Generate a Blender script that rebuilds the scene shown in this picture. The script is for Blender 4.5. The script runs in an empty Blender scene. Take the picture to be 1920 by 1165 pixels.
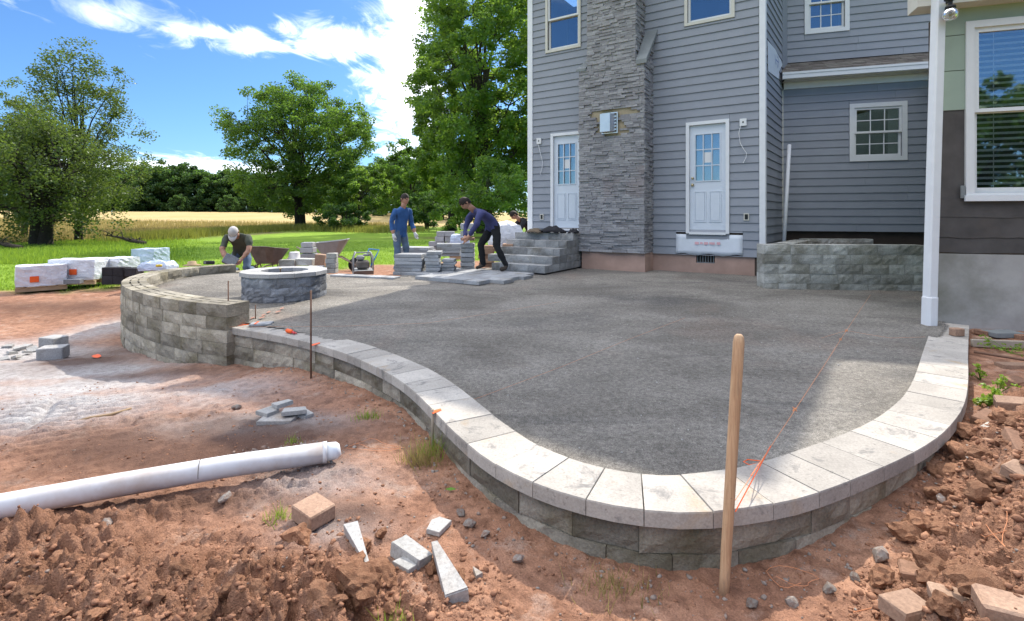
import bpy, bmesh, math, random
import numpy as np
from mathutils import Vector, Matrix

# ------------------------------------------------------------------ camera, sky, sun, exposure
S = bpy.context.scene
F = 960.0            # focal length in photo pixels (photo is 1920 wide), 90 degrees across
HOR = 405.0          # photo row of the horizon
EYE = 1.4            # camera height over the near dirt
cam_d = bpy.data.cameras.new('camera'); cam = bpy.data.objects.new('camera', cam_d)
S.collection.objects.link(cam); S.camera = cam
cam.location = (0, 0, EYE); cam.rotation_euler = (math.radians(90), 0, 0)
cam_d.sensor_width = 36; cam_d.lens = 36 * F / 1920
cam_d.shift_y = -(582.5 - HOR) / 1920
cam_d.clip_start = 0.05; cam_d.clip_end = 6000

SUN_AZ = math.radians(26)      # from +Y towards +X
SUN_EL = math.radians(42.5)
world = bpy.data.worlds.new('World'); S.world = world; world.use_nodes = True
wn = world.node_tree.nodes; wl = world.node_tree.links; wn.clear()
def WN(t, **k):
    n = wn.new(t)
    for a, v in k.items(): setattr(n, a, v)
    return n
w_out = WN('ShaderNodeOutputWorld'); w_bg = WN('ShaderNodeBackground')
w_sky = WN('ShaderNodeTexSky', sky_type='NISHITA', sun_disc=False)
w_sky.sun_elevation = SUN_EL; w_sky.sun_rotation = SUN_AZ
w_sky.air_density = 1.0; w_sky.dust_density = 0.6; w_sky.ozone_density = 2.5
SKY_STRENGTH = 0.10
w_bg.inputs['Strength'].default_value = SKY_STRENGTH
w_tc = WN('ShaderNodeTexCoord')
w_sep = WN('ShaderNodeSeparateXYZ'); wl.new(w_tc.outputs['Generated'], w_sep.inputs[0])
def WM(op, a, b=None, c=None, clamp=False):
    n = WN('ShaderNodeMath', operation=op, use_clamp=clamp)
    for i, v in enumerate((a, b, c)):
        if v is None: continue
        if isinstance(v, (int, float)): n.inputs[i].default_value = v
        else: wl.new(v, n.inputs[i])
    return n.outputs[0]
# cloud layer: direction projected on a high flat deck
zc = WM('MAXIMUM', w_sep.outputs[2], 0.03)
zc = WM('ADD', zc, 0.10)
cx = WM('DIVIDE', w_sep.outputs[0], zc); cy = WM('DIVIDE', w_sep.outputs[1], zc)
w_cmb = WN('ShaderNodeCombineXYZ'); wl.new(cx, w_cmb.inputs[0]); wl.new(cy, w_cmb.inputs[1])
def cloud_noise(scale, rot, stretch, detail, dist, off):
    m = WN('ShaderNodeMapping'); wl.new(w_cmb.outputs[0], m.inputs[0])
    m.inputs['Rotation'].default_value = (0, 0, rot); m.inputs['Scale'].default_value = (scale * stretch, scale, scale)
    m.inputs['Location'].default_value = off
    n = WN('ShaderNodeTexNoise'); n.inputs['Scale'].default_value = 1.0
    n.inputs['Detail'].default_value = detail; n.inputs['Roughness'].default_value = 0.62
    n.inputs['Distortion'].default_value = dist
    wl.new(m.outputs[0], n.inputs['Vector']); return n.outputs[0]
def smooth(v, lo, hi):
    n = WN('ShaderNodeMapRange', interpolation_type='SMOOTHSTEP')
    n.inputs[1].default_value = lo; n.inputs[2].default_value = hi
    wl.new(v, n.inputs[0]); return n.outputs[0]
big = cloud_noise(0.42, 0.5, 1.0, 3.0, 0.3, (1.9, 3.2, 0))
puff = cloud_noise(1.25, 0.6, 1.0, 9.0, 0.6, (4.3, 0.6, 0))
fine = cloud_noise(3.0, 0.8, 1.7, 10.0, 1.1, (2.1, 5.6, 0))
wisp = cloud_noise(1.1, 0.95, 3.6, 8.0, 0.9, (0.0, 2.0, 0))
c_fill = WM('MULTIPLY', WM('MULTIPLY', smooth(big, 0.42, 0.58), smooth(puff, 0.34, 0.58)), smooth(w_sep.outputs[2], 0.40, 0.58))  # clouds added overhead, out of view, as fill light for the house
c2 = WM('MULTIPLY', WM('MULTIPLY', smooth(wisp, 0.52, 0.80), WM('MULTIPLY', smooth(big, 0.38, 0.52), 0.55)), smooth(w_sep.outputs[2], 0.34, 0.5))
# cloud banks over the field; the first paints sky glare as cloud
def bank(px, py, wx, wy, amt, wspy=0.0):
    d = Vector(((px - 960) / F, 1.0, (HOR - py) / F)).normalized()
    ax = Vector((d.y, -d.x, 0)).normalized(); az = ax.cross(d)
    def dot(v):
        n = WN('ShaderNodeVectorMath', operation='DOT_PRODUCT'); wl.new(w_tc.outputs['Generated'], n.inputs[0])
        n.inputs[1].default_value = v; return n.outputs['Value']
    a = WM('DIVIDE', dot(ax), wx); b = WM('DIVIDE', dot(az), wy)
    r = WM('SQRT', WM('ADD', WM('MULTIPLY', a, a), WM('MULTIPLY', b, b)))
    front = WM('GREATER_THAN', dot(d), 0.0)
    nz = WM('ADD', WM('MULTIPLY', puff, 0.35), WM('MULTIPLY', fine, 0.65))
    v = WM('SUBTRACT', WM('MULTIPLY', WM('SUBTRACT', nz, 0.5), 4.6 + 2.5 * wspy), WM('SUBTRACT', r, 1.0))
    return WM('MULTIPLY', WM('MULTIPLY', smooth(v, -0.3, 1.25), front), amt)
b_glare = bank(770, 60, 0.075, 0.34, 1.0)  # upright white column painting the glare beside the tall trees
b2 = bank(640, 76, 0.10, 0.030, 1.0)
b3 = bank(455, 74, 0.065, 0.022, 0.75, .3)
b4 = bank(335, 58, 0.04, 0.022, 0.5, .5)
b5 = bank(190, 28, 0.13, 0.028, 0.28, .8)
b6 = bank(330, 312, 0.30, 0.016, 0.65)
cl = c_fill
for b in (c2, b_glare, b2, b3, b4, b5, b6): cl = WM('MAXIMUM', cl, b)
cl = WM('MINIMUM', cl, 1.0)
w_tint = WN('ShaderNodeMix', data_type='RGBA', blend_type='MULTIPLY'); w_tint.inputs['Factor'].default_value = 1.0
wl.new(w_sky.outputs[0], w_tint.inputs['A']); w_tint.inputs['B'].default_value = (0.48, 0.72, 1.0, 1)
w_mix = WN('ShaderNodeMix', data_type='RGBA')
wl.new(cl, w_mix.inputs['Factor']); wl.new(w_tint.outputs['Result'], w_mix.inputs['A'])
CLOUD = 18.5  # cloud brightness, raised so the unseen clouds fill the shade
w_mix.inputs['B'].default_value = (CLOUD, CLOUD * 1.0, CLOUD * 1.03, 1)
wl.new(w_mix.outputs['Result'], w_bg.inputs['Color']); wl.new(w_bg.outputs[0], w_out.inputs['Surface'])

sun_d = bpy.data.lights.new('sun', 'SUN'); sun_d.energy = 3.4; sun_d.angle = math.radians(0.55)
sun_d.color = (1.0, 0.93, 0.82)
sun = bpy.data.objects.new('sun', sun_d); S.collection.objects.link(sun)
sun_dir = Vector((math.sin(SUN_AZ) * math.cos(SUN_EL), math.cos(SUN_AZ) * math.cos(SUN_EL), math.sin(SUN_EL)))
sun.rotation_euler = sun_dir.to_track_quat('Z', 'Y').to_euler()
S.view_settings.view_transform = 'Standard'; S.view_settings.look = 'None'
S.view_settings.gamma = 1.0; S.view_settings.exposure = 0.92
S.render.engine = 'CYCLES'
S.cycles.max_bounces = 6; S.cycles.diffuse_bounces = 3; S.cycles.transparent_max_bounces = 8
S.cycles.caustics_reflective = False; S.cycles.caustics_refractive = False

# ------------------------------------------------------------------ helpers
rnd = random.Random(7)
C = S.collection
def P(x, y, z):
    """photo pixel + height above the near dirt -> place in the world"""
    d = F * (EYE - z) / (y - HOR)
    return Vector(((x - 960) / F * d, d, z))
def PD(x, y, d): return Vector(((x - 960) / F * d, d, EYE - (y - HOR) * d / F))

def tag(o, label=None, cat=None, group=None, kind=None):
    if label: o['label'] = label
    if cat: o['category'] = cat
    if group: o['group'] = group
    if kind: o['kind'] = kind
    return o
def thing(name, label, cat, loc=(0, 0, 0), rotz=0.0, group=None):
    o = bpy.data.objects.new(name, None); C.objects.link(o)
    o.empty_display_size = 0.2
    o.location = loc; o.rotation_euler = (0, 0, rotz)
    return tag(o, label, cat, group)
def mesh_obj(name, verts, faces, mat, parent=None, smooth=False, loc=None, matidx=None):
    me = bpy.data.meshes.new(name); me.from_pydata([tuple(v) for v in verts], [], faces); me.update()
    for m in (mat if isinstance(mat, (list, tuple)) else [mat]): me.materials.append(m)
    if matidx is not None: me.polygons.foreach_set('material_index', matidx)
    if smooth: me.polygons.foreach_set('use_smooth', [True] * len(me.polygons))
    o = bpy.data.objects.new(name, me); C.objects.link(o)
    if parent is not None: o.parent = parent
    if loc is not None: o.location = loc
    return o
def np_mesh(name, V, Q, mat, parent=None, smooth=False, attrs=None):
    """V (n,3), Q (m,k) numpy arrays"""
    me = bpy.data.meshes.new(name); k = Q.shape[1]
    me.vertices.add(len(V)); me.vertices.foreach_set('co', np.ascontiguousarray(V, dtype=np.float32).ravel())
    me.loops.add(Q.size); me.loops.foreach_set('vertex_index', np.ascontiguousarray(Q, dtype=np.int32).ravel())
    me.polygons.add(len(Q)); me.polygons.foreach_set('loop_start', np.arange(0, Q.size, k, dtype=np.int32))
    me.polygons.foreach_set('loop_total', np.full(len(Q), k, dtype=np.int32))
    me.update(calc_edges=True)
    if smooth: me.polygons.foreach_set('use_smooth', np.ones(len(Q), dtype=bool))
    for nm, (dom, arr) in (attrs or {}).items():
        a = me.attributes.new(nm, 'FLOAT', dom); a.data.foreach_set('value', np.ascontiguousarray(arr, dtype=np.float32))
    me.materials.append(mat)
    o = bpy.data.objects.new(name, me); C.objects.link(o)
    if parent is not None: o.parent = parent
    return o

class MB:
    """collects simple shapes into one mesh"""
    def __init__(s): s.v = []; s.f = []; s.m = []
    def add(s, vs, fs, mi=0):
        o = len(s.v); s.v += [Vector(v) for v in vs]; s.f += [tuple(i + o for i in f) for f in fs]; s.m += [mi] * len(fs); return s
    def hexa(s, p, mi=0):       # p: 4 bottom, 4 top, counter-clockwise seen from above
        return s.add(p, [(3, 2, 1, 0), (4, 5, 6, 7), (0, 1, 5, 4), (1, 2, 6, 5), (2, 3, 7, 6), (3, 0, 4, 7)], mi)
    def box(s, c, d, rz=0.0, mi=0, ry=0.0, rx=0.0):
        x, y, z = d[0] / 2, d[1] / 2, d[2] / 2
        R = Matrix.Rotation(rz, 3, 'Z') @ Matrix.Rotation(ry, 3, 'Y') @ Matrix.Rotation(rx, 3, 'X'); c = Vector(c)
        p = [R @ Vector(q) + c for q in ((-x, -y, -z), (x, -y, -z), (x, y, -z), (-x, y, -z), (-x, -y, z), (x, -y, z), (x, y, z), (-x, y, z))]
        return s.hexa(p, mi)
    def cbox(s, c, d, rz=0.0, ch=0.006, mi=0, rx=0.0, ry=0.0):      # chamfered box
        bm = bmesh.new(); bmesh.ops.create_cube(bm, size=1.0)
        for v in bm.verts: v.co = Vector((v.co.x * d[0], v.co.y * d[1], v.co.z * d[2]))
        bmesh.ops.bevel(bm, geom=bm.edges[:] , offset=ch, segments=1, affect='EDGES')
        R = Matrix.Rotation(rz, 3, 'Z') @ Matrix.Rotation(ry, 3, 'Y') @ Matrix.Rotation(rx, 3, 'X'); c = Vector(c)
        vs = [R @ v.co + c for v in bm.verts]; bm.verts.index_update()
        fs = [tuple(v.index for v in f.verts) for f in bm.faces]; bm.free()
        return s.add(vs, fs, mi)
    def prism(s, pts, z0, z1, mi=0):        # flat outline (list of x,y) pulled from z0 to z1
        n = len(pts); vs = [(x, y, z0) for x, y in pts] + [(x, y, z1) for x, y in pts]
        fs = [tuple(reversed(range(n))), tuple(range(n, 2 * n))] + [(i, (i + 1) % n, n + (i + 1) % n, n + i) for i in range(n)]
        return s.add(vs, fs, mi)
    def tube(s, path, rad, n=8, mi=0, cap=True):
        path = [Vector(p) for p in path]; k = len(path)
        rad = rad if isinstance(rad, (list, tuple)) else [rad] * k
        vs = []; up = Vector((0.13, 0.21, 1)).normalized(); pu = None
        for i, p in enumerate(path):
            t = (path[min(i + 1, k - 1)] - path[max(i - 1, 0)])
            t = t.normalized() if t.length > 1e-9 else Vector((0, 0, 1))
            if pu is None:
                a = t.cross(up)
                if a.length < 0.05: a = t.cross(Vector((1, 0, 0)))
                pu = a.normalized()
            a = (pu - t * pu.dot(t)).normalized(); pu = a; b = t.cross(a)
            vs += [p + (a * math.cos(2 * math.pi * j / n) + b * math.sin(2 * math.pi * j / n)) * rad[i] for j in range(n)]
        fs = [(i * n + j, i * n + (j + 1) % n, (i + 1) * n + (j + 1) % n, (i + 1) * n + j) for i in range(k - 1) for j in range(n)]
        if cap: fs += [tuple(reversed(range(n))), tuple(range((k - 1) * n, k * n))]
        return s.add(vs, fs, mi)
    def lathe(s, prof, c, n=16, mi=0):      # prof: list of (r, z)
        c = Vector(c); k = len(prof); vs = []
        for r, z in prof: vs += [c + Vector((r * math.cos(2 * math.pi * j / n), r * math.sin(2 * math.pi * j / n), z)) for j in range(n)]
        fs = [(i * n + j, i * n + (j + 1) % n, (i + 1) * n + (j + 1) % n, (i + 1) * n + j) for i in range(k - 1) for j in range(n)]
        return s.add(vs, fs, mi)
    def build(s, name, mat, parent=None, smooth=False):
        return mesh_obj(name, s.v, s.f, mat, parent, smooth, matidx=s.m if isinstance(mat, (list, tuple)) else None)

def local_obj(name, mb, mat, loc, rotz=0.0, parent=None, smooth=False):
    o = mb.build(name, mat, parent, smooth); o.location = loc; o.rotation_euler = (0, 0, rotz); return o

# ------------------------------------------------------------------ numpy noise
def _h(ix, iy, s):
    n = (ix.astype(np.int64) * 374761393 + iy.astype(np.int64) * 668265263 + s * 974634599) & 0x7fffffff
    n = ((n ^ (n >> 13)) * 1274126177) & 0x7fffffff
    n = ((n ^ (n >> 16)) * 1597334677) & 0x7fffffff
    return (n & 0xffff) / 65535.0
def vnoise(x, y, s=0):
    ix = np.floor(x); iy = np.floor(y); fx = x - ix; fy = y - iy
    u = fx * fx * (3 - 2 * fx); v = fy * fy * (3 - 2 * fy)
    a = _h(ix, iy, s); b = _h(ix + 1, iy, s); c = _h(ix, iy + 1, s); d = _h(ix + 1, iy + 1, s)
    return (a * (1 - u) + b * u) * (1 - v) + (c * (1 - u) + d * u) * v
def fbm(x, y, s=0, o=4, g=0.5):
    t = 0; a = 1; n = 0
    for i in range(o):
        t = t + a * vnoise(x * 2 ** i + 17.3 * i, y * 2 ** i - 9.1 * i, s + i); n += a; a *= g
    return t / n
def lumps(x, y, s=0, density=0.7):
    """rounded clods: domes on jittered cells"""
    ix = np.floor(x); iy = np.floor(y); best = np.zeros_like(x)
    for dx in (-1, 0, 1):
        for dy in (-1, 0, 1):
            cx = ix + dx; cy = iy + dy
            px = cx + 0.15 + 0.7 * _h(cx, cy, s); py = cy + 0.15 + 0.7 * _h(cx, cy, s + 1)
            r = 0.25 + 0.45 * _h(cx, cy, s + 2); on = _h(cx, cy, s + 3) < density
            d = np.sqrt((x - px) ** 2 + ((y - py) * (0.8 + 0.5 * _h(cx, cy, s + 4))) ** 2) / r
            best = np.maximum(best, np.where(on & (d < 1), np.sqrt(np.clip(1 - d * d, 0, 1)) * r, 0))
    return best
def sstep(v, a, b):
    t = np.clip((v - a) / (b - a), 0, 1); return t * t * (3 - 2 * t)

# ------------------------------------------------------------------ materials
class NT:
    def __init__(s, name):
        s.m = bpy.data.materials.new(name); s.m.use_nodes = True; s.t = s.m.node_tree; s.t.nodes.clear()
        s.out = s.n('ShaderNodeOutputMaterial'); s.b = s.n('ShaderNodeBsdfPrincipled'); s.l(s.b.outputs[0], s.out.inputs['Surface'])
        s.co = s.n('ShaderNodeTexCoord'); s.oi = s.n('ShaderNodeObjectInfo')
        a = s.n('ShaderNodeVectorMath', operation='SCALE'); s.l(s.oi.outputs['Random'], a.inputs['Scale']); a.inputs[0].default_value = (37.0, 53.0, 71.0)
        b = s.n('ShaderNodeVectorMath', operation='ADD'); s.l(s.co.outputs['Object'], b.inputs[0]); s.l(a.outputs[0], b.inputs[1])
        s.vec = b.outputs[0]; s.obj = s.co.outputs['Object']
    def n(s, t, **k):
        n = s.t.nodes.new(t)
        for a, v in k.items(): setattr(n, a, v)
        return n
    def l(s, a, b): s.t.links.new(a, b)
    def noise(s, scale, detail=4, rough=0.55, dist=0.0, vec=None, stretch=None):
        v = vec if vec is not None else s.vec
        if stretch:
            m = s.n('ShaderNodeMapping'); s.l(v, m.inputs[0]); m.inputs['Scale'].default_value = stretch; v = m.outputs[0]
        n = s.n('ShaderNodeTexNoise'); n.inputs['Scale'].default_value = scale; n.inputs['Detail'].default_value = detail
        n.inputs['Roughness'].default_value = rough; n.inputs['Distortion'].default_value = dist; s.l(v, n.inputs['Vector']); return n.outputs[0]
    def vor(s, scale, vec=None, out='Distance'):
        n = s.n('ShaderNodeTexVoronoi'); n.inputs['Scale'].default_value = scale; s.l(vec if vec is not None else s.vec, n.inputs['Vector']); return n.outputs[out]
    def rng(s, v, a, b, c=0.0, d=1.0):
        n = s.n('ShaderNodeMapRange'); n.inputs[1].default_value = a; n.inputs[2].default_value = b; n.inputs[3].default_value = c; n.inputs[4].default_value = d
        s.l(v, n.inputs[0]); return n.outputs[0]
    def attr(s, name):
        n = s.n('ShaderNodeAttribute'); n.attribute_name = name; return n.outputs['Fac']
    def mix(s, f, a, b, mode='MIX'):
        n = s.n('ShaderNodeMix', data_type='RGBA', blend_type=mode)
        for v, i in ((f, 'Factor'), (a, 'A'), (b, 'B')):
            if isinstance(v, (int, float)): n.inputs[i].default_value = v
            elif isinstance(v, (tuple, list)): n.inputs[i].default_value = (*v[:3], 1)
            else: s.l(v, n.inputs[i])
        return n.outputs['Result']
    def math(s, op, a, b=None):
        n = s.n('ShaderNodeMath', operation=op)
        for i, v in enumerate((a, b)):
            if v is None: continue
            if isinstance(v, (int, float)): n.inputs[i].default_value = v
            else: s.l(v, n.inputs[i])
        return n.outputs[0]
    def val(s, col, f):        # multiply a colour by a float socket
        n = s.n('ShaderNodeVectorMath', operation='SCALE'); s.l(f, n.inputs['Scale'])
        if isinstance(col, (tuple, list)): n.inputs[0].default_value = col[:3]
        else: s.l(col, n.inputs[0])
        return n.outputs[0]
    def bump(s, h, strength=0.4, dist=0.01):
        n = s.n('ShaderNodeBump'); n.inputs['Strength'].default_value = strength; n.inputs['Distance'].default_value = dist
        s.l(h, n.inputs['Height']); s.l(n.outputs[0], s.b.inputs['Normal'])
    def done(s, col, rough=0.85, metal=0.0, spec=0.3):
        if isinstance(col, (tuple, list)): s.b.inputs['Base Color'].default_value = (*col[:3], 1)
        else: s.l(col, s.b.inputs['Base Color'])
        if isinstance(rough, (int, float)): s.b.inputs['Roughness'].default_value = rough
        else: s.l(rough, s.b.inputs['Roughness'])
        s.b.inputs['Metallic'].default_value = metal; s.b.inputs['Specular IOR Level'].default_value = spec
        return s.m

M = {}
def plain(name, col, rough=0.7, var=0.12, scale=12, bump=0.15, bscale=60, metal=0.0, spec=0.3, objvar=0.0, dirt=None, dirt_lo=0.55):
    t = NT(name); n = t.noise(scale, 5, 0.6)
    f = t.rng(n, 0.3, 0.7, 1 - var, 1 + var)
    if objvar: f = t.math('MULTIPLY', f, t.rng(t.oi.outputs['Random'], 0, 1, 1 - objvar, 1 + objvar))
    c = t.val(col, f)
    if dirt:
        c = t.mix(t.rng(t.noise(scale * 0.35, 6, 0.65), dirt_lo, dirt_lo + 0.2, 0, 0.85), c, dirt)
    if bump: t.bump(t.noise(bscale, 5, 0.6), bump, 0.004)
    M[name] = t.done(c, rough, metal, spec); return M[name]

def stone_mat(name, base, alt, stain, amt=0.5, objvar=0.28, bstr=0.8, rough=0.9):
    t = NT(name)
    c = t.mix(t.rng(t.noise(3.2, 4), 0.35, 0.65), base, alt)
    c = t.mix(t.rng(t.noise(2.1, 6, 0.62, 0.4), 0.60 - 0.22 * amt, 0.72 - 0.1 * amt, 0, 0.85), c, stain)
    c = t.val(c, t.rng(t.noise(70, 3, 0.7), 0.25, 0.75, 0.72, 1.26))
    c = t.val(c, t.rng(t.oi.outputs['Random'], 0, 1, 1 - objvar, 1 + objvar))
    h = t.math('ADD', t.math('MULTIPLY', t.noise(16, 6, 0.62), 1.0), t.math('MULTIPLY', t.noise(90, 3, 0.7), 0.35))
    t.bump(h, bstr, 0.02)
    M[name] = t.done(c, rough, 0, 0.2); return M[name]
stone_mat('block_face', (0.41, 0.37, 0.295), (0.285, 0.26, 0.21), (0.15, 0.13, 0.08), 0.65, 0.32)
stone_mat('block_pit', (0.27, 0.28, 0.295), (0.17, 0.18, 0.20), (0.10, 0.10, 0.10), 0.45)
stone_mat('block_pale', (0.50, 0.50, 0.47), (0.38, 0.38, 0.35), (0.19, 0.18, 0.14), 0.85, 0.22)
stone_mat('block_step', (0.36, 0.365, 0.36), (0.26, 0.265, 0.27), (0.14, 0.13, 0.11), 0.5)
stone_mat('block_dark', (0.045, 0.042, 0.045), (0.03, 0.028, 0.03), (0.02, 0.018, 0.018), 0.3)
def ledge_mat():
    t = NT('ledge_stone'); a = t.attr('v')
    c = t.mix(a, (0.235, 0.23, 0.24), (0.375, 0.37, 0.375)); c = t.mix(t.rng(t.noise(1.2, 4), 0.58, 0.7, 0, 0.35), c, (0.27, 0.20, 0.19))
    c = t.val(c, t.rng(t.noise(28, 4, 0.7), 0.25, 0.75, 0.78, 1.2)); t.bump(t.noise(30, 5, 0.7), 0.6, 0.015); M['ledge_stone'] = t.done(c, 0.92, 0, 0.2)
ledge_mat()
stone_mat('paver', (0.37, 0.38, 0.39), (0.29, 0.30, 0.31), (0.22, 0.20, 0.17), 0.35, 0.16, 0.3)
def cap_mat():
    t = NT('cap_stone')
    c = t.mix(t.rng(t.noise(3.0, 4), 0.35, 0.65), (0.45, 0.42, 0.375), (0.35, 0.325, 0.29))
    c = t.mix(t.rng(t.noise(2.3, 5, 0.6, 0.3), 0.60, 0.70, 0, 0.6), c, (0.40, 0.285, 0.165))
    c = t.mix(t.rng(t.noise(5.5, 6, 0.72, 0.6), 0.56, 0.66, 0, 0.7), c, (0.17, 0.165, 0.16))
    c = t.mix(t.rng(t.noise(38, 3, 0.7), 0.60, 0.70, 0, 0.6), c, (0.22, 0.20, 0.18))
    c = t.val(c, t.rng(t.noise(90, 3, 0.7), 0.25, 0.75, 0.80, 1.18)); c = t.val(c, t.rng(t.oi.outputs['Random'], 0, 1, 0.80, 1.16))
    t.bump(t.noise(60, 5, 0.7), 0.25, 0.006); M['cap_stone'] = t.done(c, 0.9, 0, 0.2)
cap_mat()
stone_mat('pit_cap', (0.43, 0.425, 0.42), (0.35, 0.35, 0.345), (0.28, 0.27, 0.25), 0.3, 0.08, 0.3)
stone_mat('slate', (0.42, 0.41, 0.39), (0.33, 0.325, 0.31), (0.25, 0.20, 0.16), 0.35, 0.14, 0.3)
stone_mat('brick_tan', (0.38, 0.255, 0.18), (0.31, 0.20, 0.14), (0.20, 0.115, 0.075), 0.55, 0.14, 0.3)
stone_mat('brick_brown', (0.27, 0.155, 0.10), (0.21, 0.12, 0.08), (0.13, 0.075, 0.05), 0.4, 0.14, 0.3)
stone_mat('rock', (0.30, 0.27, 0.24), (0.22, 0.19, 0.165), (0.20, 0.115, 0.08), 0.7, 0.25, 0.4)
stone_mat('crumb', (0.37, 0.195, 0.118), (0.27, 0.135, 0.08), (0.15, 0.07, 0.042), 0.5, 0.0, 0.6)
stone_mat('clod', (0.47, 0.25, 0.145), (0.36, 0.175, 0.098), (0.19, 0.088, 0.05), 0.45, 0.22, 0.9)
plain('siding', (0.275, 0.292, 0.325), 0.6, 0.05, 3, 0.12, 30, objvar=0.035, spec=0.25)
plain('trim_white', (0.72, 0.73, 0.74), 0.5, 0.04, 6, 0.05, spec=0.4)
plain('frame_white', (0.70, 0.705, 0.70), 0.4, 0.03, 8, 0, spec=0.4)
plain('door_white', (0.62, 0.67, 0.73), 0.45, 0.03, 5, 0.04, spec=0.4)
plain('pvc', (0.66, 0.66, 0.67), 0.42, 0.06, 4, 0.05, spec=0.45, dirt=(0.40, 0.28, 0.20), dirt_lo=0.50)
plain('house_wrap', (0.66, 0.70, 0.75), 0.45, 0.05, 5, 0.35, 9)
plain('foundation', (0.40, 0.27, 0.215), 0.85, 0.14, 3, 0.2, 50, dirt=(0.30, 0.20, 0.16), dirt_lo=0.52)
plain('concrete', (0.36, 0.35, 0.33), 0.9, 0.16, 2.5, 0.25, 50, dirt=(0.17, 0.17, 0.135), dirt_lo=0.50)
plain('dark_board', (0.06, 0.045, 0.035), 0.9, 0.2, 3, 0.2, 30)
plain('felt', (0.085, 0.078, 0.074), 0.85, 0.25, 3, 0.3, 25, dirt=(0.11, 0.09, 0.075), dirt_lo=0.52)
plain('green_siding', (0.30, 0.37, 0.30), 0.65, 0.05, 3, 0.12, 80)
plain('cream_trim', (0.60, 0.575, 0.50), 0.55, 0.05, 5, 0.05)
plain('mortar_tan', (0.36, 0.30, 0.20), 0.95, 0.15, 9, 0.4, 60)
plain('slab_grey', (0.20, 0.215, 0.215), 0.85, 0.14, 5, 0.25, 40)
plain('steel', (0.72, 0.72, 0.72), 0.42, 0.06, 4, 0, metal=1.0)
plain('brass', (0.55, 0.45, 0.26), 0.3, 0.05, 5, 0, metal=1.0)
plain('black_metal', (0.02, 0.02, 0.02), 0.45, 0.1, 8, 0)
plain('rust_metal', (0.15, 0.13, 0.11), 0.75, 0.25, 7, 0.2, 60, dirt=(0.17, 0.135, 0.105), dirt_lo=0.52)
plain('barrow_grey', (0.30, 0.305, 0.30), 0.6, 0.15, 5, 0.1, 50, dirt=(0.26, 0.20, 0.15), dirt_lo=0.55)
plain('rebar', (0.16, 0.09, 0.06), 0.8, 0.2, 20, 0.3, 120)
def pole_mat():
    t = NT('wood_pole'); g = t.noise(6, 6, 0.65, 0.4, t.obj, (14, 14, 0.7))
    c = t.mix(t.rng(g, 0.35, 0.65), (0.56, 0.37, 0.22), (0.40, 0.24, 0.135)); c = t.mix(t.rng(t.noise(3, 5, 0.7, vec=t.obj, stretch=(4, 4, 1)), 0.56, 0.7, 0, 0.7), c, (0.24, 0.17, 0.12))
    c = t.mix(t.rng(t.noise(60, 4, 0.8, vec=t.obj), 0.62, 0.72, 0, 0.7), c, (0.18, 0.12, 0.08)); t.bump(g, 0.35, 0.004); M['wood_pole'] = t.done(c, 0.7)
pole_mat()
plain('wood_grey', (0.34, 0.29, 0.23), 0.85, 0.15, 6, 0.2, 40)
plain('wood_pallet', (0.42, 0.30, 0.18), 0.85, 0.15, 6, 0.2, 40)
plain('rubber', (0.02, 0.02, 0.02), 0.8, 0.1, 8, 0.1)
plain('red_plastic', (0.55, 0.035, 0.04), 0.45, 0.08, 6, 0)
plain('orange', (0.85, 0.13, 0.025), 0.5, 0.08, 6, 0)
plain('paint_faint', (0.34, 0.17, 0.12), 0.9, 0.2, 20, 0)
plain('orange_string', (0.60, 0.25, 0.12), 0.7, 0.1, 20, 0)
plain('blue_paint', (0.05, 0.22, 0.55), 0.45, 0.1, 6, 0)
plain('yellow', (0.65, 0.48, 0.03), 0.5, 0.1, 6, 0)
plain('print_blue', (0.05, 0.13, 0.42), 0.5, 0.1, 6, 0)
plain('print_red', (0.72, 0.42, 0.45), 0.5, 0.1, 6, 0)
plain('blind', (0.86, 0.86, 0.82), 0.5, 0.03, 6, 0)
plain('room_dark', (0.10, 0.10, 0.09), 0.9, 0.2, 2, 0)
plain('reflection_panel', (0.66, 0.71, 0.74), 0.9, 0.1, 3, 0.1, 8)  # pale colour imitating bright sky mirrored in the door panes
plain('cloth_dark', (0.022, 0.022, 0.026), 0.9, 0.25, 14, 0.4, 30)
plain('cloth_brown', (0.13, 0.10, 0.07), 0.9, 0.2, 14, 0.4, 30)
plain('bark', (0.065, 0.05, 0.038), 0.95, 0.3, 6, 0.6, 14)
plain('bark_dark', (0.035, 0.028, 0.022), 0.95, 0.3, 6, 0.6, 14)
plain('twig', (0.34, 0.24, 0.14), 0.9, 0.2, 9, 0.3, 40)
plain('bare_branch', (0.055, 0.043, 0.034), 0.95, 0.2, 9, 0.3, 40)
plain('skin', (0.42, 0.23, 0.155), 0.6, 0.08, 9, 0.05)
plain('shirt_olive', (0.075, 0.085, 0.065), 0.9, 0.2, 7, 0.5, 14)
plain('shirt_blue', (0.035, 0.10, 0.26), 0.9, 0.2, 7, 0.5, 14)
plain('shirt_navy', (0.055, 0.06, 0.15), 0.9, 0.2, 7, 0.5, 14)
plain('jeans', (0.10, 0.15, 0.22), 0.9, 0.25, 8, 0.5, 16)
plain('trousers_black', (0.018, 0.018, 0.02), 0.9, 0.25, 8, 0.5, 16)
plain('glove', (0.55, 0.55, 0.54), 0.85, 0.1, 9, 0.3, 40)
plain('glove_blue', (0.05, 0.10, 0.28), 0.85, 0.1, 9, 0.3, 40)
plain('hair', (0.022, 0.015, 0.012), 0.7, 0.3, 40, 0.4, 60)
plain('cap_cloth', (0.50, 0.48, 0.46), 0.9, 0.08, 12, 0.2, 40)
plain('boot', (0.05, 0.04, 0.032), 0.8, 0.2, 9, 0.2, 40)
plain('eye_dark', (0.02, 0.015, 0.012), 0.3, 0.0, 9, 0)
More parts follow.
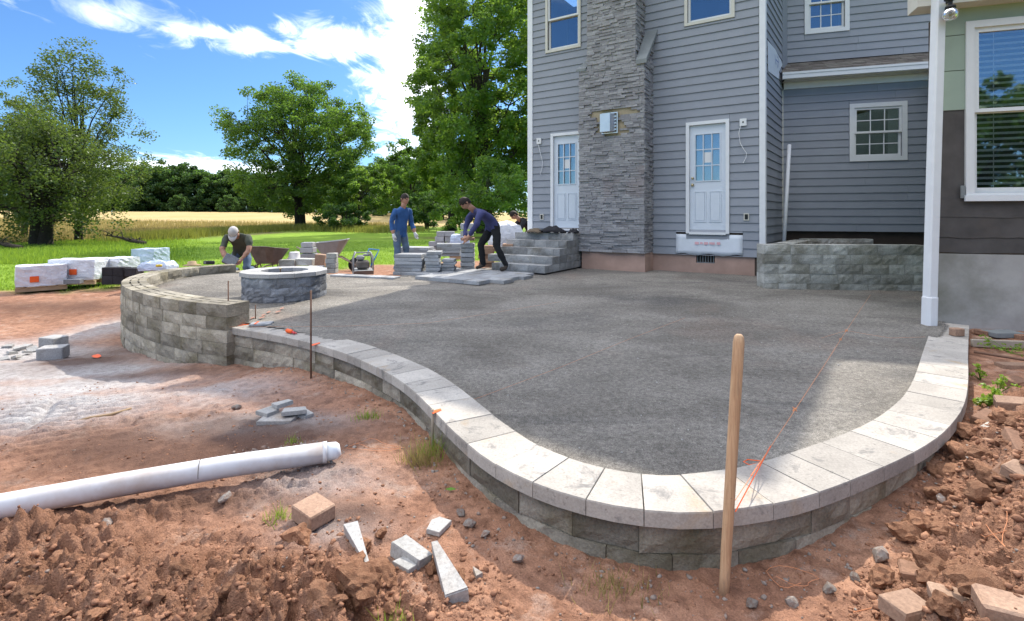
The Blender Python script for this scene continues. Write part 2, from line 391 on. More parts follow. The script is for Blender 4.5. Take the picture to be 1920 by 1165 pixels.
plain('lip', (0.30, 0.12, 0.09), 0.6, 0.0, 9, 0)
plain('weed', (0.10, 0.20, 0.025), 0.8, 0.25, 5, 0)
plain('dry_grass', (0.30, 0.23, 0.10), 0.9, 0.25, 5, 0)

def film_mat(name, col, alpha_mix):
    t = NT(name); t.bump(t.noise(9, 6, 0.65, 0.8), 0.7, 0.05)
    m = t.done(t.val(col, t.rng(t.noise(5, 4), 0.3, 0.7, 0.88, 1.08)), 0.28, 0, 0.5)
    M[name] = m
film_mat('wrap_white', (0.72, 0.74, 0.78), 0)
film_mat('wrap_blue', (0.50, 0.58, 0.72), 0)

def glass_mat():
    t = NT('window_glass'); t.b.inputs['Base Color'].default_value = (0.03, 0.04, 0.05, 1)
    t.t.nodes.remove(t.b)
    g = t.n('ShaderNodeBsdfGlossy'); g.inputs['Roughness'].default_value = 0.02; g.inputs['Color'].default_value = (0.9, 0.95, 1.0, 1)
    tr = t.n('ShaderNodeBsdfTransparent'); tr.inputs['Color'].default_value = (0.86, 0.90, 0.90, 1)
    fr = t.n('ShaderNodeFresnel'); fr.inputs['IOR'].default_value = 1.5
    f = t.math('ADD', t.math('MULTIPLY', fr.outputs[0], 1.3), 0.14)
    mx = t.n('ShaderNodeMixShader'); t.l(f, mx.inputs[0]); t.l(tr.outputs[0], mx.inputs[1]); t.l(g.outputs[0], mx.inputs[2])
    bm = t.n('ShaderNodeBump'); bm.inputs['Strength'].default_value = 0.03; bm.inputs['Distance'].default_value = 0.02
    t.l(t.noise(1.7, 2), bm.inputs['Height']); t.l(bm.outputs[0], g.inputs['Normal'])
    t.l(mx.outputs[0], t.out.inputs['Surface']); M['glass'] = t.m
glass_mat()

def leaf_mat(name, dark, light, trans, tr_amt=0.45):
    t = NT(name); a = t.attr('v')
    c = t.mix(a, dark, light)
    d = t.n('ShaderNodeBsdfDiffuse'); t.l(c, d.inputs['Color'])
    tr = t.n('ShaderNodeBsdfTranslucent'); t.l(t.mix(a, tuple(0.6 * q for q in trans), trans), tr.inputs['Color'])
    gl = t.n('ShaderNodeBsdfGlossy'); gl.inputs['Roughness'].default_value = 0.45; gl.inputs['Color'].default_value = (0.5, 0.55, 0.5, 1)
    m1 = t.n('ShaderNodeMixShader'); m1.inputs[0].default_value = tr_amt; t.l(d.outputs[0], m1.inputs[1]); t.l(tr.outputs[0], m1.inputs[2])
    m2 = t.n('ShaderNodeMixShader'); m2.inputs[0].default_value = 0.06; t.l(m1.outputs[0], m2.inputs[1]); t.l(gl.outputs[0], m2.inputs[2])
    t.t.nodes.remove(t.b); t.l(m2.outputs[0], t.out.inputs['Surface']); M[name] = t.m
leaf_mat('leaf_green', (0.024, 0.066, 0.014), (0.085, 0.16, 0.024), (0.26, 0.46, 0.05), 0.46)
leaf_mat('leaf_bright', (0.035, 0.088, 0.017), (0.115, 0.205, 0.032), (0.34, 0.55, 0.06), 0.5)
leaf_mat('leaf_deep', (0.035, 0.085, 0.016), (0.085, 0.17, 0.028), (0.22, 0.42, 0.045), 0.48)
leaf_mat('leaf_olive', (0.042, 0.068, 0.016), (0.105, 0.145, 0.033), (0.22, 0.32, 0.05), 0.45)
leaf_mat('leaf_far', (0.032, 0.080, 0.022), (0.075, 0.145, 0.036), (0.17, 0.32, 0.05), 0.45)
leaf_mat('grass_blade', (0.14, 0.25, 0.022), (0.25, 0.38, 0.042), (0.40, 0.57, 0.055))
leaf_mat('straw_blade', (0.26, 0.21, 0.075), (0.44, 0.35, 0.14), (0.42, 0.35, 0.11))
leaf_mat('meadow_blade', (0.16, 0.19, 0.03), (0.32, 0.31, 0.07), (0.36, 0.37, 0.06))
# ------------------------------------------------------------------ main outlines (measured on the ground)
def chaikin(pts, n=2):
    for _ in range(n):
        q = [pts[0]]
        for a, b in zip(pts[:-1], pts[1:]):
            q.append((a[0] * .75 + b[0] * .25, a[1] * .75 + b[1] * .25)); q.append((a[0] * .25 + b[0] * .75, a[1] * .25 + b[1] * .75))
        q.append(pts[-1]); pts = q
    return pts
def resample(pts, step):
    pts = [Vector((p[0], p[1])) for p in pts]; L = [0]
    for a, b in zip(pts[:-1], pts[1:]): L.append(L[-1] + (b - a).length)
    n = max(2, int(round(L[-1] / step)) + 1); out = []; k = 0
    for i in range(n):
        s = L[-1] * i / (n - 1)
        while k < len(L) - 2 and L[k + 1] < s: k += 1
        t = (s - L[k]) / max(1e-9, L[k + 1] - L[k]); out.append(pts[k].lerp(pts[k + 1], t))
    return out
# outer edge of the low wall's coping, from the seat wall round to the porch post
LOW = [(-3.16, 5.575), (-2.85, 5.41), (-2.55, 5.25), (-2.30, 5.11), (-1.84, 4.80), (-1.47, 4.48), (-1.24, 4.25), (-0.97, 3.94), (-0.83, 3.76), (-0.66, 3.49), (-0.50, 3.19), (-0.38, 2.95), (-0.26, 2.74),
       (-0.13, 2.53), (0.0, 2.385), (0.12, 2.28), (0.26, 2.19), (0.44, 2.11), (0.67, 2.065), (0.87, 2.08), (1.18, 2.155), (1.44, 2.27), (1.73, 2.42), (1.98, 2.56), (2.23, 2.715), (2.48, 2.90), (2.87, 3.24), (3.32, 3.72), (3.98, 4.47), (5.02, 5.62)]
SEAT = [(-3.03, 5.43), (-3.44, 5.58), (-3.90, 5.83), (-4.46, 6.20), (-5.00, 6.66), (-5.37, 7.03), (-5.70, 7.46), (-5.97, 7.96), (-6.14, 8.50), (-6.17, 9.0), (-6.07, 9.45), (-5.84, 9.85), (-5.52, 10.12)]
SEAT_X = SEAT + [(-5.1, 10.33), (-4.6, 10.42), (-4.1, 10.40)]
LOWp = resample(chaikin(LOW), 0.02); SEATp = resample(chaikin(SEAT), 0.02); SEATXp = resample(chaikin(SEAT_X), 0.02)
def gravel_z(y): return 0.135 + 0.165 * min(1.0, max(0.0, (y - 2.3) / 7.2))
HC0 = Vector((0.4125, 12.0)); HC1 = Vector((4.58, 9.32))           # ends of the house's main wall
HU = (HC1 - HC0).normalized(); HN = Vector((HU.y, -HU.x)); HN = HN if HN.y < 0 else -HN
PIT = Vector((-3.25, 7.33))

patio = [tuple(p) for p in resample(chaikin(LOW), 0.12)]
patio = patio[::-1] + [tuple(p) for p in resample(chaikin(SEAT_X), 0.15)]      # right end ... left, round the seat wall
patio += [(-3.5, 9.75), (-2.1, 9.4), (-1.6, 10.4), (0.0, 11.2), (0.8, 12.0), (4.6, 9.5), (5.9, 10.9), (8.2, 10.1), (5.3, 6.2)]
# the sheet ends under the walls, not at their outer faces
cen = Vector((0.2, 6.0))
def inset(path, d):
    out = []
    for i, p in enumerate(path):
        a = Vector(path[max(i - 1, 0)]); b = Vector(path[min(i + 1, len(path) - 1)]); t = (b - a).normalized(); n = Vector((-t.y, t.x))
        out.append(tuple(Vector(p) + n * d))
    return out
def in_poly(X, Y, poly):
    ins = np.zeros(X.shape, dtype=bool); n = len(poly)
    for i in range(n):
        x1, y1 = poly[i]; x2, y2 = poly[(i + 1) % n]
        if y1 == y2: continue
        c = ((y1 > Y) != (y2 > Y)) & (X < (x2 - x1) * (Y - y1) / (y2 - y1) + x1); ins ^= c
    return ins

# ------------------------------------------------------------------ the ground, one sheet to the horizon
CP = np.array([(0, 1.5, 0), (0, 0, 0), (-2, 0, 0), (2, 0, 0.02), (1.2, 1.9, -0.05), (0.75, 1.9, -0.07), (0.3, 1.95, -0.06), (1.75, 2.2, -0.01), (-0.45, 2.45, -0.03), (-0.9, 3.2, -0.01), (-1.4, 3.9, -0.04), (-2, 4.5, -0.08), (-3.05, 5.2, -0.19), (-4.2, 5.8, -0.29),
               (-5.5, 6.8, -0.38), (-6.3, 8.5, -0.36), (-6.4, 9.8, -0.25), (-5, 11, 0.0), (-3, 11.5, 0.08), (-1, 12, 0.12), (-8, 8, -0.38), (-9.5, 10.5, -0.32), (-12, 12.5, -0.3), (-8, 13, -0.25), (-4, 15, -0.02), (0, 15, 0.05), (4, 15, 0.1),
               (-4, 3.5, -0.12), (-6, 5, -0.26), (-3, 2, -0.02), (-7, 3, -0.15), (2.1, 2.3, 0.05), (2.6, 2.85, 0.08), (3.3, 3.5, 0.10), (4.6, 4.9, 0.13), (5.8, 5.6, 0.15), (7, 3, 0.2), (9, 6, 0.2), (3, 1, 0.1), (0, 8, 0.05), (3, 7, 0.1), (0, -6, 0.0), (-8, -4, -0.05), (8, -4, 0.1)])
def base_z(X, Y):
    num = np.zeros_like(X); den = np.zeros_like(X)
    for x, y, z in CP:
        w = 1.0 / ((X - x) ** 2 + (Y - y) ** 2 + 0.12) ** 1.6; num += w * z; den += w
    near = num / den; r = np.hypot(X, Y)
    far = -0.32 + 0.25 * fbm(X / 17, Y / 17, 91, 2) * sstep(r, 14, 30) + 2.7 * sstep(r, 48, 175)
    return near + (far - near) * sstep(r, 13, 26)
def gz(x, y): return float(base_z(np.array([float(x)]), np.array([float(y)]))[0])
def blob(X, Y, x, y, sx, sy=None, rot=0.0):
    sy = sy or sx; c, s = math.cos(rot), math.sin(rot); dx = X - x; dy = Y - y
    return np.exp(-((dx * c + dy * s) / sx) ** 2 - ((-dx * s + dy * c) / sy) ** 2)

def lawn_edge(X):
    return np.interp(X, [-30, -12.5, -11, -9, -7.4, -6, -4.5, -3, -1.5, 0, 3, 30], [10.6, 11.0, 11.6, 12.4, 12.8, 13.6, 14.3, 15.6, 16.2, 15.2, 14.5, 14.5])
def ground_fields(X, Y):
    """height, and how much lawn, dry field, pale stone dust and darker soil"""
    r = np.hypot(X, Y)
    z = base_z(X, Y)
    n1 = fbm(X * 1.3, Y * 1.3, 3, 4)
    lawn = sstep(Y + (n1 - 0.5) * 1.6, lawn_edge(X) - 0.25, lawn_edge(X) + 0.35) * sstep(Y, 8, 10)
    lawn = np.maximum(lawn, sstep(X, 9, 12)); lawn = np.maximum(lawn, sstep(-Y, 5, 8)); lawn = np.maximum(lawn, sstep(-X, 14.5, 16))
    fe = X + 27 + 5 * (fbm(X / 9, Y / 9, 5, 3) - 0.5)
    field = np.maximum(sstep(-fe, 0, 4) * sstep(Y, 24, 30), sstep(Y, 62, 67)) * (Y > 5)
    dust = np.zeros_like(X)
    for x, y, sx, sy, a in ((-5.3, 5.6, 1.5, 0.55, 0.95), (-4.2, 4.9, 1.0, 0.5, 0.8), (-7.2, 6.4, 2.2, 0.6, 1.0), (-6.3, 8.0, 0.5, 1.2, 0.6), (-1.9, 3.55, 0.6, 0.22, 0.85), (-2.6, 4.4, 0.7, 0.35, 0.5), (-3.7, 4.1, 1.4, 0.55, 0.62), (-1.05, 2.75, 0.35, 0.22, 0.35), (-0.82, 2.35, 0.22, 0.16, 0.35)):
        dust = np.maximum(dust, a * blob(X, Y, x, y, sx, sy))
    dust = np.clip(dust * 1.9 * (0.35 + 1.0 * fbm(X * 2.2, Y * 2.2, 23, 4)), 0, 1) * (1 - lawn)
    darker = np.zeros_like(X)  # patches where the soil colour is mixed to a darker brown
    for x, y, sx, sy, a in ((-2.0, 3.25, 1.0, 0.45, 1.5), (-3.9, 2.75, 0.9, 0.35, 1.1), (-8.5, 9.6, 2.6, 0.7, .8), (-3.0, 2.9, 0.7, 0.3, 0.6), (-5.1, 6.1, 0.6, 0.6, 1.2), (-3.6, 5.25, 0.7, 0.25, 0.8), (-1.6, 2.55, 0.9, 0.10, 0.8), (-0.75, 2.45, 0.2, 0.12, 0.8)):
        darker = np.maximum(darker, a * blob(X, Y, x, y, sx, sy))
    darker = np.clip(darker * (0.3 + 1.3 * fbm(X * 3, Y * 3, 29, 4)), 0, 1)
    # worked soil: heaps of clods in front on the left and along the right side
    ca, sa = math.cos(0.2), math.sin(0.2)
    heapL = blob(X, Y, -1.5, 1.85, 1.0, 0.42) + 0.8 * blob(X, Y, -0.85, 1.9, 0.28, 0.2) + 0.8 * blob(X, Y, -2.6, 2.1, 1.0, 0.28) + 0.55 * blob(X, Y, -0.5, 1.72, 0.35, 0.2)
    ridge = 0.6 * blob(X, Y, -1.75, 2.44, 1.1, 0.09, 0.41)
    sr = (X - 1.07) * 0.64 - (Y - 1.71) * 0.77 + 0.12 * (fbm(X * 2.5, Y * 2.5, 19, 3) - 0.5); lim = sstep(X, 0.9, 1.2) * sstep(Y, 0.9, 1.3) * (1 - sstep(Y, 3.5, 4.2)) * (1 - sstep(X, 4.5, 5.5))
    heapR = sstep(sr, -0.02, 0.14) * lim; mound = sstep(sr, 0.0, 0.55) * lim
    back = 0.7 * blob(X, Y, -8.5, 9.3, 2.5, 0.9) + 0.5 * blob(X, Y, -6.8, 10.9, 1.4, 0.6) + 0.6 * blob(X, Y, -2.2, 13.2, 1.6, 1.2)
    mid = 0.55 * blob(X, Y, -2.7, 3.75, .7, .18, .2) + 0.5 * blob(X, Y, -3.6, 3.1, .9, .22) + 0.6 * blob(X, Y, -4.9, 2.9, .7, .3) + 0.5 * blob(X, Y, -1.35, 3.0, .22, .16) + .4 * blob(X, Y, -5.6, 6.6, .4, .9) + .35 * blob(X, Y, -2.1, 4.3, .8, .12, -.6) + .35 * blob(X, Y, -6.3, 5.0, 1.2, .3)
    mid = mid * sstep(fbm(X * 4, Y * 4, 33, 3), .38, .6)
    rough = np.clip(heapL + ridge + heapR + back + mid, 0, 1.3) * (1 - lawn)
    flat = np.clip(1 - lawn, 0, 1) * sstep(40 - r, 0, 15)
    z = z + 0.035 * heapL + 0.03 * ridge + 0.26 * mound + 0.02 * heapR + 0.03 * back
    z = z + flat * (0.034 * (fbm(X * 2.1, Y * 2.1, 11, 4) - 0.5) + 0.026 * (fbm(X * 8, Y * 8, 13, 4, .6) - 0.5))
    dx = X + 0.05 * (fbm(X * 7, Y * 7, 41, 3) - 0.5); dy = Y + 0.05 * (fbm(X * 7, Y * 7, 43, 3) - 0.5)
    detail = sstep(14 - r, 0, 6)
    z = z + detail * rough * (0.05 * lumps(dx * 6.5, dy * 6.5, 51, 0.35) + 0.042 * lumps(dx * 14, dy * 14, 61, 0.6) + 0.026 * lumps(dx * 30, dy * 30, 71, 0.7) + 0.09 * np.abs(fbm(X * 11, Y * 11, 77, 5, 0.62) - 0.5) - 0.05 * sstep(fbm(X * 9, Y * 9, 79, 3), .55, .75) + 0.03 * (fbm(X * 60, Y * 60, 78, 3, 0.65) - 0.5))
    z = z + detail * flat * (0.030 * lumps(dx * 22, dy * 22, 81, 0.30) * (0.35 + rough) * sstep(fbm(X * 2.3, Y * 2.3, 85, 3), .4, .6) + 0.014 * (fbm(X * 36, Y * 36, 83, 4, 0.65) - 0.5))
    # tracks pressed by a machine's treads
    trk = np.clip(1.6 * blob(X, Y, -3.75, 3.75, 0.85, 0.65, 0.3), 0, 1); a = 0.35
    s = X * math.cos(a) + Y * math.sin(a); q = -X * math.sin(a) + Y * math.cos(a)
    z = z + trk * detail * (0.024 * np.sin(q * 2 * math.pi / 0.115 + 2 * fbm(X * 3, Y * 3, 87, 2)) - 0.035 * np.exp(-((s + 2.05 + 0.05 * np.sin(q * 5)) / 0.035) ** 2) - 0.03 * np.exp(-((s + 2.75) / 0.03) ** 2))
    # trench where the wall's foot stands
    ins = in_poly(X, Y, patio)
    z = np.where(ins, np.minimum(z, 0.135 + 0.165 * np.clip((Y - 2.3) / 7.2, 0, 1) - 0.07), z)
    z = z + lawn * (1 - field) * 0.03 * (fbm(X * 3, Y * 3, 97, 3) - 0.5) + field * 0.15 * (fbm(X * 0.8, Y * 0.8, 99, 3) - 0.5)
    bed = blob(X, Y, -22.5, 45, 3.0, 9.0, -0.12) * 1.2 + blob(X, Y, -4, 36, 7, 3) * 0.9
    bed = np.clip(bed * (0.4 + 1.1 * fbm(X * .8, Y * .8, 57, 3)) - 0.25, 0, 1)
    return z, lawn, field, dust, darker, rough, bed
def gz_full(x, y): return float(ground_fields(np.array([float(x)]), np.array([float(y)]))[0][0])

fa = np.linspace(-1.02, 1.02, 820); ra = np.linspace(1.06, 2 * math.pi - 1.06, 70)
ang = np.concatenate([fa, ra]); nA = len(ang)
rr = np.concatenate([np.geomspace(0.35, 1.5, 30)[:-1], np.geomspace(1.5, 12, 400), np.geomspace(12.3, 3500, 130)]); nR = len(rr)
A, R_ = np.meshgrid(ang, rr); GX = R_ * np.sin(A); GY = R_ * np.cos(A)
gzv, g_lawn, g_field, g_dust, g_darker, g_rough, g_bed = ground_fields(GX.ravel(), GY.ravel())
V = np.stack([GX.ravel(), GY.ravel(), gzv], 1)
V = np.vstack([V, [[0, 0, 0]]])
i0 = (np.arange(nR - 1)[:, None] * nA + np.arange(nA)[None, :]); i1 = (np.arange(nR - 1)[:, None] * nA + (np.arange(nA)[None, :] + 1) % nA)
Q = np.stack([i0, i0 + nA, i1 + nA, i1], -1).reshape(-1, 4)[:, ::-1]
ap = lambda a: np.append(a, 0.0)

t = NT('ground_soil')
lawn, field, dust, darker, rough_a, bed_a = (t.attr(k) for k in ('lawn', 'field', 'dust', 'darker', 'rough', 'bed'))
o = t.obj
soil = t.mix(t.rng(t.noise(1.6, 5, 0.6, vec=o), 0.35, 0.65), (0.42, 0.235, 0.152), (0.30, 0.155, 0.098))
soil = t.mix(t.rng(t.noise(11, 5, 0.65, vec=o), 0.42, 0.66, 0, 0.8), soil, (0.15, 0.073, 0.046))
soil = t.mix(t.rng(t.noise(4.2, 6, 0.7, vec=o), 0.55, 0.68, 0, 0.6), soil, (0.44, 0.33, 0.265))
soil = t.mix(t.math('MULTIPLY', rough_a, 0.35), soil, (0.42, 0.215, 0.128))
soil = t.mix(dust, soil, t.mix(t.rng(t.noise(14, 5, 0.7, vec=o), 0.38, 0.68), (0.46, 0.44, 0.43), (0.29, 0.265, 0.255)))
soil = t.mix(t.math('MULTIPLY', darker, 0.85), soil, (0.095, 0.054, 0.040))
grit = t.vor(95, o, 'Color')
soil = t.val(soil, t.rng(t.noise(150, 2, 0.6, vec=o), 0.25, 0.75, 0.70, 1.30))
grass = t.mix(t.rng(t.noise(0.35, 5, 0.6, vec=o), 0.3, 0.7), (0.135, 0.235, 0.024), (0.225, 0.335, 0.042))
grass = t.mix(t.rng(t.noise(2.6, 5, 0.7, vec=o), 0.45, 0.75, 0, 0.5), grass, (0.10, 0.19, 0.014))
straw = t.mix(t.rng(t.noise(0.10, 5, 0.6, vec=o), 0.35, 0.65), (0.50, 0.36, 0.18), (0.40, 0.315, 0.13))
straw = t.mix(t.rng(t.noise(0.9, 5, 0.7, vec=o), 0.5, 0.75, 0, 0.5), straw, (0.20, 0.21, 0.06))
col = t.mix(lawn, soil, grass); col = t.mix(t.math('MULTIPLY', bed_a, lawn), col, (0.10, 0.062, 0.042)); col = t.mix(field, col, straw)
h = t.math('ADD', t.noise(55, 5, 0.7, vec=o), t.math('MULTIPLY', t.noise(240, 2, 0.6, vec=o), 0.35))
h = t.math('MULTIPLY', t.math('ADD', h, t.math('MULTIPLY', t.noise(22, 6, 0.75, vec=o), 1.2)), t.math('ADD', t.math('MULTIPLY', rough_a, 1.0), 0.45))
t.bump(h, 0.9, 0.022)
M['ground'] = t.done(col, 0.95, 0, 0.12)
ground = np_mesh('ground', V, Q, M['ground'], smooth=True, attrs={'lawn': ('POINT', ap(g_lawn)), 'field': ('POINT', ap(g_field)), 'dust': ('POINT', ap(g_dust)), 'darker': ('POINT', ap(g_darker)), 'rough': ('POINT', ap(np.clip(g_rough, 0, 1))), 'bed': ('POINT', ap(g_bed))})
tag(ground, 'red clay soil of the yard running out into lawn and dry field', kind='structure')

# ------------------------------------------------------------------ the bed of stone screenings on the patio
t = NT('screenings'); o = t.obj
c = t.mix(t.rng(t.noise(0.9, 6, 0.66, 0.5, o, (0.8, 1.3, 1)), 0.36, 0.66), (0.160, 0.146, 0.126), (0.285, 0.265, 0.232))
c = t.mix(t.rng(t.noise(0.45, 4, 0.6, 0.6, o, (0.7, 1.8, 1)), 0.54, 0.64, 0, 0.65), c, (0.105, 0.10, 0.095))
c = t.mix(t.rng(t.noise(0.6, 5, 0.6, 0.4, o), 0.57, 0.70, 0, 0.5), c, (0.24, 0.185, 0.15))
sp = t.math('MULTIPLY', t.rng(t.noise(150, 3, 0.8, vec=o), 0.28, 0.72, 0.30, 1.75), t.rng(t.noise(30, 4, 0.75, vec=o), 0.3, 0.7, 0.62, 1.38))
c = t.val(c, sp)
c = t.mix(t.rng(t.vor(85, o), 0.0, 0.20, 0.7, 0.0), c, (0.40, 0.39, 0.37))
t.bump(t.math('ADD', t.noise(120, 3, 0.7, vec=o), t.math('MULTIPLY', t.noise(11, 4, 0.6, vec=o), 2.2)), 1.0, 0.014)
M['screenings'] = t.done(c, 0.92, 0, 0.25)
lowc = inset([tuple(p) for p in resample(chaikin(LOW), 0.12)], 0.15)
seatc = inset([tuple(p) for p in resample(chaikin(SEAT_X), 0.15)], -0.15)
bedpoly = lowc[::-1] + seatc + patio[-9:]
gx = np.arange(-6.3, 8.4, 0.06); gy = np.arange(2.0, 12.2, 0.06)
BX, BY = np.meshgrid(gx, gy); ins = in_poly(BX.ravel(), BY.ravel(), bedpoly).reshape(BX.shape)
BZ = 0.135 + 0.165 * np.clip((BY - 2.3) / 7.2, 0, 1) + 0.016 * (fbm(BX * 1.1, BY * 1.1, 5, 3) - 0.5) + 0.016 * (fbm(BX * 7, BY * 7, 6, 3) - 0.5)
idx = -np.ones(BX.shape, dtype=int); keep = np.zeros(BX.shape, dtype=bool)
cell = ins[:-1, :-1] & ins[1:, :-1] & ins[:-1, 1:] & ins[1:, 1:]
keep[:-1, :-1] |= cell; keep[1:, :-1] |= cell; keep[:-1, 1:] |= cell; keep[1:, 1:] |= cell
idx[keep] = np.arange(keep.sum())
Vb = np.stack([BX[keep], BY[keep], BZ[keep]], 1)
Qb = np.stack([idx[:-1, :-1][cell], idx[:-1, 1:][cell], idx[1:, 1:][cell], idx[1:, :-1][cell]], 1)
tag(np_mesh('gravel_bed', Vb, Qb, M['screenings'], smooth=True), 'dark grey stone screenings levelled inside the curved wall', kind='structure')

# ------------------------------------------------------------------ blocks laid along a path
def block_mesh(name, o0, o1, i1, i0, z0, z1, mat, parent, rough=0.012, rng=rnd, slots=False, flatback=False):
    """a split-faced wall block; o* outer corners, i* inner corners (2D)"""
    nx = max(3, int(round((o1 - o0).length / 0.055))); nz = 3
    if nx > 7: nx = 7
    cx = (o0 + o1 + i0 + i1) / 4; c = Vector((cx.x, cx.y, z0)); out = ((o0 + o1) - (i0 + i1)).normalized()
    vs = []; fs = []
    def face(a, b, sgn, rg):
        base = len(vs)
        for k in range(nz + 1):
            for j in range(nx + 1):
                p = a.lerp(b, j / nx); edge = j in (0, nx) or k in (0, nz)
                d = -0.35 * rg * rng.uniform(.3, 1.2) if edge else rg * rng.uniform(-0.15, 1.1)
                p = p + out * sgn * d
                vs.append(Vector((p.x, p.y, z0 + (z1 - z0) * k / nz)) - c)
        return base
    g = 0.002
    tdir = (o1 - o0).normalized()
    o0 = o0 + tdir * g; o1 = o1 - tdir * g; i0 = i0 + tdir * g; i1 = i1 - tdir * g
    fb = face(o0, o1, 1, rough); bb = face(i0, i1, -1, 0.0 if flatback else rough); w = nx + 1
    for k in range(nz):
        for j in range(nx):
            a = fb + k * w + j; fs.append((a, a + 1, a + 1 + w, a + w))
            a = bb + k * w + j; fs.append((a, a + w, a + 1 + w, a + 1))
    top = [fb + nz * w + j for j in range(w)] + [bb + nz * w + j for j in reversed(range(w))]
    bot = [fb + j for j in reversed(range(w))] + [bb + j for j in range(w)]
    fs.append(tuple(bot))
    fs.append(tuple(fb + k * w for k in range(nz + 1)) + tuple(bb + k * w for k in reversed(range(nz + 1)))); fs.append(tuple(bb + nx + k * w for k in range(nz + 1)) + tuple(fb + nx + k * w for k in reversed(range(nz + 1))))
    if not slots: fs.append(tuple(top))
    else:
        # two core slots let into the top
        def q(u, v, dz=0.0):
            p = o0.lerp(o1, u).lerp(i0.lerp(i1, u), v); vs.append(Vector((p.x, p.y, z1 + dz)) - c); return len(vs) - 1
        ys = [(0.30, 0.37), (0.62, 0.69)]; x0, x1 = 0.14, 0.86
        rects = []
        for a, b in ys:
            t4 = [q(x0, a), q(x1, a), q(x1, b), q(x0, b)]; b4 = [q(x0, a, -0.05), q(x1, a, -0.05), q(x1, b, -0.05), q(x0, b, -0.05)]
            fs += [(t4[0], b4[0], b4[1], t4[1]), (t4[1], b4[1], b4[2], t4[2]), (t4[2], b4[2], b4[3], t4[3]), (t4[3], b4[3], b4[0], t4[0]), tuple(b4)]
            rects.append(t4)
        f0, f1 = top[0], top[nx]; k1, k0 = top[w], top[-1]; r0, r1 = rects
        L1, R1 = q(0, .5), q(1, .5)
        fs += [tuple(top[:w]) + (r0[1], r0[0]), (f1, R1, r0[2], r0[1]), (f0, r0[0], r0[3], L1), (r0[3], r0[2], R1, L1)]
        fs += [(L1, R1, r1[1], r1[0]), (R1, k1, r1[2], r1[1]), (L1, r1[0], r1[3], k0), (r1[3], r1[2]) + tuple(top[w:])]
    ob = mesh_obj(name, vs, fs, mat, parent, loc=c); return ob
def offset_path(path, d):
    out = []
    for i, p in enumerate(path):
        a = path[max(i - 2, 0)]; b = path[min(i + 2, len(path) - 1)]; t = (b - a).normalized(); out.append(p + Vector((-t.y, t.x)) * d)
    return out
def lay(parent, path, inner, z0, z1, lens, mat, name='block', s0=0.0, s1=None, rough=0.012, slots=False, rng=rnd, step=0.02, flatback=False, jit=0.004):
    n = len(path); s = s0; s1 = (n - 1) * step if s1 is None else s1
    res = []
    while s < s1 - 0.05:
        L = rng.choice(lens) * rng.uniform(0.96, 1.04)
        if s1 - (s + L) < 0.12: L = s1 - s
        a = min(n - 1, int(round(s / step))); b = min(n - 1, int(round((s + L) / step)))
        if b <= a: break
        j = rng.uniform(-jit, jit); nrm = (inner[a] - path[a]).normalized() * j
        res.append(block_mesh(name, path[a] + nrm, path[b] + nrm, inner[b], inner[a], z0, z1 - 0.003, mat, parent, rough, rng, slots, flatback)); s += L
    return res

# ------------------------------------------------------------------ low curved retaining wall with its coping
wall = thing('retaining_wall', 'low curved stone retaining wall with pale flat coping round the patio', 'wall', (0, 0, 0))
# the path runs left to right as seen from the camera: inside (patio) lies on its left hand
face_out = offset_path(LOWp, 0.035); face_in = offset_path(LOWp, 0.27)
total = (len(LOWp) - 1) * 0.02
r1 = random.Random(11)
lay(wall, face_out, face_in, 0.0, 0.128, [0.38, 0.44, 0.30], M['block_face'], s0=0.0, rng=r1, jit=0.006)
lay(wall, face_out, face_in, -0.135, 0.0, [0.30, 0.34], M['block_face'], s0=0.13, s1=total - 0.2, rng=r1, jit=0.004)
lay(wall, face_out, face_in, -0.27, -0.135, [0.30, 0.34], M['block_face'], s0=0.0, s1=3.2, rng=r1, jit=0.004)
# coping: one tapered stone after another, front edges eased
cap_in = offset_path(LOWp, 0.30); s = 0.0; k = 0
while s < total - 0.02:
    L = r1.uniform(0.23, 0.31) if s < total - 3.2 else r1.uniform(0.28, 0.36)
    if total - (s + L) < 0.15: L = total - s
    a = int(round(s / 0.02)); b = min(len(LOWp) - 1, int(round((s + L) / 0.02)))
    oa, ob_, ia, ib = LOWp[a], LOWp[b], cap_in[a], cap_in[b]; td = (ob_ - oa).normalized() * 0.0018
    oa = oa + td; ob_ = ob_ - td; ti = (ib - ia).normalized() * 0.0018; ia = ia + ti; ib = ib - ti
    m = (oa + ob_ + ia + ib) / 4; c = Vector((m.x, m.y, 0.13)); dz = r1.uniform(-0.002, 0.002); e = 0.006
    mid_o = LOWp[(a + b) // 2]; mid_i = cap_in[(a + b) // 2]
    loop = [oa, mid_o, ob_, ib, mid_i, ia]
    def ring(z, sh):
        r_ = []
        for q in loop:
            d = (Vector((m.x, m.y)) - q); r_.append(Vector((q.x + d.x * sh, q.y + d.y * sh, z)) - c)
        return r_
    vs = ring(0.131, 0.0) + ring(0.195 + dz - 0.002, 0.0) + ring(0.2 + dz, 0.014); n6 = 6; fs = [tuple(reversed(range(6))), tuple(range(12, 18))]
    for lv in (0, 6): fs += [(lv + j, lv + (j + 1) % 6, lv + 6 + (j + 1) % 6, lv + 6 + j) for j in range(6)]
    mesh_obj('coping_stone', vs, fs, M['cap_stone'], wall, loc=c); s += L; k += 1

# ------------------------------------------------------------------ higher seat wall curving round the fire pit
seat = thing('seat_wall', 'taller curved split-face block wall around the fire pit, unfinished top', 'wall')
r2 = random.Random(5); zt = 0.455; ch = 0.1365
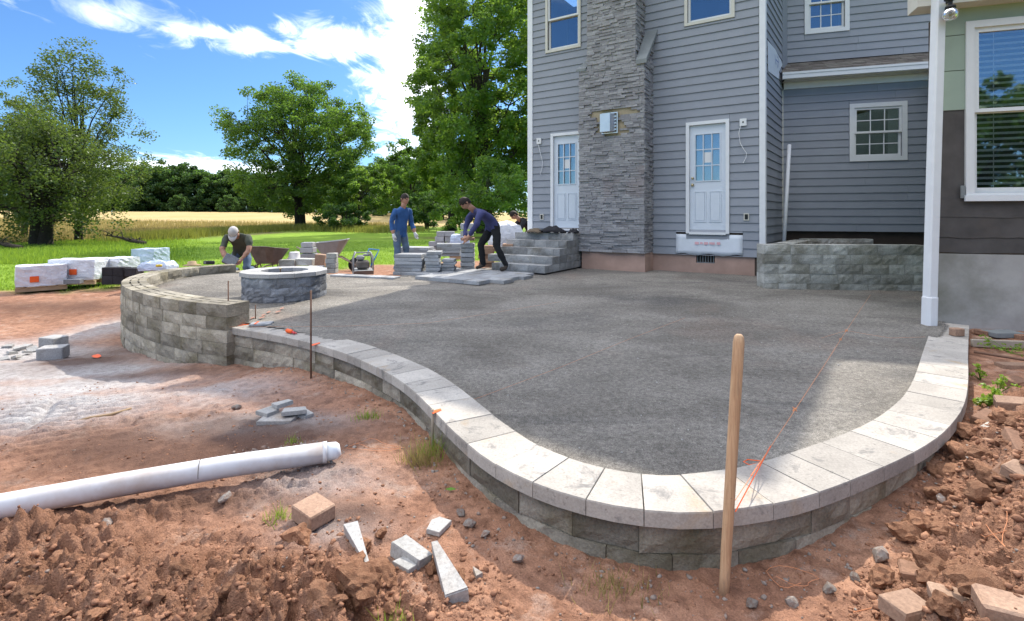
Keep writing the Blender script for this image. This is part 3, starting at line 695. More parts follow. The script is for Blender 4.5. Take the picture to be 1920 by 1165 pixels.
# this path runs the other way round: inside lies on its right hand
si = offset_path(SEATXp, -0.30); si_s = offset_path(SEATp, -0.30)
LS = (len(SEATp) - 1) * 0.02; LX = (len(SEATXp) - 1) * 0.02
for k in range(6):
    z1 = zt - ch * k; top = k == 0
    path, inn, L = (SEATp, si_s, LS) if top else (SEATXp, si, LX - 0.1 if k == 1 else LX)
    lay(seat, path, inn, z1 - ch, z1, [0.30, 0.42, 0.46, 0.40] if k < 3 else [0.38, 0.45], M['block_face'], s0=0.0, s1=L, rough=0.011, slots=top, rng=r2, jit=0.005)

# ------------------------------------------------------------------ fire pit
pit = thing('fire_pit', 'round grey stone fire pit with pale flat top ring on the gravel', 'fire pit', (PIT.x, PIT.y, gravel_z(PIT.y)))
r3 = random.Random(9); zb = -0.03
def ringpt(r, a): return Vector((r * math.cos(a), r * math.sin(a)))
for k, (h0, h1) in enumerate(((zb, 0.075), (0.075, 0.185), (0.185, 0.32))):
    nb = 15; ph = r3.uniform(0, 1); ed = [ph + 2 * math.pi * (i + r3.uniform(-0.22, 0.22)) / nb for i in range(nb)]
    for i in range(nb):
        a0 = ed[i]; a1 = ed[(i + 1) % nb] + (2 * math.pi if i == nb - 1 else 0)
        block_mesh('block', ringpt(0.56, a0), ringpt(0.56, a1), ringpt(0.33, a1), ringpt(0.33, a0), h0, h1, M['block_pit'], pit, 0.014, r3)
for i in range(12):
    a0 = 2 * math.pi * i / 12 + 0.1; a1 = a0 + 2 * math.pi / 12; g = 0.004
    p = [ringpt(0.585, a0 + g), ringpt(0.585, a1 - g), ringpt(0.32, a1 - g * 1.6), ringpt(0.32, a0 + g * 1.6)]
    mb = MB(); mb.prism([tuple(q) for q in p], 0.322, 0.375); mb.build('coping_stone', M['pit_cap'], pit)
mb = MB(); mb.lathe([(0.0, 0.02), (0.325, 0.02)], (0, 0, 0), 20); mb.build('pit_floor', M['screenings'], pit)
st = thing('pit_stake', 'short metal stake with a wing nut standing inside the fire pit', 'stake', (PIT.x - 0.02, PIT.y - 0.1, gravel_z(PIT.y)))
MB().tube([(0, 0, 0.0), (0, 0, 0.40)], 0.008, 6).build('rod', M['rebar'], st)
MB().cbox((0, 0, 0.405), (0.035, 0.012, 0.02), 0.3, 0.004).build('nut', M['brass'], st)

# ------------------------------------------------------------------ block planter in the corner of the house
pl = thing('block_planter', 'rectangular planter of weathered grey split-face blocks against the house corner', 'planter')
A0 = P(1432, 545, 0.24); A1 = P(1738, 551, 0.22); A0 = Vector((A0.x, A0.y)); A1 = Vector((A1.x, A1.y)); r4 = random.Random(21)
ud = (A1 - A0).normalized(); nd = Vector((-ud.y, ud.x)); A2 = A0 + (Vector((5.34, 9.66)) - A0)
fr = resample([A0, A1], 0.02); fi = offset_path(fr, 0.28)
sd = (A2 - A0).normalized(); sl = resample([A0 + sd * 0.33, A2], 0.02); sli = offset_path(sl, -0.28)
bk = resample([A2 + Vector((0.1, 0.05)), A2 + Vector((1.3, -0.03))], 0.02); bki = offset_path(bk, -0.25)
for k in range(5):
    z1 = 0.955 - 0.15 * k
    lay(pl, fr, fi, z1 - 0.15, z1, [0.22, 0.40, 0.40, 0.48] if k else [0.40, 0.44], M['block_pale'], s0=0, rng=r4, rough=0.009)
    lay(pl, sl, sli, z1 - 0.15, z1, [0.40, 0.3], M['block_pale'], rng=r4, slots=(k == 0))
    if k < 3: lay(pl, bk, bki, z1 - 0.15 + 0.02, z1 + 0.02, [0.4], M['block_pale'], rng=r4)
MB().prism([tuple(A0 + ud * 0.2 + nd * 0.2), tuple(A1 + nd * 0.2), tuple(A1 + nd * 2.0), tuple(A2 + Vector((0.3, -0.1)))], 0.1, 0.62).build('soil_fill', M['clod'], pl)
# ------------------------------------------------------------------ the grey house
class Wall:
    """a straight wall seen in plan: o origin, u along, n outwards"""
    def __init__(s, a, b):
        s.o = Vector(a); d = Vector(b) - s.o; s.L = d.length; s.u = d.normalized(); s.n = Vector((s.u.y, -s.u.x))
        if s.n.dot(-s.o) < 0: s.n = -s.n
    def t(s, x, off=0.0):
        r = (x - 960) / F; o = s.o + s.n * off; return (r * o.y - o.x) / (s.u.x - r * s.u.y)
    def z(s, x, y, off=0.0):
        p = s.o + s.n * off + s.u * s.t(x, off); return EYE - (y - HOR) * p.y / F
    def pt(s, t, off, z): p = s.o + s.u * t + s.n * off; return Vector((p.x, p.y, z))
    def box(s, mb, t0, t1, o0, o1, z0, z1, mi=0, flip=False):
        q = [s.pt(t0, o1, z0), s.pt(t1, o1, z0), s.pt(t1, o0, z0), s.pt(t0, o0, z0), s.pt(t0, o1, z1), s.pt(t1, o1, z1), s.pt(t1, o0, z1), s.pt(t0, o0, z1)]
        return mb.hexa(q, mi)
def wbox(w, name, t0, t1, o0, o1, z0, z1, mat, parent):
    mb = MB(); w.box(mb, t0, t1, o0, o1, z0, z1); return mb.build(name, mat, parent)
def cut(t0, t1, holes):
    segs = [(t0, t1)]
    for a, b in holes:
        nx = []
        for s0, s1 in segs:
            if b <= s0 or a >= s1: nx.append((s0, s1)); continue
            if a - s0 > 0.03: nx.append((s0, a))
            if s1 - b > 0.03: nx.append((b, s1))
        segs = nx
    return segs
rs = random.Random(31)
def siding(w, t0, t1, z0, z1, exp, holes, parent, step_joint=None):
    """lapped boards cut round the openings; holes are (t0,t1,z0,z1)"""
    def board(a, b, za, zb_, full):
        a2, b2 = a + 0.0015, b - 0.0015; j = rs.uniform(-0.001, 0.001); top = zb_ + (0.018 if full else 0.0)
        ot = 0.006 if full else 0.020
        q = [w.pt(a2, 0.026 + j, za), w.pt(b2, 0.026 + j, za), w.pt(b2, 0.0, za), w.pt(a2, 0.0, za), w.pt(a2, ot, top), w.pt(b2, ot, top), w.pt(b2, 0.0, top), w.pt(a2, 0.0, top)]
        MB().hexa(q).build('siding_board', M['siding'], parent)
    z = z0
    while z < z1 - 0.02:
        zz = min(z + exp, z1)
        hs = [h_ for h_ in holes if h_[2] < zz - 0.004 and h_[3] > z + 0.004 and h_[1] > t0 and h_[0] < t1]
        for s0, s1 in cut(t0, t1, [h_[:2] for h_ in hs]):
            cuts = [s0, s1]
            if s1 - s0 > 3.4 and step_joint: cuts = [s0, s0 + (s1 - s0) * rs.uniform(0.3, 0.7), s1]
            for a, b in zip(cuts[:-1], cuts[1:]): board(a, b, z + rs.uniform(-0.0015, 0.0015), zz, True)
        for h_ in hs:                       # slivers over and under an opening
            a, b = max(h_[0], t0), min(h_[1], t1)
            if z + 0.008 < h_[3] < zz - 0.004: board(a, b, h_[3] + 0.001, zz, True)
            if z + 0.004 < h_[2] < zz - 0.008: board(a, b, z, h_[2] - 0.001, False)
        z += exp
def frame_ring(w, mb, t0, t1, z0, z1, wd, o0, o1, bot=None):
    bot = wd if bot is None else bot
    w.box(mb, t0, t1, o0, o1, z0, z0 + bot); w.box(mb, t0, t1, o0, o1, z1 - wd, z1)
    w.box(mb, t0, t0 + wd, o0, o1, z0 + bot, z1 - wd); w.box(mb, t1 - wd, t1, o0, o1, z0 + bot, z1 - wd)
def window(w, t0, t1, z0, z1, parent, trim=0.07, grid=(0, 0), mat='frame_white', blind=False, rail=0.5, sash=0.045, o_in=-0.03, room=True, room_off=(0.3, -1.6)):
    mb = MB(); frame_ring(w, mb, t0, t1, z0, z1, trim, -0.005, 0.042); win = mb.build('window', M[mat], parent)
    a, b, c, d = t0 + trim, t1 - trim, z0 + trim, z1 - trim; mid = c + (d - c) * rail
    mb = MB(); frame_ring(w, mb, a + .001, b - .001, mid - 0.02, d - .001, sash, o_in + 0.002, o_in + 0.045, bot=0.04); mb.build('upper_sash', M['frame_white'], win)
    mb = MB(); frame_ring(w, mb, a + .001, b - .001, c + .001, mid + 0.02, sash, o_in - 0.03, o_in + 0.0, bot=sash * 1.2); mb.build('lower_sash', M['frame_white'], win)
    for zz0, zz1, oo in ((mid + 0.02, d - sash, o_in + 0.02), (c + sash * 1.2, mid - 0.02, o_in - 0.018)):
        wbox(w, 'pane', a + sash, b - sash, oo - 0.003, oo + 0.003, zz0, zz1, M['glass'], win)
        if grid[0]:
            mb = MB()
            for i in range(1, grid[0]):
                tt = a + sash + (b - a - 2 * sash) * i / grid[0]; w.box(mb, tt - 0.009, tt + 0.009, oo + 0.004, oo + 0.012, zz0, zz1)
            for i in range(1, grid[1]):
                zc_ = zz0 + (zz1 - zz0) * i / grid[1]; w.box(mb, a + sash, b - sash, oo + 0.0045, oo + 0.0115, zc_ - 0.009, zc_ + 0.009)
            mb.build('glazing_bars', M['frame_white'], win)
    if blind:
        n = int((d - c) / 0.062)
        for i in range(n):
            zc_ = c + 0.05 + i * 0.062; mb = MB()
            q = [w.pt(a + .02, o_in - 0.046, zc_ - 0.016), w.pt(b - .02, o_in - 0.046, zc_ - 0.016), w.pt(b - .02, o_in - 0.066, zc_ + 0.008), w.pt(a + .02, o_in - 0.066, zc_ + 0.008)]
            mb.hexa(q + [p + Vector((0, 0, 0.004)) for p in q]); mb.build('blind_slat', M['blind'], win)
        for tt in (a + 0.22, b - 0.22, (a + b) / 2): wbox(w, 'blind_cord', tt - 0.004, tt + 0.004, o_in - 0.043, o_in - 0.040, c + 0.03, d, M['blind'], win)
    if room: wbox(w, 'room_back', a - room_off[0], b + room_off[0], room_off[1] - 0.02, room_off[1], c - 0.4, d + 0.2, M['room_dark'], win)
    return win

house = thing('grey_house', 'two storey house with blue-grey lap siding and stone chimney', 'house')
W1 = Wall(HC0, HC1); INNER = Vector((5.74, 10.90)); W3 = Wall(HC1, INNER); W2 = Wall(INNER, (8.30, 10.08))
# W3 faces away from the line of sight a little: its outside is on the right-hand side
W3.n = Vector((W3.u.y, -W3.u.x)); W3.n = W3.n if W3.n.x > 0 else -W3.n
EAVE = 6.95; SB = 0.64
hc = []       # every part built below is parented to the house
def H(o): hc.append(o); return o
DL = (W1.t(1034), W1.t(1092), 1.09, W1.z(1042, 251)); DR = (W1.t(1287), W1.t(1368), 1.06, W1.z(1330, 227))
WA = (W1.t(1024), W1.t(1090), W1.z(1056, 95), 6.62); WB = (W1.t(1284), W1.t(1378), W1.z(1331, 42), 6.62)
PCH = 0.55
cl0, cl1 = W1.t(1086, PCH), W1.t(1208, PCH); cu0, cu1 = W1.t(1101, PCH), W1.t(1192, PCH)
WRAP = (W1.t(1268), W1.t(1393), W1.z(1330, 478), W1.z(1330, 440))
holes = [DL, DR, WA, WB, (cl0 + 0.03, cl1 - 0.03, 0, 5.0), (cu0 + 0.03, cu1 - 0.03, 4.5, 9), (WRAP[0], WRAP[1], WRAP[2], WRAP[3] + 0.04)]
# walls behind the boards, pierced at the openings
def backing(w, t0, t1, z0, z1, holes, name, mat, o0=-0.18, o1=0.0):
    xs = sorted({t0, t1} | {min(max(v, t0), t1) for h_ in holes for v in h_[:2]}); zs = sorted({z0, z1} | {min(max(v, z0), z1) for h_ in holes for v in h_[2:]})
    mb = MB()
    for a, b in zip(xs[:-1], xs[1:]):
        for c, d in zip(zs[:-1], zs[1:]):
            if b - a < 1e-4 or d - c < 1e-4: continue
            m, n = (a + b) / 2, (c + d) / 2
            if any(h_[0] < m < h_[1] and h_[2] < n < h_[3] for h_ in holes): continue
            w.box(mb, a, b, o0, o1, c, d)
    return mb.build(name, mat, house)
shr = lambda h_, d=0.04: (h_[0] + d, h_[1] - d, h_[2] + d, h_[3] - d)
backing(W1, 0.0, W1.L, SB, EAVE, [shr(DL), shr(DR), shr(WA), shr(WB)], 'wall', M['dark_board'])
siding(W1, 0.09, W1.L - 0.075, SB, EAVE, 0.158, holes, house, True)
# corner boards
CBt = W1.t(1424)
mb = MB(); W1.box(mb, CBt, W1.L + 0.035, 0.001, 0.036, 0.55, EAVE); mb.build('corner_board', M['trim_white'], house)
mb = MB(); W3.box(mb, -0.0, 0.10, 0.001, 0.034, 0.55, EAVE); mb.build('corner_board', M['trim_white'], house)
mb = MB(); W1.box(mb, -0.035, 0.095, 0.001, 0.036, 0.55, EAVE); mb.build('corner_board', M['trim_white'], house)
# foundation with its vent
vt0, vt1, vz0, vz1 = W1.t(1305), W1.t(1340), W1.z(1322, 494), W1.z(1322, 478)
backing(W1, -0.0, W1.L, 0.0, SB - 0.005, [(vt0, vt1, vz0, vz1)], 'foundation', M['foundation'], -0.3, -0.012)
mb = MB(); W1.box(mb, vt0, vt1, -0.28, -0.10, vz0, vz1); vent = mb.build('foundation_vent', M['dark_board'], house)
mb = MB()
for i in range(7):
    a = vt0 + (vt1 - vt0) * (i + 0.3) / 7; W1.box(mb, a, a + 0.014, -0.06, -0.035, vz0, vz1)
W1.box(mb, vt0 + 0.001, vt1 - 0.001, -0.061, -0.034, vz0 + .001, vz0 + 0.018)
mb.build('vent_bars', M['slab_grey'], vent)
# white weather wrap under the right-hand door, a little slack
n, m_ = 14, 5; vs = []
for j in range(m_ + 1):
    for i in range(n + 1):
        tt = WRAP[0] + (WRAP[1] - WRAP[0]) * i / n; zz = WRAP[2] + (WRAP[3] - WRAP[2]) * j / m_
        zz += 0.02 * math.sin(i * 1.1) * (1 - j / m_) if j == 0 else 0
        vs.append(W1.pt(tt, 0.012 + 0.012 * rs.random() + 0.015 * (1 - j / m_), zz))
fs = [(j * (n + 1) + i, j * (n + 1) + i + 1, (j + 1) * (n + 1) + i + 1, (j + 1) * (n + 1) + i) for j in range(m_) for i in range(n)]
wr = mesh_obj('house_wrap', vs, fs, M['house_wrap'], house, True); wr['label'] = 'white weather wrap hanging below the right-hand door'
md = wr.modifiers.new('thick', 'SOLIDIFY'); md.thickness = 0.004
mb = MB()
for a, b, z_, hh in ((0.30, 0.36, .50, .05), (0.38, 0.42, .52, .04), (0.44, 0.50, .50, .05), (0.52, 0.60, .52, .04), (0.63, 0.68, .51, .05)):
    t0 = WRAP[0] + (WRAP[1] - WRAP[0]) * a; t1 = WRAP[0] + (WRAP[1] - WRAP[0]) * b; zz = WRAP[2] + (WRAP[3] - WRAP[2]) * z_
    W1.box(mb, t0, t1, 0.046, 0.047, zz, zz + hh)
mb.build('printed_mark', M['print_red'], wr)
mb = MB()       # rough mortar drips under the sill
for i in range(16):
    a = DR[0] + 0.02 + (DR[1] - DR[0] - 0.04) * i / 16; W1.box(mb, a, a + rs.uniform(0.015, 0.035), 0.03, 0.05, DR[2] - rs.uniform(0.02, 0.04), DR[2] - 0.002)
mb.build('sill_shims', M['slab_grey'], house)

def door(D, label, knob):
    t0, t1, z0, z1 = D; fw = 0.062
    mb = MB(); W1.box(mb, t0, t0 + fw, -0.05, 0.05, z0, z1); W1.box(mb, t1 - fw, t1, -0.05, 0.05, z0, z1); W1.box(mb, t0 + fw, t1 - fw, -0.05, 0.05, z1 - fw, z1)
    W1.box(mb, t0 + fw, t1 - fw, -0.05, 0.055, z0 - 0.02, z0 + 0.025)
    fr_ = mb.build('door_frame', M['trim_white'], house)
    a, b, c, d = t0 + fw + 0.004, t1 - fw - 0.004, z0 + 0.035, z1 - fw - 0.006; W_, H_ = b - a, d - c
    ga, gb, gc, gd = a + W_ * 0.14, b - W_ * 0.14, c + H_ * 0.47, d - H_ * 0.08
    mb = MB()
    W1.box(mb, a, ga, -0.045, -0.005, c, d); W1.box(mb, gb, b, -0.045, -0.005, c, d); W1.box(mb, ga, gb, -0.045, -0.005, c, gc); W1.box(mb, ga, gb, -0.045, -0.005, gd, d)
    dr = mb.build('door', M['door_white'], house); dr['label'] = label
    mb = MB(); frame_ring(W1, mb, ga, gb, gc, gd, 0.018, -0.005, 0.008); mb.build('lite_frame', M['door_white'], dr)
    for i in range(3):
        for j in range(3):
            x0 = ga + (gb - ga) * i / 3 + 0.008; x1 = ga + (gb - ga) * (i + 1) / 3 - 0.008; y0 = gc + (gd - gc) * j / 3 + 0.008; y1 = gc + (gd - gc) * (j + 1) / 3 - 0.008
            wbox(W1, 'pane', x0, x1, -0.028, -0.022, y0, y1, M['glass'], dr)
    mb = MB()
    for i in (1, 2):
        x = ga + (gb - ga) * i / 3; W1.box(mb, x - 0.009, x + 0.009, -0.03, 0.003, gc, gd); y = gc + (gd - gc) * i / 3; W1.box(mb, ga, gb, -0.029, 0.002, y - 0.009, y + 0.009)
    mb.build('glazing_bars', M['door_white'], dr)
    x = (ga + gb) / 2; y = (gc + gd) / 2; wbox(W1, 'pane_sticker', x - (gb - ga) * .13, x + (gb - ga) * .13, -0.0205, -0.0195, y - .1, y + .1, M['frame_white'], dr)
    for i in range(2):      # raised panels: moulding ring and field
        x0 = a + W_ * (0.12 + 0.42 * i); x1 = x0 + W_ * 0.34; y0 = c + H_ * 0.09; y1 = c + H_ * 0.38
        mb = MB(); frame_ring(W1, mb, x0, x1, y0, y1, 0.018, -0.005, 0.006); W1.box(mb, x0 + 0.03, x1 - 0.03, -0.005, 0.004, y0 + 0.03, y1 - 0.03); mb.build('panel', M['door_white'], dr)
    if knob:
        p = W1.pt(a + 0.055, 0.03, c + H_ * 0.44); bm_ = MB()
        for zz, r_ in ((0.0, 0.028), (0.13, 0.022)):
            q = p + Vector((0, 0, zz)); W1d = Vector((W1.n.x, W1.n.y, 0)); bm_.tube([q - W1d * 0.035, q - W1d * 0.02, q - W1d * 0.018, q + W1d * 0.012, q + W1d * 0.02], [r_, r_, r_ * .5, r_, r_ * .6], 10)
        bm_.build('knob', M['brass'], dr, True)
    wbox(W1, 'reflection_panel', a + 0.02, b - 0.02, -0.075, -0.07, gc - 0.05, gd + 0.05, M['reflection_panel'], dr)  # panel added behind the panes, stands in for their sky reflection
door(DL, 'white nine-lite door at the top of the stone steps', False)
door(DR, 'white nine-lite door right of the chimney with brass knob', True)
wa = window(W1, *WA, house, 0.055, mat='cream_trim'); wb = window(W1, *WB, house, 0.055, mat='cream_trim')

# junction boxes with loose cable, and outlet boxes
def jbox(x, y, cable):
    tt, zz = W1.t(x), W1.z(x, y); s_ = 0.058
    mb = MB(); W1.box(mb, tt - s_, tt + s_, 0.0, 0.05, zz - s_ * 1.15, zz + s_ * 1.15); j = mb.build('junction_box', M['frame_white'], house)
    mb = MB(); W1.box(mb, tt - 0.012, tt + 0.012, 0.0505, 0.053, zz - 0.015, zz + 0.015); mb.build('cable_hole', M['black_metal'], j)
    MB().tube([W1.pt(tt + a, o_, zz + b) for a, o_, b in cable], 0.006, 5).build('cable', M['trim_white'], j)
jbox(1394, 230, [(-.04, .05, -.06), (-.07, .06, -.2), (-.05, .045, -.38), (0.01, .05, -.5), (.06, .045, -.58), (.05, .05, -.66), (.0, .05, -.76)])
jbox(1012, 265, [(-.02, .05, -.06), (0, .05, -.12), (.05, .05, -.3), (.1, .045, -.5), (.09, .05, -.62), (.04, .05, -.78)])
for x, y in ((1400, 407), (1017, 407)):
    tt, zz = W1.t(x), W1.z(x, y)
    mb = MB(); frame_ring(W1, mb, tt - .045, tt + .045, zz - .065, zz + .065, 0.016, 0.0, 0.04); b_ = mb.build('outlet_box', M['cream_trim'], house)
    mb = MB(); W1.box(mb, tt - .029, tt + .029, 0.0, 0.033, zz - .048, zz + .048); mb.build('outlet', M['black_metal'], b_)

# ---- chimney
ch_ = bpy.data.objects.new('chimney', None); C.objects.link(ch_); ch_.parent = house
ch_['label'] = 'grey ledgestone chimney with a sloped shoulder slab'
VB = W1.z(1208, 476, PCH); SHZ = W1.z(1205, 120, PCH); SHL = W1.z(1090, 135, PCH); TOP = 7.45
zsl = W1.z(1243, 60, 0.0)
mb = MB(); W1.box(mb, cl0 + 0.04, cl1 - 0.0, -0.1, PCH - 0.045, 0.0, VB); mb.build('footing', M['foundation'], ch_)
mb = MB(); W1.box(mb, cl0 + 0.03, cl1 - 0.03, -0.1, PCH - 0.03, VB + 0.001, SHL); W1.box(mb, cu0 + 0.03, cu1 - 0.03, -0.1, PCH - 0.03, SHL, TOP)
# wedge that carries the slab on the right shoulder
q = [W1.pt(cu1 - 0.05, PCH - .03, SHL), W1.pt(cl1 - 0.03, PCH - .03, SHL), W1.pt(cl1 - 0.03, -0.05, SHL), W1.pt(cu1 - 0.05, -0.05, SHL), W1.pt(cu1 - 0.05, PCH - .03, SHZ), W1.pt(cl1 - 0.03, PCH - .03, SHZ), W1.pt(cl1 - 0.03, -0.05, zsl), W1.pt(cu1 - 0.05, -0.05, zsl)]
mb.hexa(q); mb.build('chimney_core', M['mortar_tan'], ch_)
VENT = (W1.t(1129, PCH), W1.t(1159, PCH), W1.z(1144, 251, PCH), W1.z(1144, 212, PCH))
STRIP = (W1.t(1107, PCH), W1.t(1192, PCH), W1.z(1150, 216, PCH), W1.z(1150, 207, PCH))
rv = random.Random(17)
def veneer(face, z0, z1, a_lo, a_hi, holes=()):
    """dry-laid ledge stones: rows of thin strips standing proud by uneven amounts"""
    mb = MB(); z = z0; val = []
    while z < z1 - 0.012:
        h_ = min(rv.choice((0.026, 0.034, 0.042, 0.052)), z1 - z); lo = a_lo(z) if callable(a_lo) else a_lo; hi = a_hi(z) if callable(a_hi) else a_hi; t_ = lo
        while t_ < hi - 0.01:
            L = rv.uniform(0.08, 0.28); L = hi - t_ if hi - (t_ + L) < 0.05 else L
            o_ = rv.uniform(-0.008, 0.026); e = 0.003
            zz0 = z + rv.uniform(0, 0.004); zz1 = z + h_ - 0.002
            if not any(h2[0] < t_ + L / 2 < h2[1] and h2[2] < z + h_ / 2 < h2[3] for h2 in holes):
                q = [face(t_ + .0015, o_ - e, zz0), face(t_ + L - .0015, o_ - e, zz0), face(t_ + L - .0015, -0.05, zz0), face(t_ + .0015, -0.05, zz0),
                     face(t_ + .0015, o_, zz1), face(t_ + L - .0015, o_ + rv.uniform(-.004, .004), zz1), face(t_ + L - .0015, -0.05, zz1), face(t_ + .0015, -0.05, zz1)]
                mb.hexa(q); val.append(rv.random())
            t_ += L
        z += h_
    o_ = mb.build('stone_veneer', M['ledge_stone'], ch_); o_['kind'] = 'stuff'
    at_ = o_.data.attributes.new('v', 'FLOAT', 'FACE'); at_.data.foreach_set('value', np.repeat(np.array(val, dtype=np.float32), 6)); return o_
ff = lambda t_, o_, z_: W1.pt(t_, PCH + o_, z_)
gapv = [(VENT[0] - 0.07, VENT[1] + 0.12, VENT[2] - 0.06, VENT[3] + 0.03), STRIP]
veneer(ff, VB, SHL, cl0, cl1, gapv)
veneer(ff, SHL + 0.001, SHZ, cu0, lambda z_: cl1)
veneer(ff, SHZ, TOP - 0.3, cu0, cu1)
fsd = lambda a_, o_, z_: W1.pt(cl1 + o_, PCH - a_, z_)
veneer(fsd, VB, SHZ, 0.0, PCH)
veneer(fsd, SHZ + 0.001, zsl, lambda z_: PCH * min(1, (z_ - SHZ) / (zsl - SHZ)) + 0.01, PCH)
fsu = lambda a_, o_, z_: W1.pt(cu1 + o_, PCH - a_, z_)
veneer(fsu, SHZ - 0.3, TOP - 0.3, 0.0, PCH)
fsl = lambda a_, o_, z_: W1.pt(cl0 - o_, a_, z_)
veneer(fsl, VB, SHL, 0.0, PCH); veneer(lambda a_, o_, z_: W1.pt(cu0 - o_, a_, z_), SHL, TOP - 0.3, 0.0, PCH)
# sloped slab on the right shoulder, small ledge on the left
q = [W1.pt(cu1 + 0.02, PCH + 0.05, SHZ), W1.pt(cl1 + 0.06, PCH + 0.05, SHZ), W1.pt(cl1 + 0.10, -0.0, zsl), W1.pt(cu1 + 0.02, -0.0, zsl)]
MB().hexa(q + [p + Vector((0, 0, 0.085)) for p in q]).build('shoulder_slab', M['slab_grey'], ch_)
q = [W1.pt(cl0 - 0.05, PCH + 0.04, SHL + .002), W1.pt(cu0 - 0.022, PCH + 0.04, SHL + .002), W1.pt(cu0 - 0.022, 0.03, SHL + 0.35), W1.pt(cl0 - 0.05, 0.03, SHL + 0.35)]
MB().hexa(q + [p + Vector((0, 0, 0.05)) for p in q]).build('shoulder_slab', M['slab_grey'], ch_)
# bright metal vent hood
mb = MB(); frame_ring(W1, mb, VENT[0], VENT[1], VENT[2], VENT[3], 0.02, PCH - 0.02, PCH + 0.03)
q = [W1.pt(VENT[0] + 0.01, PCH + 0.14, VENT[2] + .03), W1.pt(VENT[1] - 0.12, PCH + 0.14, VENT[2] + .03), W1.pt(VENT[1] - 0.05, PCH, VENT[2] + .03), W1.pt(VENT[0] + 0.01, PCH, VENT[2] + .03)]
mb.hexa(q + [Vector((p.x, p.y, VENT[3] - 0.03)) for p in q])
for i in range(5):
    zz = VENT[2] + 0.06 + i * 0.065; W1.box(mb, VENT[1] - 0.13, VENT[1] - 0.03, PCH + 0.02, PCH + 0.032, zz, zz + 0.03)
mb.build('vent_hood', M['steel'], ch_)

# ---- side return and the recessed wing
t14 = 0.10
WRP = [(W3.t(1436), W3.z(1437, 78)), (W3.t(1450), W3.z(1450, 93)), (W3.t(1461), W3.z(1461, 113)), (W3.t(1464), W3.z(1464, 122)), (W3.t(1458), W3.z(1458, 134)), (W3.t(1457), W3.z(1457, 149)), (W3.t(1437), W3.z(1437, 134))]
wz0 = WRP[5][1]; wz1 = WRP[1][1]
mb = MB(); W3.box(mb, 0.0, W3.L, -0.15, 0.0, 0.3, EAVE); mb.build('wall', M['dark_board'], house)
siding(W3, 0.10, W3.L - 0.03, SB + 0.1, EAVE, 0.158, [], house)
vs = [W3.pt(a, 0.031, z_) for a, z_ in WRP]; vs += [W3.pt(a, 0.027, z_) for a, z_ in WRP]; n = len(WRP)
wp = mesh_obj('house_wrap', vs, [tuple(range(n)), tuple(reversed(range(n, 2 * n)))] + [(i, n + i, n + (i + 1) % n, (i + 1) % n) for i in range(n)], M['house_wrap'], house)
wp['label'] = 'torn patch of white house wrap above the low roof'
mb = MB()
def stroke(x0, y0, x1, y1, wpx=1.6):
    a, b = (W3.t(x0), W3.z(x0, y0)), (W3.t(x1), W3.z(x1, y1)); d = Vector((b[0] - a[0], b[1] - a[1])); nn = Vector((-d.y, d.x)).normalized() * wpx * 0.006
    q = [(a[0] + nn.x, a[1] + nn.y), (b[0] + nn.x, b[1] + nn.y), (b[0] - nn.x, b[1] - nn.y), (a[0] - nn.x, a[1] - nn.y)]
    mb.add([W3.pt(u_, 0.0335, v_) for u_, v_ in q] , [(0, 1, 2, 3)])
for sx in ((1449.5, 103, 1451, 122), (1456, 106, 1456.5, 126), (1451, 112, 1456, 118), (1453, 103, 1454.5, 110), (1453, 119, 1455, 128)): stroke(*sx)
mb.build('printed_mark', M['print_blue'], wp)

UPS = -0.62      # the upper wall stands back behind the low roof
GUT_z = W2.z(1600, 136, 0.30)
lowtop = GUT_z - 0.10
WC = (W2.t(1592), W2.t(1700), W2.z(1646, 302), W2.z(1646, 193)); WD = (W2.t(1508, UPS), W2.t(1592, UPS), W2.z(1550, 62, UPS), 6.75)
mb_h = [shr(WC)]
backing(W2, 0.0, W2.L + 1.2, 1.08, GUT_z + 0.1, mb_h, 'wall', M['dark_board'])
siding(W2, 0.03, W2.L + 1.2, 1.08, lowtop - 0.08, 0.158, [WC], house, True)
mb = MB(); W2.box(mb, -0.0, W2.L + 1.2, -0.4, -0.05, 0.0, 1.079); mb.build('foundation', M['dark_board'], house)
wbox(W2, 'frieze_board', 0.035, W2.L + 1.2, 0.0, 0.045, lowtop - 0.09, lowtop + 0.06, M['trim_white'], house)
wbox(W2, 'soffit', 0.012, W2.L + 1.2, 0.046, 0.30, lowtop + 0.04, lowtop + 0.06, M['cream_trim'], house)
mb = MB(); W2.box(mb, -0.05, W2.L + 1.2, 0.30, 0.40, GUT_z - 0.05, GUT_z + 0.07); W2.box(mb, -0.055, W2.L + 1.2, 0.401, 0.412, GUT_z + 0.035, GUT_z + 0.078); mb.build('gutter', M['frame_white'], house)
wbox(W2, 'corner_trim', 0.001, 0.03, 0.0, 0.03, 1.08, lowtop - 0.09, M['cream_trim'], house)
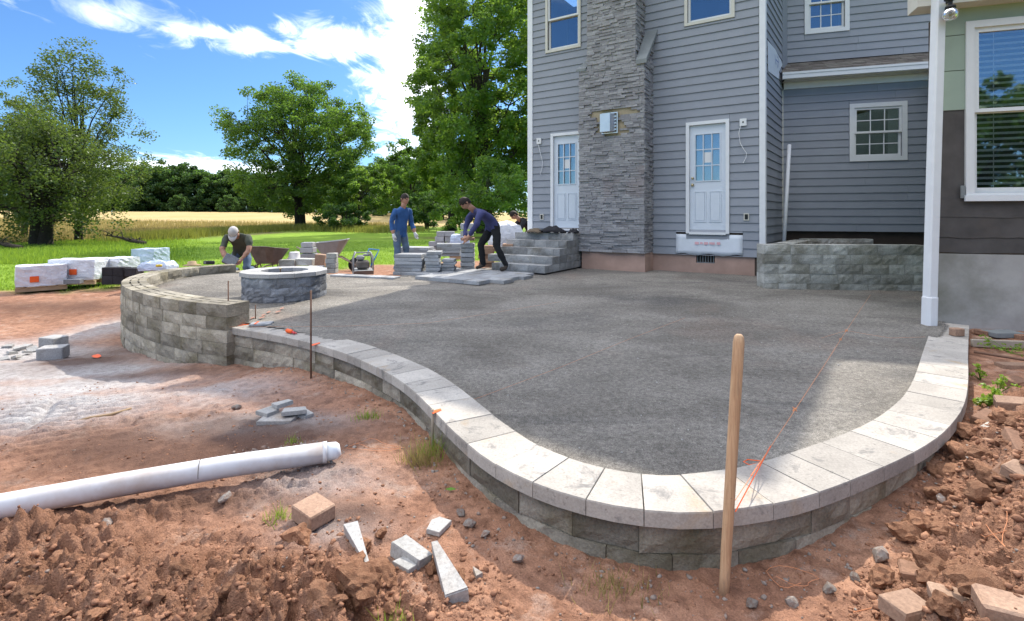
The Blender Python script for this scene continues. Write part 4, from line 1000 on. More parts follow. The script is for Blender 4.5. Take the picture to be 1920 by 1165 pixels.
# shingles in staggered courses on the low roof
roof_z1 = W2.z(1600, 111, UPS); rl = math.hypot(0.40 - UPS, roof_z1 - GUT_z - 0.06); nrow = 7
t = NT('shingle'); M['shingle'] = t.done(t.val(t.mix(t.rng(t.noise(2.5, 3), .4, .6), (0.135, 0.115, 0.10), (0.17, 0.155, 0.13)), t.rng(t.oi.outputs['Random'], 0, 1, .68, 1.3)), 0.95)
mb = MB(); q = [W2.pt(-0.03, 0.38, GUT_z + 0.03), W2.pt(W2.L + 1.2, 0.38, GUT_z + 0.03), W2.pt(W2.L + 1.2, UPS, roof_z1), W2.pt(-0.03, UPS, roof_z1)]
mb.hexa([p - Vector((0, 0, 0.05)) for p in q] + q); rf = mb.build('low_roof', M['dark_board'], house)
for k in range(nrow):
    f0 = k / nrow; f1 = (k + 1.2) / nrow; tt = -0.03 - rs.uniform(0, 0.15)
    while tt < W2.L + 0.6:
        L = rs.uniform(0.16, 0.30); a, b = max(tt, -0.03), min(tt + L - 0.006, W2.L + 0.6)
        if b - a > 0.02:
            p0 = lambda t_, f_, dz: W2.pt(t_, 0.40 + (UPS - 0.40) * min(f_, 1), GUT_z + 0.035 + (roof_z1 - GUT_z - 0.03) * min(f_, 1) + dz)
            MB().hexa([p0(a, f0, 0.006), p0(b, f0, 0.006), p0(b, f1, 0.0), p0(a, f1, 0.0), p0(a, f0, 0.020), p0(b, f0, 0.020), p0(b, f1, 0.004), p0(a, f1, 0.004)]).build('shingle', M['shingle'], rf)
        tt += L
WU = Wall(W2.pt(0, UPS, 0).xy, W2.pt(W2.L, UPS, 0).xy)
WDu = (WU.t(1508), WU.t(1592), WD[2], WD[3])
backing(WU, -0.4, WU.L + 1.6, GUT_z, EAVE, [shr(WDu)], 'wall', M['dark_board'])
siding(WU, -0.28, WU.L + 1.6, roof_z1 + 0.02, EAVE, 0.158, [WDu], house, True)
window(WU, *WDu, house, 0.085, (3, 2), room=True)
wc = window(W2, *WC, house, 0.085, (3, 2))
# extend the side return back to the upper wall
mb = MB(); W3.box(mb, W3.L - 0.001, W3.L + 0.8, -0.15, 0.02, GUT_z + 0.3, EAVE); mb.build('wall', M['siding'], house)
# roofs above the picture: they shape the house's shadow
def hip(w, t0, t1, dep, z0, rise, ov, name):
    a = [w.pt(t0 - 0.02, ov, z0), w.pt(t1 + 0.05, ov, z0), w.pt(t1 + 0.05, -dep, z0 + rise), w.pt(t0 - 0.02, -dep, z0 + rise)]
    MB().hexa(a + [p + Vector((0, 0, 0.14)) for p in a]).build(name, M['shingle'], house)
hip(W1, 0.0, W1.L, 5.5, EAVE, 2.2, 0.32, 'roof'); hip(WU, 0.0, WU.L + 1.5, 4.2, EAVE, 1.7, 0.30, 'roof')
# closing walls behind
bk0 = W1.pt(0, -5.5, 0); bk1 = W1.pt(W1.L, -5.5, 0)
mb = MB(); W1.box(mb, -0.02, 0.16, -5.5, -0.19, 0.0, EAVE); mb.build('side_wall', M['siding'], house)
mb = MB(); W1.box(mb, -0.02, 9.0, -5.7, -5.5, 0.0, EAVE + 2.0); mb.build('back_wall', M['siding'], house)

# ------------------------------------------------------------------ the older wing with green siding on the right
wing = thing('green_wing', 'older house wing with pale green panels, black felt and big white window', 'house')
G0 = Vector((4.80, 5.80)); G1 = Vector((5.55, 5.55)); W4 = Wall(G0, G0 + (G1 - G0).normalized() * 5.0)
zf = W4.z(1840, 477); zfelt = W4.z(1790, 375); zg0 = W4.z(1790, 207); zbeam = W4.z(1850, 12); wtop = 3.65
WE = (W4.t(1808), W4.t(1808) + 1.42, W4.z(1850, 375), W4.z(1850, 39))
def wpart(name, t0, t1, o0, o1, z0, z1, mat): return wbox(W4, name, t0, t1, o0, o1, z0, z1, M[mat], wing)
wpart('foundation', 0.0, 5.0, -0.3, 0.02, -0.1, zf, 'concrete')
mb = MB(); sh = shr(WE)
for a, b, c, d in ((0.0, sh[0], zf, wtop), (sh[1], 5.0, zf, wtop), (sh[0], sh[1], zf, sh[2]), (sh[0], sh[1], sh[3], wtop)): W4.box(mb, a, b, -0.18, 0.0, c, d)
mb.build('wall', M['dark_board'], wing)
for z0, z1 in ((zg0, W4.z(1790, 134)), (W4.z(1790, 133), W4.z(1790, 68)), (W4.z(1790, 67), zbeam)):
    wpart('siding_panel', 0.0, WE[0], 0.001, 0.018, z0, z1 - 0.002, 'green_siding')
wpart('siding_panel', WE[0], 5.0, 0.001, 0.018, WE[3] + 0.002, zbeam, 'green_siding')
wpart('siding_panel', WE[1], 5.0, 0.001, 0.0175, zg0, WE[3], 'green_siding')
# lapped sheets of black felt, edges lifting
def felt(t0, t1, z0, z1, o_):
    n = 9; vs = []
    for j in range(4):
        for i in range(n + 1):
            vs.append(W4.pt(t0 + (t1 - t0) * i / n, o_ + 0.002 * rs.random(), z0 + (z1 - z0) * j / 3 + (rs.uniform(-0.012, 0.012) if j == 0 else 0)))
    fs = [(j * (n + 1) + i, j * (n + 1) + i + 1, (j + 1) * (n + 1) + i + 1, (j + 1) * (n + 1) + i) for j in range(3) for i in range(n)]
    o = mesh_obj('felt_sheet', vs, fs, M['felt'], wing, False); md = o.modifiers.new('thick', 'SOLIDIFY'); md.thickness = 0.003
felt(0.0, WE[0], zfelt, zg0 + 0.01, 0.004)
felt(0.0, 3.0, zf + 0.01, W4.z(1850, 440), 0.003); felt(0.0, 0.95, W4.z(1850, 447), W4.z(1850, 405), 0.012); felt(0.95, 3.0, W4.z(1850, 442), W4.z(1850, 400), 0.010); felt(0.0, 3.0, W4.z(1850, 408), WE[2] + 0.02, 0.018)
window(W4, *WE, wing, 0.075, (0, 0), blind=True, sash=0.05, room_off=(0.0, -0.45))
wpart('sill', WE[0] - 0.02, WE[1] + 0.02, 0.043, 0.075, WE[2] - 0.015, WE[2] + 0.05, 'trim_white')
wpart('vent_strip', WE[0] - 0.05, WE[0] - 0.012, 0.03, 0.05, WE[2] + 0.02, WE[2] + 0.16, 'slab_grey')
wpart('porch_beam', -0.25, 5.0, -0.05, 0.22, zbeam, zbeam + 0.28, 'cream_trim')
# side wall running back to the recessed wing
W6 = Wall(G0, (8.37, 10.05)); W6.n = Vector((-abs(W6.u.y), abs(W6.u.x)))
mb = MB(); q0 = [W6.pt(0.22, 0, 0), W6.pt(W6.L, 0, 0)]
e0, e1 = W6.pt(0.22, 0.0, -0.1), W6.pt(W6.L, 0.0, -0.1); i0_, i1_ = W6.pt(0.22, -0.18, -0.1), W6.pt(W6.L, -0.18, -0.1); up = Vector((0, 0, zbeam + 0.2))
q = [tuple(W4.pt(-0.25, 0.4, 0).xy), tuple(W4.pt(5.0, 0.4, 0).xy), tuple(W4.pt(5.0, -4.5, 0).xy), (9.4, 10.2), tuple((W6.pt(W6.L, 0.0, 0)).xy), tuple(W6.pt(0.0, 0.05, 0).xy)]
MB().prism(q, zbeam + 0.281, zbeam + 0.38).build('porch_roof', M['shingle'], wing)
mb.hexa([i0_, i1_, e1, e0, i0_ + up, i1_ + up, e1 + up, e0 + up]); mb.build('side_wall', M['green_siding'], wing)

post = thing('porch_post', 'white porch post with a fat sleeve at its foot beside the coping', 'post', P(1742, 617, 0.165))
pb = post.location.copy(); tx = PD(1760, 0, pb.y); lean = (tx.x - pb.x) / (tx.z - pb.z)
mb = MB(); hgt = zbeam + 0.2 - pb.z
def sq(zz, r_, ch=0.02):
    c = Vector((lean * zz, 0, zz)); return [c + Vector(v) for v in ((-r_ + ch, -r_, 0), (r_ - ch, -r_, 0), (r_, -r_ + ch, 0), (r_, r_ - ch, 0), (r_ - ch, r_, 0), (-r_ + ch, r_, 0), (-r_, r_ - ch, 0), (-r_, -r_ + ch, 0))]
def loft(mb, rings):
    n = len(rings[0]); vs = [v for r_ in rings for v in r_]
    fs = [(i * n + j, i * n + (j + 1) % n, (i + 1) * n + (j + 1) % n, (i + 1) * n + j) for i in range(len(rings) - 1) for j in range(n)]
    mb.add(vs, fs + [tuple(reversed(range(n))), tuple(range((len(rings) - 1) * n, len(rings) * n))])
loft(mb, [sq(0.33, 0.052, 0.014), sq(hgt, 0.052, 0.014)]); mb.build('shaft', M['trim_white'], post)
mb = MB(); loft(mb, [sq(-0.06, 0.064, 0.03), sq(0.345, 0.064, 0.03), sq(0.352, 0.058, 0.026)]); mb.build('sleeve', M['trim_white'], post)

lamp = thing('porch_lamp', 'round glass porch lamp on a black bracket under the beam', 'lamp', PD(1782, 8, 5.45))
mb = MB(); mb.lathe([(0.0, 0.06), (0.055, 0.06), (0.055, 0.045), (0.02, 0.04), (0.02, -0.01), (0.045, -0.02), (0.05, -0.05), (0.0, -0.05)], (0, 0, 0), 14); mb.tube([(0, 0, 0.04), (0.03, 0.05, 0.05), (0.05, 0.2, 0.05)], 0.012, 8); mb.build('bracket', M['black_metal'], lamp, True)
t = NT('lamp_glass'); t.b.inputs['Transmission Weight'].default_value = 0.85; M['lamp_glass'] = t.done((0.95, 0.9, 0.8), 0.08, 0, 0.5)
mb = MB(); mb.lathe([(0.04, -0.05), (0.062, -0.075), (0.07, -0.11), (0.062, -0.145), (0.04, -0.168), (0.0, -0.176)], (0, 0, 0), 18); mb.build('globe', M['lamp_glass'], lamp, True)
mb = MB(); mb.lathe([(0.0, -0.05), (0.014, -0.06), (0.026, -0.10), (0.02, -0.125), (0.0, -0.13)], (0, 0, 0), 12); mb.build('bulb', M['yellow'], lamp, True)

pp = thing('leaning_pipe', 'thin white pipe leaning upright against the house corner behind the planter', 'pipe', (0, 0, 0))
a_ = PD(1470, 452, 9.9); b_ = PD(1480, 272, 10.35); MB().tube([a_ - (b_ - a_) * 0.15, b_], 0.036, 10).build('tube', M['trim_white'], pp, True)

# ------------------------------------------------------------------ stone steps up to the left-hand door
steps = thing('stone_steps', 'five grey block steps leading up to the left door beside the chimney', 'steps')
r5 = random.Random(41); ru = HU.copy(); rb = -HN
E5 = Vector((1.236 + 0.02, 10.50))            # right end of the top step's front edge
rise = 0.142; ztop = 1.04
for k in range(5):                     # k = 0 top
    fr_ = E5 - rb * 0.30 * k; z1 = ztop - rise * k; wdt = 1.42 + 0.03 * k
    if k == 4: wdt = 1.2
    left = fr_ - ru * wdt
    path = resample([left, fr_], 0.02); inn = [p + rb * 0.30 for p in path]
    for lv in range(1 if k < 4 else 1):
        lay(steps, path, inn, z1 - rise, z1, [0.34, 0.42, 0.3], M['block_step'], rng=r5, rough=0.006)
    # right cheek: blocks running back to the house under this level
    back_len = 1.15 + 0.30 * k - 0.30 if k else 0.95
    cheek = resample([fr_ + rb * 0.302, fr_ + rb * (0.302 + back_len)], 0.02); ci = [p - ru * 0.28 for p in cheek]
    lay(steps, cheek, ci, z1 - rise, z1, [0.40, 0.30, 0.24], M['block_step'], rng=r5, rough=0.006)
    cen_ = MB(); a0 = left + rb * 0.302; a1 = fr_ - ru * 0.285 + rb * 0.302; a2 = fr_ - ru * 0.285 + rb * (0.302 + back_len); a3 = left + rb * (0.302 + back_len)
    cen_.prism([tuple(a0), tuple(a1), tuple(a2), tuple(a3)], z1 - rise, z1 - 0.006); cen_.build('fill', M['block_step'], steps)
    if k == 4: continue
mb = MB()
low_l = E5 - rb * 1.2 - ru * 1.2

# ------------------------------------------------------------------ pavers already laid in front of the steps
land = thing('paver_landing', 'pale grey pavers laid flat in front of the steps with a stepped edge', 'paving')
r6 = random.Random(43); A = Vector((-0.30, 8.10)); pz = 0.34; au = -HU; bu = -HN
for row in range(5):
    bz0 = row * 0.31; s_ = 0.0 + (0.0 if row else 0.28) + [0, 0.0, 0.1, 0.0, 0.15][row]
    end = [1.75, 2.35, 2.75, 3.0, 2.8][row]
    while s_ < end - 0.1:
        L = r6.choice((0.31, 0.46, 0.62)); L = min(L, end - s_)
        p = [A + au * (s_ + .002) + bu * (bz0 + .002), A + au * (s_ + L - .002) + bu * (bz0 + .002), A + au * (s_ + L - .002) + bu * (bz0 + .308), A + au * (s_ + .002) + bu * (bz0 + .308)]
        m = sum(p, Vector((0, 0))) / 4; dz = r6.uniform(-.002, .002)
        mb = MB(); q = [tuple(v - m) for v in p][::-1]; mb.prism(q, 0.0, 0.052 + dz)
        mb.prism([(x * .985, y * .985) for x, y in q], 0.052 + dz, 0.058 + dz)
        local_obj('paver', mb, M['paver'], (m.x, m.y, pz - 0.058), 0, land); s_ += L
# straight edging course running back to the fire pit
edge = thing('paver_edging', 'single row of flat pavers between the fire pit and the landing', 'edging')
e0 = P(622, 519, 0.29); e1 = P(742, 522, 0.31); d = Vector((e1.x - e0.x, e1.y - e0.y)); nE = 5
for i in range(nE):
    c = Vector((e0.x, e0.y)) + d * (i + .5) / nE; mb = MB(); mb.cbox((0, 0, 0), (d.length / nE - .006, 0.24, 0.06), 0, .005); local_obj('paver', mb, M['paver'], (c.x, c.y + 0.12, 0.29), math.atan2(d.y, d.x) + r6.uniform(-.02, .02), edge)

def rebase(root, loc):
    """move a thing's empty to its base without moving its parts"""
    loc = Vector(loc)
    for ch in root.children: ch.location = ch.location - loc
    root.location = loc
# ------------------------------------------------------------------ loose things on the site
rp = random.Random(77)
def slab_obj(name, dims, loc, rz, mat, label, cat, group=None, rx=0.0, ry=0.0, ch=0.006, rough=0.0, seed=0):
    mb = MB(); mb.cbox((0, 0, 0), dims, 0, ch)
    if rough:
        q = random.Random(seed)
        for v in mb.v: v += Vector((q.uniform(-1, 1), q.uniform(-1, 1), q.uniform(-1, 1))) * rough
    o = local_obj(name, mb, M[mat], loc); o.rotation_euler = (rx, ry, rz); return tag(o, label, cat, group)
def poly_obj(name, pts, h, loc, rz, mat, label, cat, group=None, rx=0.0, ry=0.0):
    mb = MB(); n = len(pts); mb.prism(pts, 0, h * 0.9); mb.prism([(x * .97, y * .97) for x, y in pts], h * 0.9, h)
    o = local_obj(name, mb, M[mat], loc); o.rotation_euler = (rx, ry, rz); return tag(o, label, cat, group)
def rock_mesh(name, seed, sub=2, rough=0.25, flat=0.75, jag=0.07):
    q = random.Random(seed); bm = bmesh.new(); bmesh.ops.create_icosphere(bm, subdivisions=sub, radius=1.0)
    ph = [Vector((q.uniform(-1, 1), q.uniform(-1, 1), q.uniform(-1, 1))).normalized() for _ in range(9)]; am = [q.uniform(0.05, rough) for _ in ph]; cutd = [q.uniform(0.42, 0.82) for _ in ph]
    for v in bm.verts:
        d = v.co.normalized(); r_ = 1.0
        for p, c_ in zip(ph, cutd):
            k = d.dot(p)
            if k > 0.2: r_ = min(r_, c_ / k)
        r_ *= 1 + q.uniform(-jag, jag)
        v.co = Vector((d.x * r_, d.y * r_ * q.uniform(.97, 1.03), d.z * r_ * flat))
    me = bpy.data.meshes.new(name); bm.to_mesh(me); bm.free(); return me

# --- long white drain pipe lying on the soil
pipe = thing('drain_pipe', 'long white plastic drain pipe lying across the red soil', 'pipe')
e = P(612, 851, 0.05); w_ = P(0, 948, 0.05); dirp = (w_ - e).normalized()
def gzp(v, dz=0.0): return Vector((v.x, v.y, max(gz_full(v.x, v.y), -0.03) + dz))
pz_ = 0.045
pa = [Vector((e.x, e.y, pz_ + 0.015)) + Vector((dirp.x, dirp.y, 0)) * s_ for s_ in (0, 0.5, 1.0, 1.6, 2.2, 3.0)]
for i, v in enumerate(pa): v.z += 0.012 * math.sin(i * 1.2) - 0.005 * i
rdir = Vector((dirp.x, dirp.y, 0)).normalized()
MB().tube(pa, 0.056, 28).build('tube', M['pvc'], pipe, True)
MB().tube([pa[0] - rdir * 0.003, pa[0] + rdir * 0.02], 0.0572, 28).build('collar', M['pvc'], pipe, True)
mb = MB(); mb.tube([pa[0] + rdir * 0.0, pa[0] - rdir * 0.055, pa[0] - rdir * 0.075 + Vector((0, 0, 0.004))], [0.050, 0.046, 0.030], 18, cap=True); mb.build('torn_end', M['house_wrap'], pipe, True)
MB().tube([pa[1] + rdir * 0.12, pa[1] + rdir * 0.123], 0.0567, 28).build('joint', M['rust_metal'], pipe, True)

# --- broken pavers and bricks in the foreground
def gl(x, y, z=0.03): v = P(x, y, z); return Vector((v.x, v.y, gz_full(v.x, v.y)))
v = gl(588, 958); slab_obj('brick', (0.155, 0.135, 0.07), (v.x, v.y, v.z + 0.038), -0.62, 'brick_tan', 'tan concrete brick lying alone between pipe and broken pavers', 'brick', rx=0.04, ry=0.05, rough=0.002)
v = gl(676, 1010); poly_obj('paver_shard', [(-.14, -.024), (.13, -.02), (.135, -.005), (-.12, .034)], 0.05, (v.x, v.y, v.z), -0.95, 'slate', 'narrow pale paver wedge left of the thick half paver', 'paver piece', rx=0.15, ry=0.1)
v = gl(770, 1025); slab_obj('paver_half', (0.16, 0.085, 0.055), (v.x, v.y, v.z + 0.03), -0.62, 'slate', 'thick half paver resting between two pale wedges', 'paver piece', rx=-0.1, ry=0.08, rough=0.004, seed=3)
v = gl(838, 1062); poly_obj('paver_shard', [(-.155, -.012), (.13, -.045), (.14, .04), (-.15, .012)], 0.055, (v.x, v.y, v.z + 0.005), -1.12, 'slate', 'long tapering pale paver wedge nearest the wooden pole', 'paver piece', rx=0.12, ry=0.08)
v = gl(822, 970); poly_obj('paver_chip', [(-.035, -.05), (.03, -.055), (.045, .045), (-.02, .055), (-.045, .02)], 0.02, (v.x, v.y, v.z + 0.004), -0.3, 'slate', 'thin grey paver chip lying flat by itself near the wall', 'paver piece')
v = gl(760, 1046); poly_obj('paver_chip', [(-.05, -.02), (.04, -.03), (.05, .01), (-.03, .03)], 0.018, (v.x, v.y, v.z + 0.004), -0.5, 'slate', 'flat grey chip under the thick half paver', 'paver piece')
v = gl(896, 1050); poly_obj('paver_chip', [(-.03, -.012), (.03, -.016), (.02, .014)], 0.018, (v.x, v.y, v.z), -1.2, 'slate', 'tiny grey chip right of the long wedge', 'paver piece')
for i, (x, y, sx, sy, rz, dz, lb) in enumerate(((520, 776, .30, .17, 0.2, 0.0, 'widest grey slate offcut at the bottom of the small pile'), (505, 770, .15, .14, -0.5, 0.03, 'square grey slate offcut on the left of the small pile'), (552, 773, .17, .10, 0.35, 0.032, 'grey slate offcut on the right of the small pile'), (528, 765, .13, .10, 0.9, 0.062, 'top grey slate offcut of the small pile'), (572, 768, .12, .12, -0.3, 0.0, 'pointed grey slate offcut sticking out of the small pile'))):
    v = gl(x, y, 0.0); q = random.Random(i + 60)
    pts = [(-sx / 2 * q.uniform(.7, 1), -sy / 2 * q.uniform(.8, 1)), (sx / 2 * q.uniform(.6, 1), -sy / 2), (sx / 2 * q.uniform(.8, 1.1), sy / 2 * q.uniform(.2, 1)), (-sx / 2 * q.uniform(.3, .9), sy / 2)]
    poly_obj('slate_offcut', pts, 0.028, (v.x, v.y, v.z + dz + 0.004), rz, 'slate', lb, 'paver piece', 'slate offcuts piled on the soil', rx=q.uniform(-.08, .08), ry=q.uniform(-.08, .08))
# --- two wall blocks and rubble on the left
for (x, y, rz, lb) in ((86, 664, 0.35, 'grooved grey wall block, nearer of two on the left soil'), (88, 641, -0.25, 'split-face wall block, farther of two on the left soil')):
    v = gl(x, y, -0.27); mb = MB()
    mb.cbox((0, 0, 0.075), (0.26, 0.20, 0.15), 0, 0.008)
    b = local_obj('wall_block', mb, M['pit_cap'], (v.x, v.y + 0.1, v.z - 0.005), rz); tag(b, lb, 'block')
    for i in range(2):
        m2 = MB(); m2.box((-0.131, -0.045 + 0.08 * i, 0.075), (0.006, 0.02, 0.148)); m2.build('groove_rib', M['block_face'], b)
for i, (x, y) in enumerate(((20, 655), (34, 648), (48, 655), (8, 668), (62, 648), (30, 664), (45, 643), (15, 645))):
    v = gl(x, y, -0.28); q = random.Random(i + 80); s_ = q.uniform(.05, .1)
    poly_obj('rubble_piece', [(-s_, -s_ * .5), (s_ * .8, -s_ * .7), (s_, s_ * .4), (-s_ * .3, s_ * .7)], 0.03, (v.x, v.y, v.z + 0.01 * (i % 3)), q.uniform(0, 3), 'slate', 'broken paver rubble heaped left of the two grey blocks', 'rubble', 'rubble heap on the left soil', rx=q.uniform(-.3, .3), ry=q.uniform(-.3, .3))
v = gl(185, 775, -0.08); tw = thing('stick', 'pale bent stick lying on the tread marks', 'stick', (v.x, v.y, v.z))
MB().tube([(-0.16, -0.10, 0.015), (-0.05, -0.02, 0.03), (0.06, 0.04, 0.03), (0.15, 0.13, 0.045)], [0.006, 0.011, 0.012, 0.008], 7).build('twig', M['twig'], tw, True)

# --- right-hand border: bricks, board, rod, red tool
v = P(1794, 630, 0.2); slab_obj('brick', (0.105, 0.075, 0.075), (v.x, v.y, 0.2 + 0.04), 0.08, 'brick_tan', 'small tan brick sitting on the coping near the post', 'brick')
brs = [(1905, 760, 0.2, .20, .11, .07, -.55, .15, 'brick_tan', 'tan brick tipped on top of the right-hand brick heap'), (1850, 790, 0.13, .21, .10, .085, .50, .12, 'brick_brown', 'brown brick wedged between weeds and coping'), (1858, 812, 0.12, .20, .085, .06, .52, .0, 'cap_stone', 'white-topped brick in front of the brown one'), (1905, 722, 0.2, .14, .12, .06, .2, .1, 'brick_brown', 'brown slab half buried behind the weeds'), (1902, 692, 0.17, .25, .10, .05, -.1, 0, 'brick_tan', 'flat tan brick beyond the weeds'),
       (1700, 1150, 0.04, .13, .10, .05, .25, 0, 'brick_tan', 'tan brick at the bottom edge, leftmost of three'), (1795, 1130, 0.1, .14, .11, .045, -.45, .05, 'brick_tan', 'cracked tan slab at the bottom edge, middle of three'), (1895, 1145, 0.12, .15, .11, .05, -.5, 0, 'brick_tan', 'tan slab at the bottom edge, rightmost of three'), (1722, 1072, 0.05, .12, .08, .03, -.5, .1, 'brick_brown', 'thin brown tile fragment left of the dirt heap'), (1885, 898, 0.2, .12, .09, .05, .45, .3, 'brick_brown', 'brown brick fragment stuck in the dirt heap'), (1905, 830, 0.25, .22, .06, .05, 1.0, .3, 'brick_brown', 'long brown brick on edge in the dirt heap'), (1910, 905, .28, .1, .09, .05, .3, .3, 'brick_tan', 'tan brick poking out of the dirt heap at the right edge')]
for i, (x, y, z, a, b, c, rz, tl, mt, lb) in enumerate(brs):
    v = P(x, y, z); zz = gz_full(v.x, v.y); v = P(x, y, zz); zz = gz_full(v.x, v.y); slab_obj('brick', (a, b, c), (v.x, v.y, zz + c * 0.05), rz, mt, lb, 'brick', rx=tl, ry=-tl * .6, rough=0.003, seed=i)
v = P(1858, 838, 0.1); ob = bpy.data.objects.new('flat_stone', rock_mesh('flat_stone', 5, 2, .2, .5)); C.objects.link(ob); ob.data.materials.append(M['brick_tan']); ob.location = (v.x, v.y, gz_full(v.x, v.y) + .01); ob.scale = (.075, .065, .06); tag(ob, 'rounded yellowish stone in front of the white-topped brick', 'stone')
for i, (x, y, a, b, rz) in enumerate(((1850, 625, .16, .14, .1), (1880, 628, .30, .2, 0.02), (1905, 612, .14, .12, .3), (1856, 608, .12, .1, -.2), (1890, 608, .13, .1, .2), (1842, 640, .14, .08, .1), (1915, 632, .16, .14, .0))):
    v = P(x, y, 0.16); slab_obj('old_brick', (a, b, .05), (v.x, v.y, 0.165 + .006 * (i % 3)), rz, ('brick_brown', 'slab_grey', 'brick_tan')[i % 3], ('square worn brick left in the loose paving below the foundation', 'largest slab of the loose paving below the foundation', 'small tan brick behind the largest slab of the loose paving', 'brown brick nearest the foundation in the loose paving', 'grey brick beside the red tool case', 'low tan brick next to the coping end', 'brown slab at the right edge of the loose paving')[i], 'brick', 'loose bricks below the green wing', rough=.004, seed=i)
bd = thing('edging_board', 'grey timber edging board right of the coping', 'board'); a_ = P(1822, 649, .15); b_ = P(1990, 655, .15)
mb = MB(); dd = (b_ - a_); mb.cbox(((a_ + b_) / 2 + Vector((0, 0, .03))), (dd.length, .04, .07), math.atan2(dd.y, dd.x), .004); mb.build('plank', M['wood_grey'], bd)
rd = thing('iron_rod', 'rusty iron rod lying on the soil right of the coping', 'rod'); a_ = P(1826, 660, .17); b_ = P(1990, 686, .17); MB().tube([a_, b_], .011, 8).build('bar', M['rebar'], rd, True)
tl_ = thing('red_tool', 'red plastic tool case lying below the foundation', 'tool', P(1868, 604, .17) + Vector((0, 0, .03))); mb = MB(); mb.cbox((0.03, 0, .03), (.20, .13, .075), .05, .02); mb.build('case', M['red_plastic'], tl_, True)
mb = MB(); mb.cbox((-.07, .09, .04), (.16, .07, .06), .3, .02); mb.build('handle', M['red_plastic'], tl_, True)

# --- stakes, pole, string, paint
def stake(name, x, y0, y1, zbase, r_, mat, label, cat, lean=0.0, dep=None, n=8):
    b = P(x, y1, zbase); d_ = b.y; top = EYE - (y0 - HOR) * d_ / F
    o = thing(name, label, cat, (b.x, b.y, zbase)); MB().tube([(0, 0, -.1), (lean * .5, 0, (top - zbase) * .5), (lean, 0, top - zbase)], r_, n).build('shaft', M[mat], o, True); return o, b, top
stake('rebar_stake', 428, 527, 668, -0.165, 0.007, 'rebar', 'thin rebar stake at the end of the seat wall', 'stake')
stake('rebar_stake', 583, 545, 712, -0.09, 0.008, 'rebar', 'thin rebar stake in the soil against the middle of the low wall', 'stake')
stake('rebar_stake', 479, 572, 602, 0.20, 0.006, 'rebar', 'short dark rebar pin in the gravel behind the coping', 'stake')
stake('wood_stake', 811, 768, 838, -0.01, 0.011, 'wood_grey', 'short wooden stake with orange paint against the wall bend', 'stake', n=4)
pb_ = P(1359, 1080, 0.0); pole = thing('wooden_pole', 'tall round wooden handle standing upright in front of the coping', 'pole', (pb_.x, pb_.y, 0.0))
tp = PD(1386, 627, 2.02) - pb_; mb = MB(); L_ = tp.length; n_ = 7
mb.tube([(tp * f) for f in (-.12, 0, .25, .5, .75, .965, .99, 1.0)], [.019, .0195, .0205, .021, .0215, .0215, .018, .010], 14); mb.build('handle', M['wood_pole'], pole, True)
def string(name, pts, label, r_=0.0015, mat='orange_string'):
    o = thing(name, label, 'string'); MB().tube(pts, r_, 5).build('line', M[mat], o); return o
s0 = PD(1374, 945, 1.99); s1 = P(1587, 620, 0.26); s2 = P(1632, 553, 0.30)
stg = string('string_line', [s0, s0.lerp(s1, .25) - Vector((0, 0, .005)), s0.lerp(s1, .6) - Vector((0, 0, .008)), s1, s2], 'tight orange string from the wooden pole to the planter')
mb = MB()
for c_, r_ in ((s1, .014), (s0.lerp(s1, .88), .01), (s0.lerp(s1, .32), .012)): mb.tube([c_ + Vector((-r_, 0, -r_)), c_, c_ + Vector((r_, 0, r_ * .6))], [.003, .008, .003], 6); mb.tube([c_ + Vector((-r_, 0, r_)), c_ + Vector((r_, 0, -r_))], .003, 5)
mb.build('knot', M['orange_string'], stg)
mb = MB(); lo = s0.lerp(s1, .07)
mb.tube([lo, P(1425, 868, .2), P(1405, 872, .19), P(1394, 866, .18), P(1402, 862, .18), P(1428, 865, .2), lo.lerp(s1, .03)], .0025, 5); mb.tube([s0 + Vector((0.01, 0, -.03)), lo.lerp(s1, .1)], .0022, 5); mb.build('loose_loop', M['orange'], stg)
string('string_line', [P(x, y, gravel_z(d) + .012) for x, y, d in ((815, 772, 3.2), (900, 745, 3.4), (1050, 689, 4.2), (1180, 636, 5.2), (1285, 596, 6.3))], 'orange string running diagonally over the gravel from the wall bend', .0011)
string('string_line', [P(x, y, gravel_z(d) + .012) for x, y, d in ((430, 613, 5.6), (640, 612, 5.6), (800, 606, 5.8), (905, 590, 6.3), (1050, 566, 7.2))], 'faint orange string crossing the gravel behind the left coping', .0009)
string('string_line', [P(1540, 634, .22), P(1560, 628, .22), s1, P(1620, 626, .22), P(1670, 634, .22), P(1735, 632, .21)], 'slack cross string knotted to the tight line on the gravel', .0011)
def scribble(cx, cy, sx, sy, n, seed, label):
    q = random.Random(seed); pts = []
    a = 0
    for i in range(n):
        a += q.uniform(.4, 1.3); x = cx + math.cos(a) * sx * q.uniform(.3, 1); y = cy + math.sin(a * 1.1) * sy * q.uniform(.3, 1); v = P(x, y, 0.05); v = P(x, y, gz_full(v.x, v.y)); pts.append(Vector((v.x, v.y, gz_full(v.x, v.y) + .012)))
    return string('twine', chaikin3(pts), label, .0011, 'orange_string')
def chaikin3(p):
    q = [p[0]]
    for a, b in zip(p[:-1], p[1:]): q += [a.lerp(b, .25), a.lerp(b, .75)]
    return q + [p[-1]]
scribble(700, 838, 75, 18, 12, 1, 'tangled orange twine by the end of the pipe')
scribble(960 + 30, 905, 30, 10, 5, 5, 'short orange twine end near the wall foot')
scribble(1480, 1090, 75, 30, 10, 2, 'loose tan twine on the soil right of the pole')
scribble(1860, 985, 50, 60, 12, 3, 'orange twine snagged in the right-hand dirt heap')
string('twine', [P(x, y, gz_full(P(x, y, .03).x, P(x, y, .03).y) + .006) for x, y in ((1600, 1148), (1660, 1135), (1720, 1112), (1770, 1096))], 'long dark twine lying along the foot of the right dirt heap', .0018, 'orange_string')
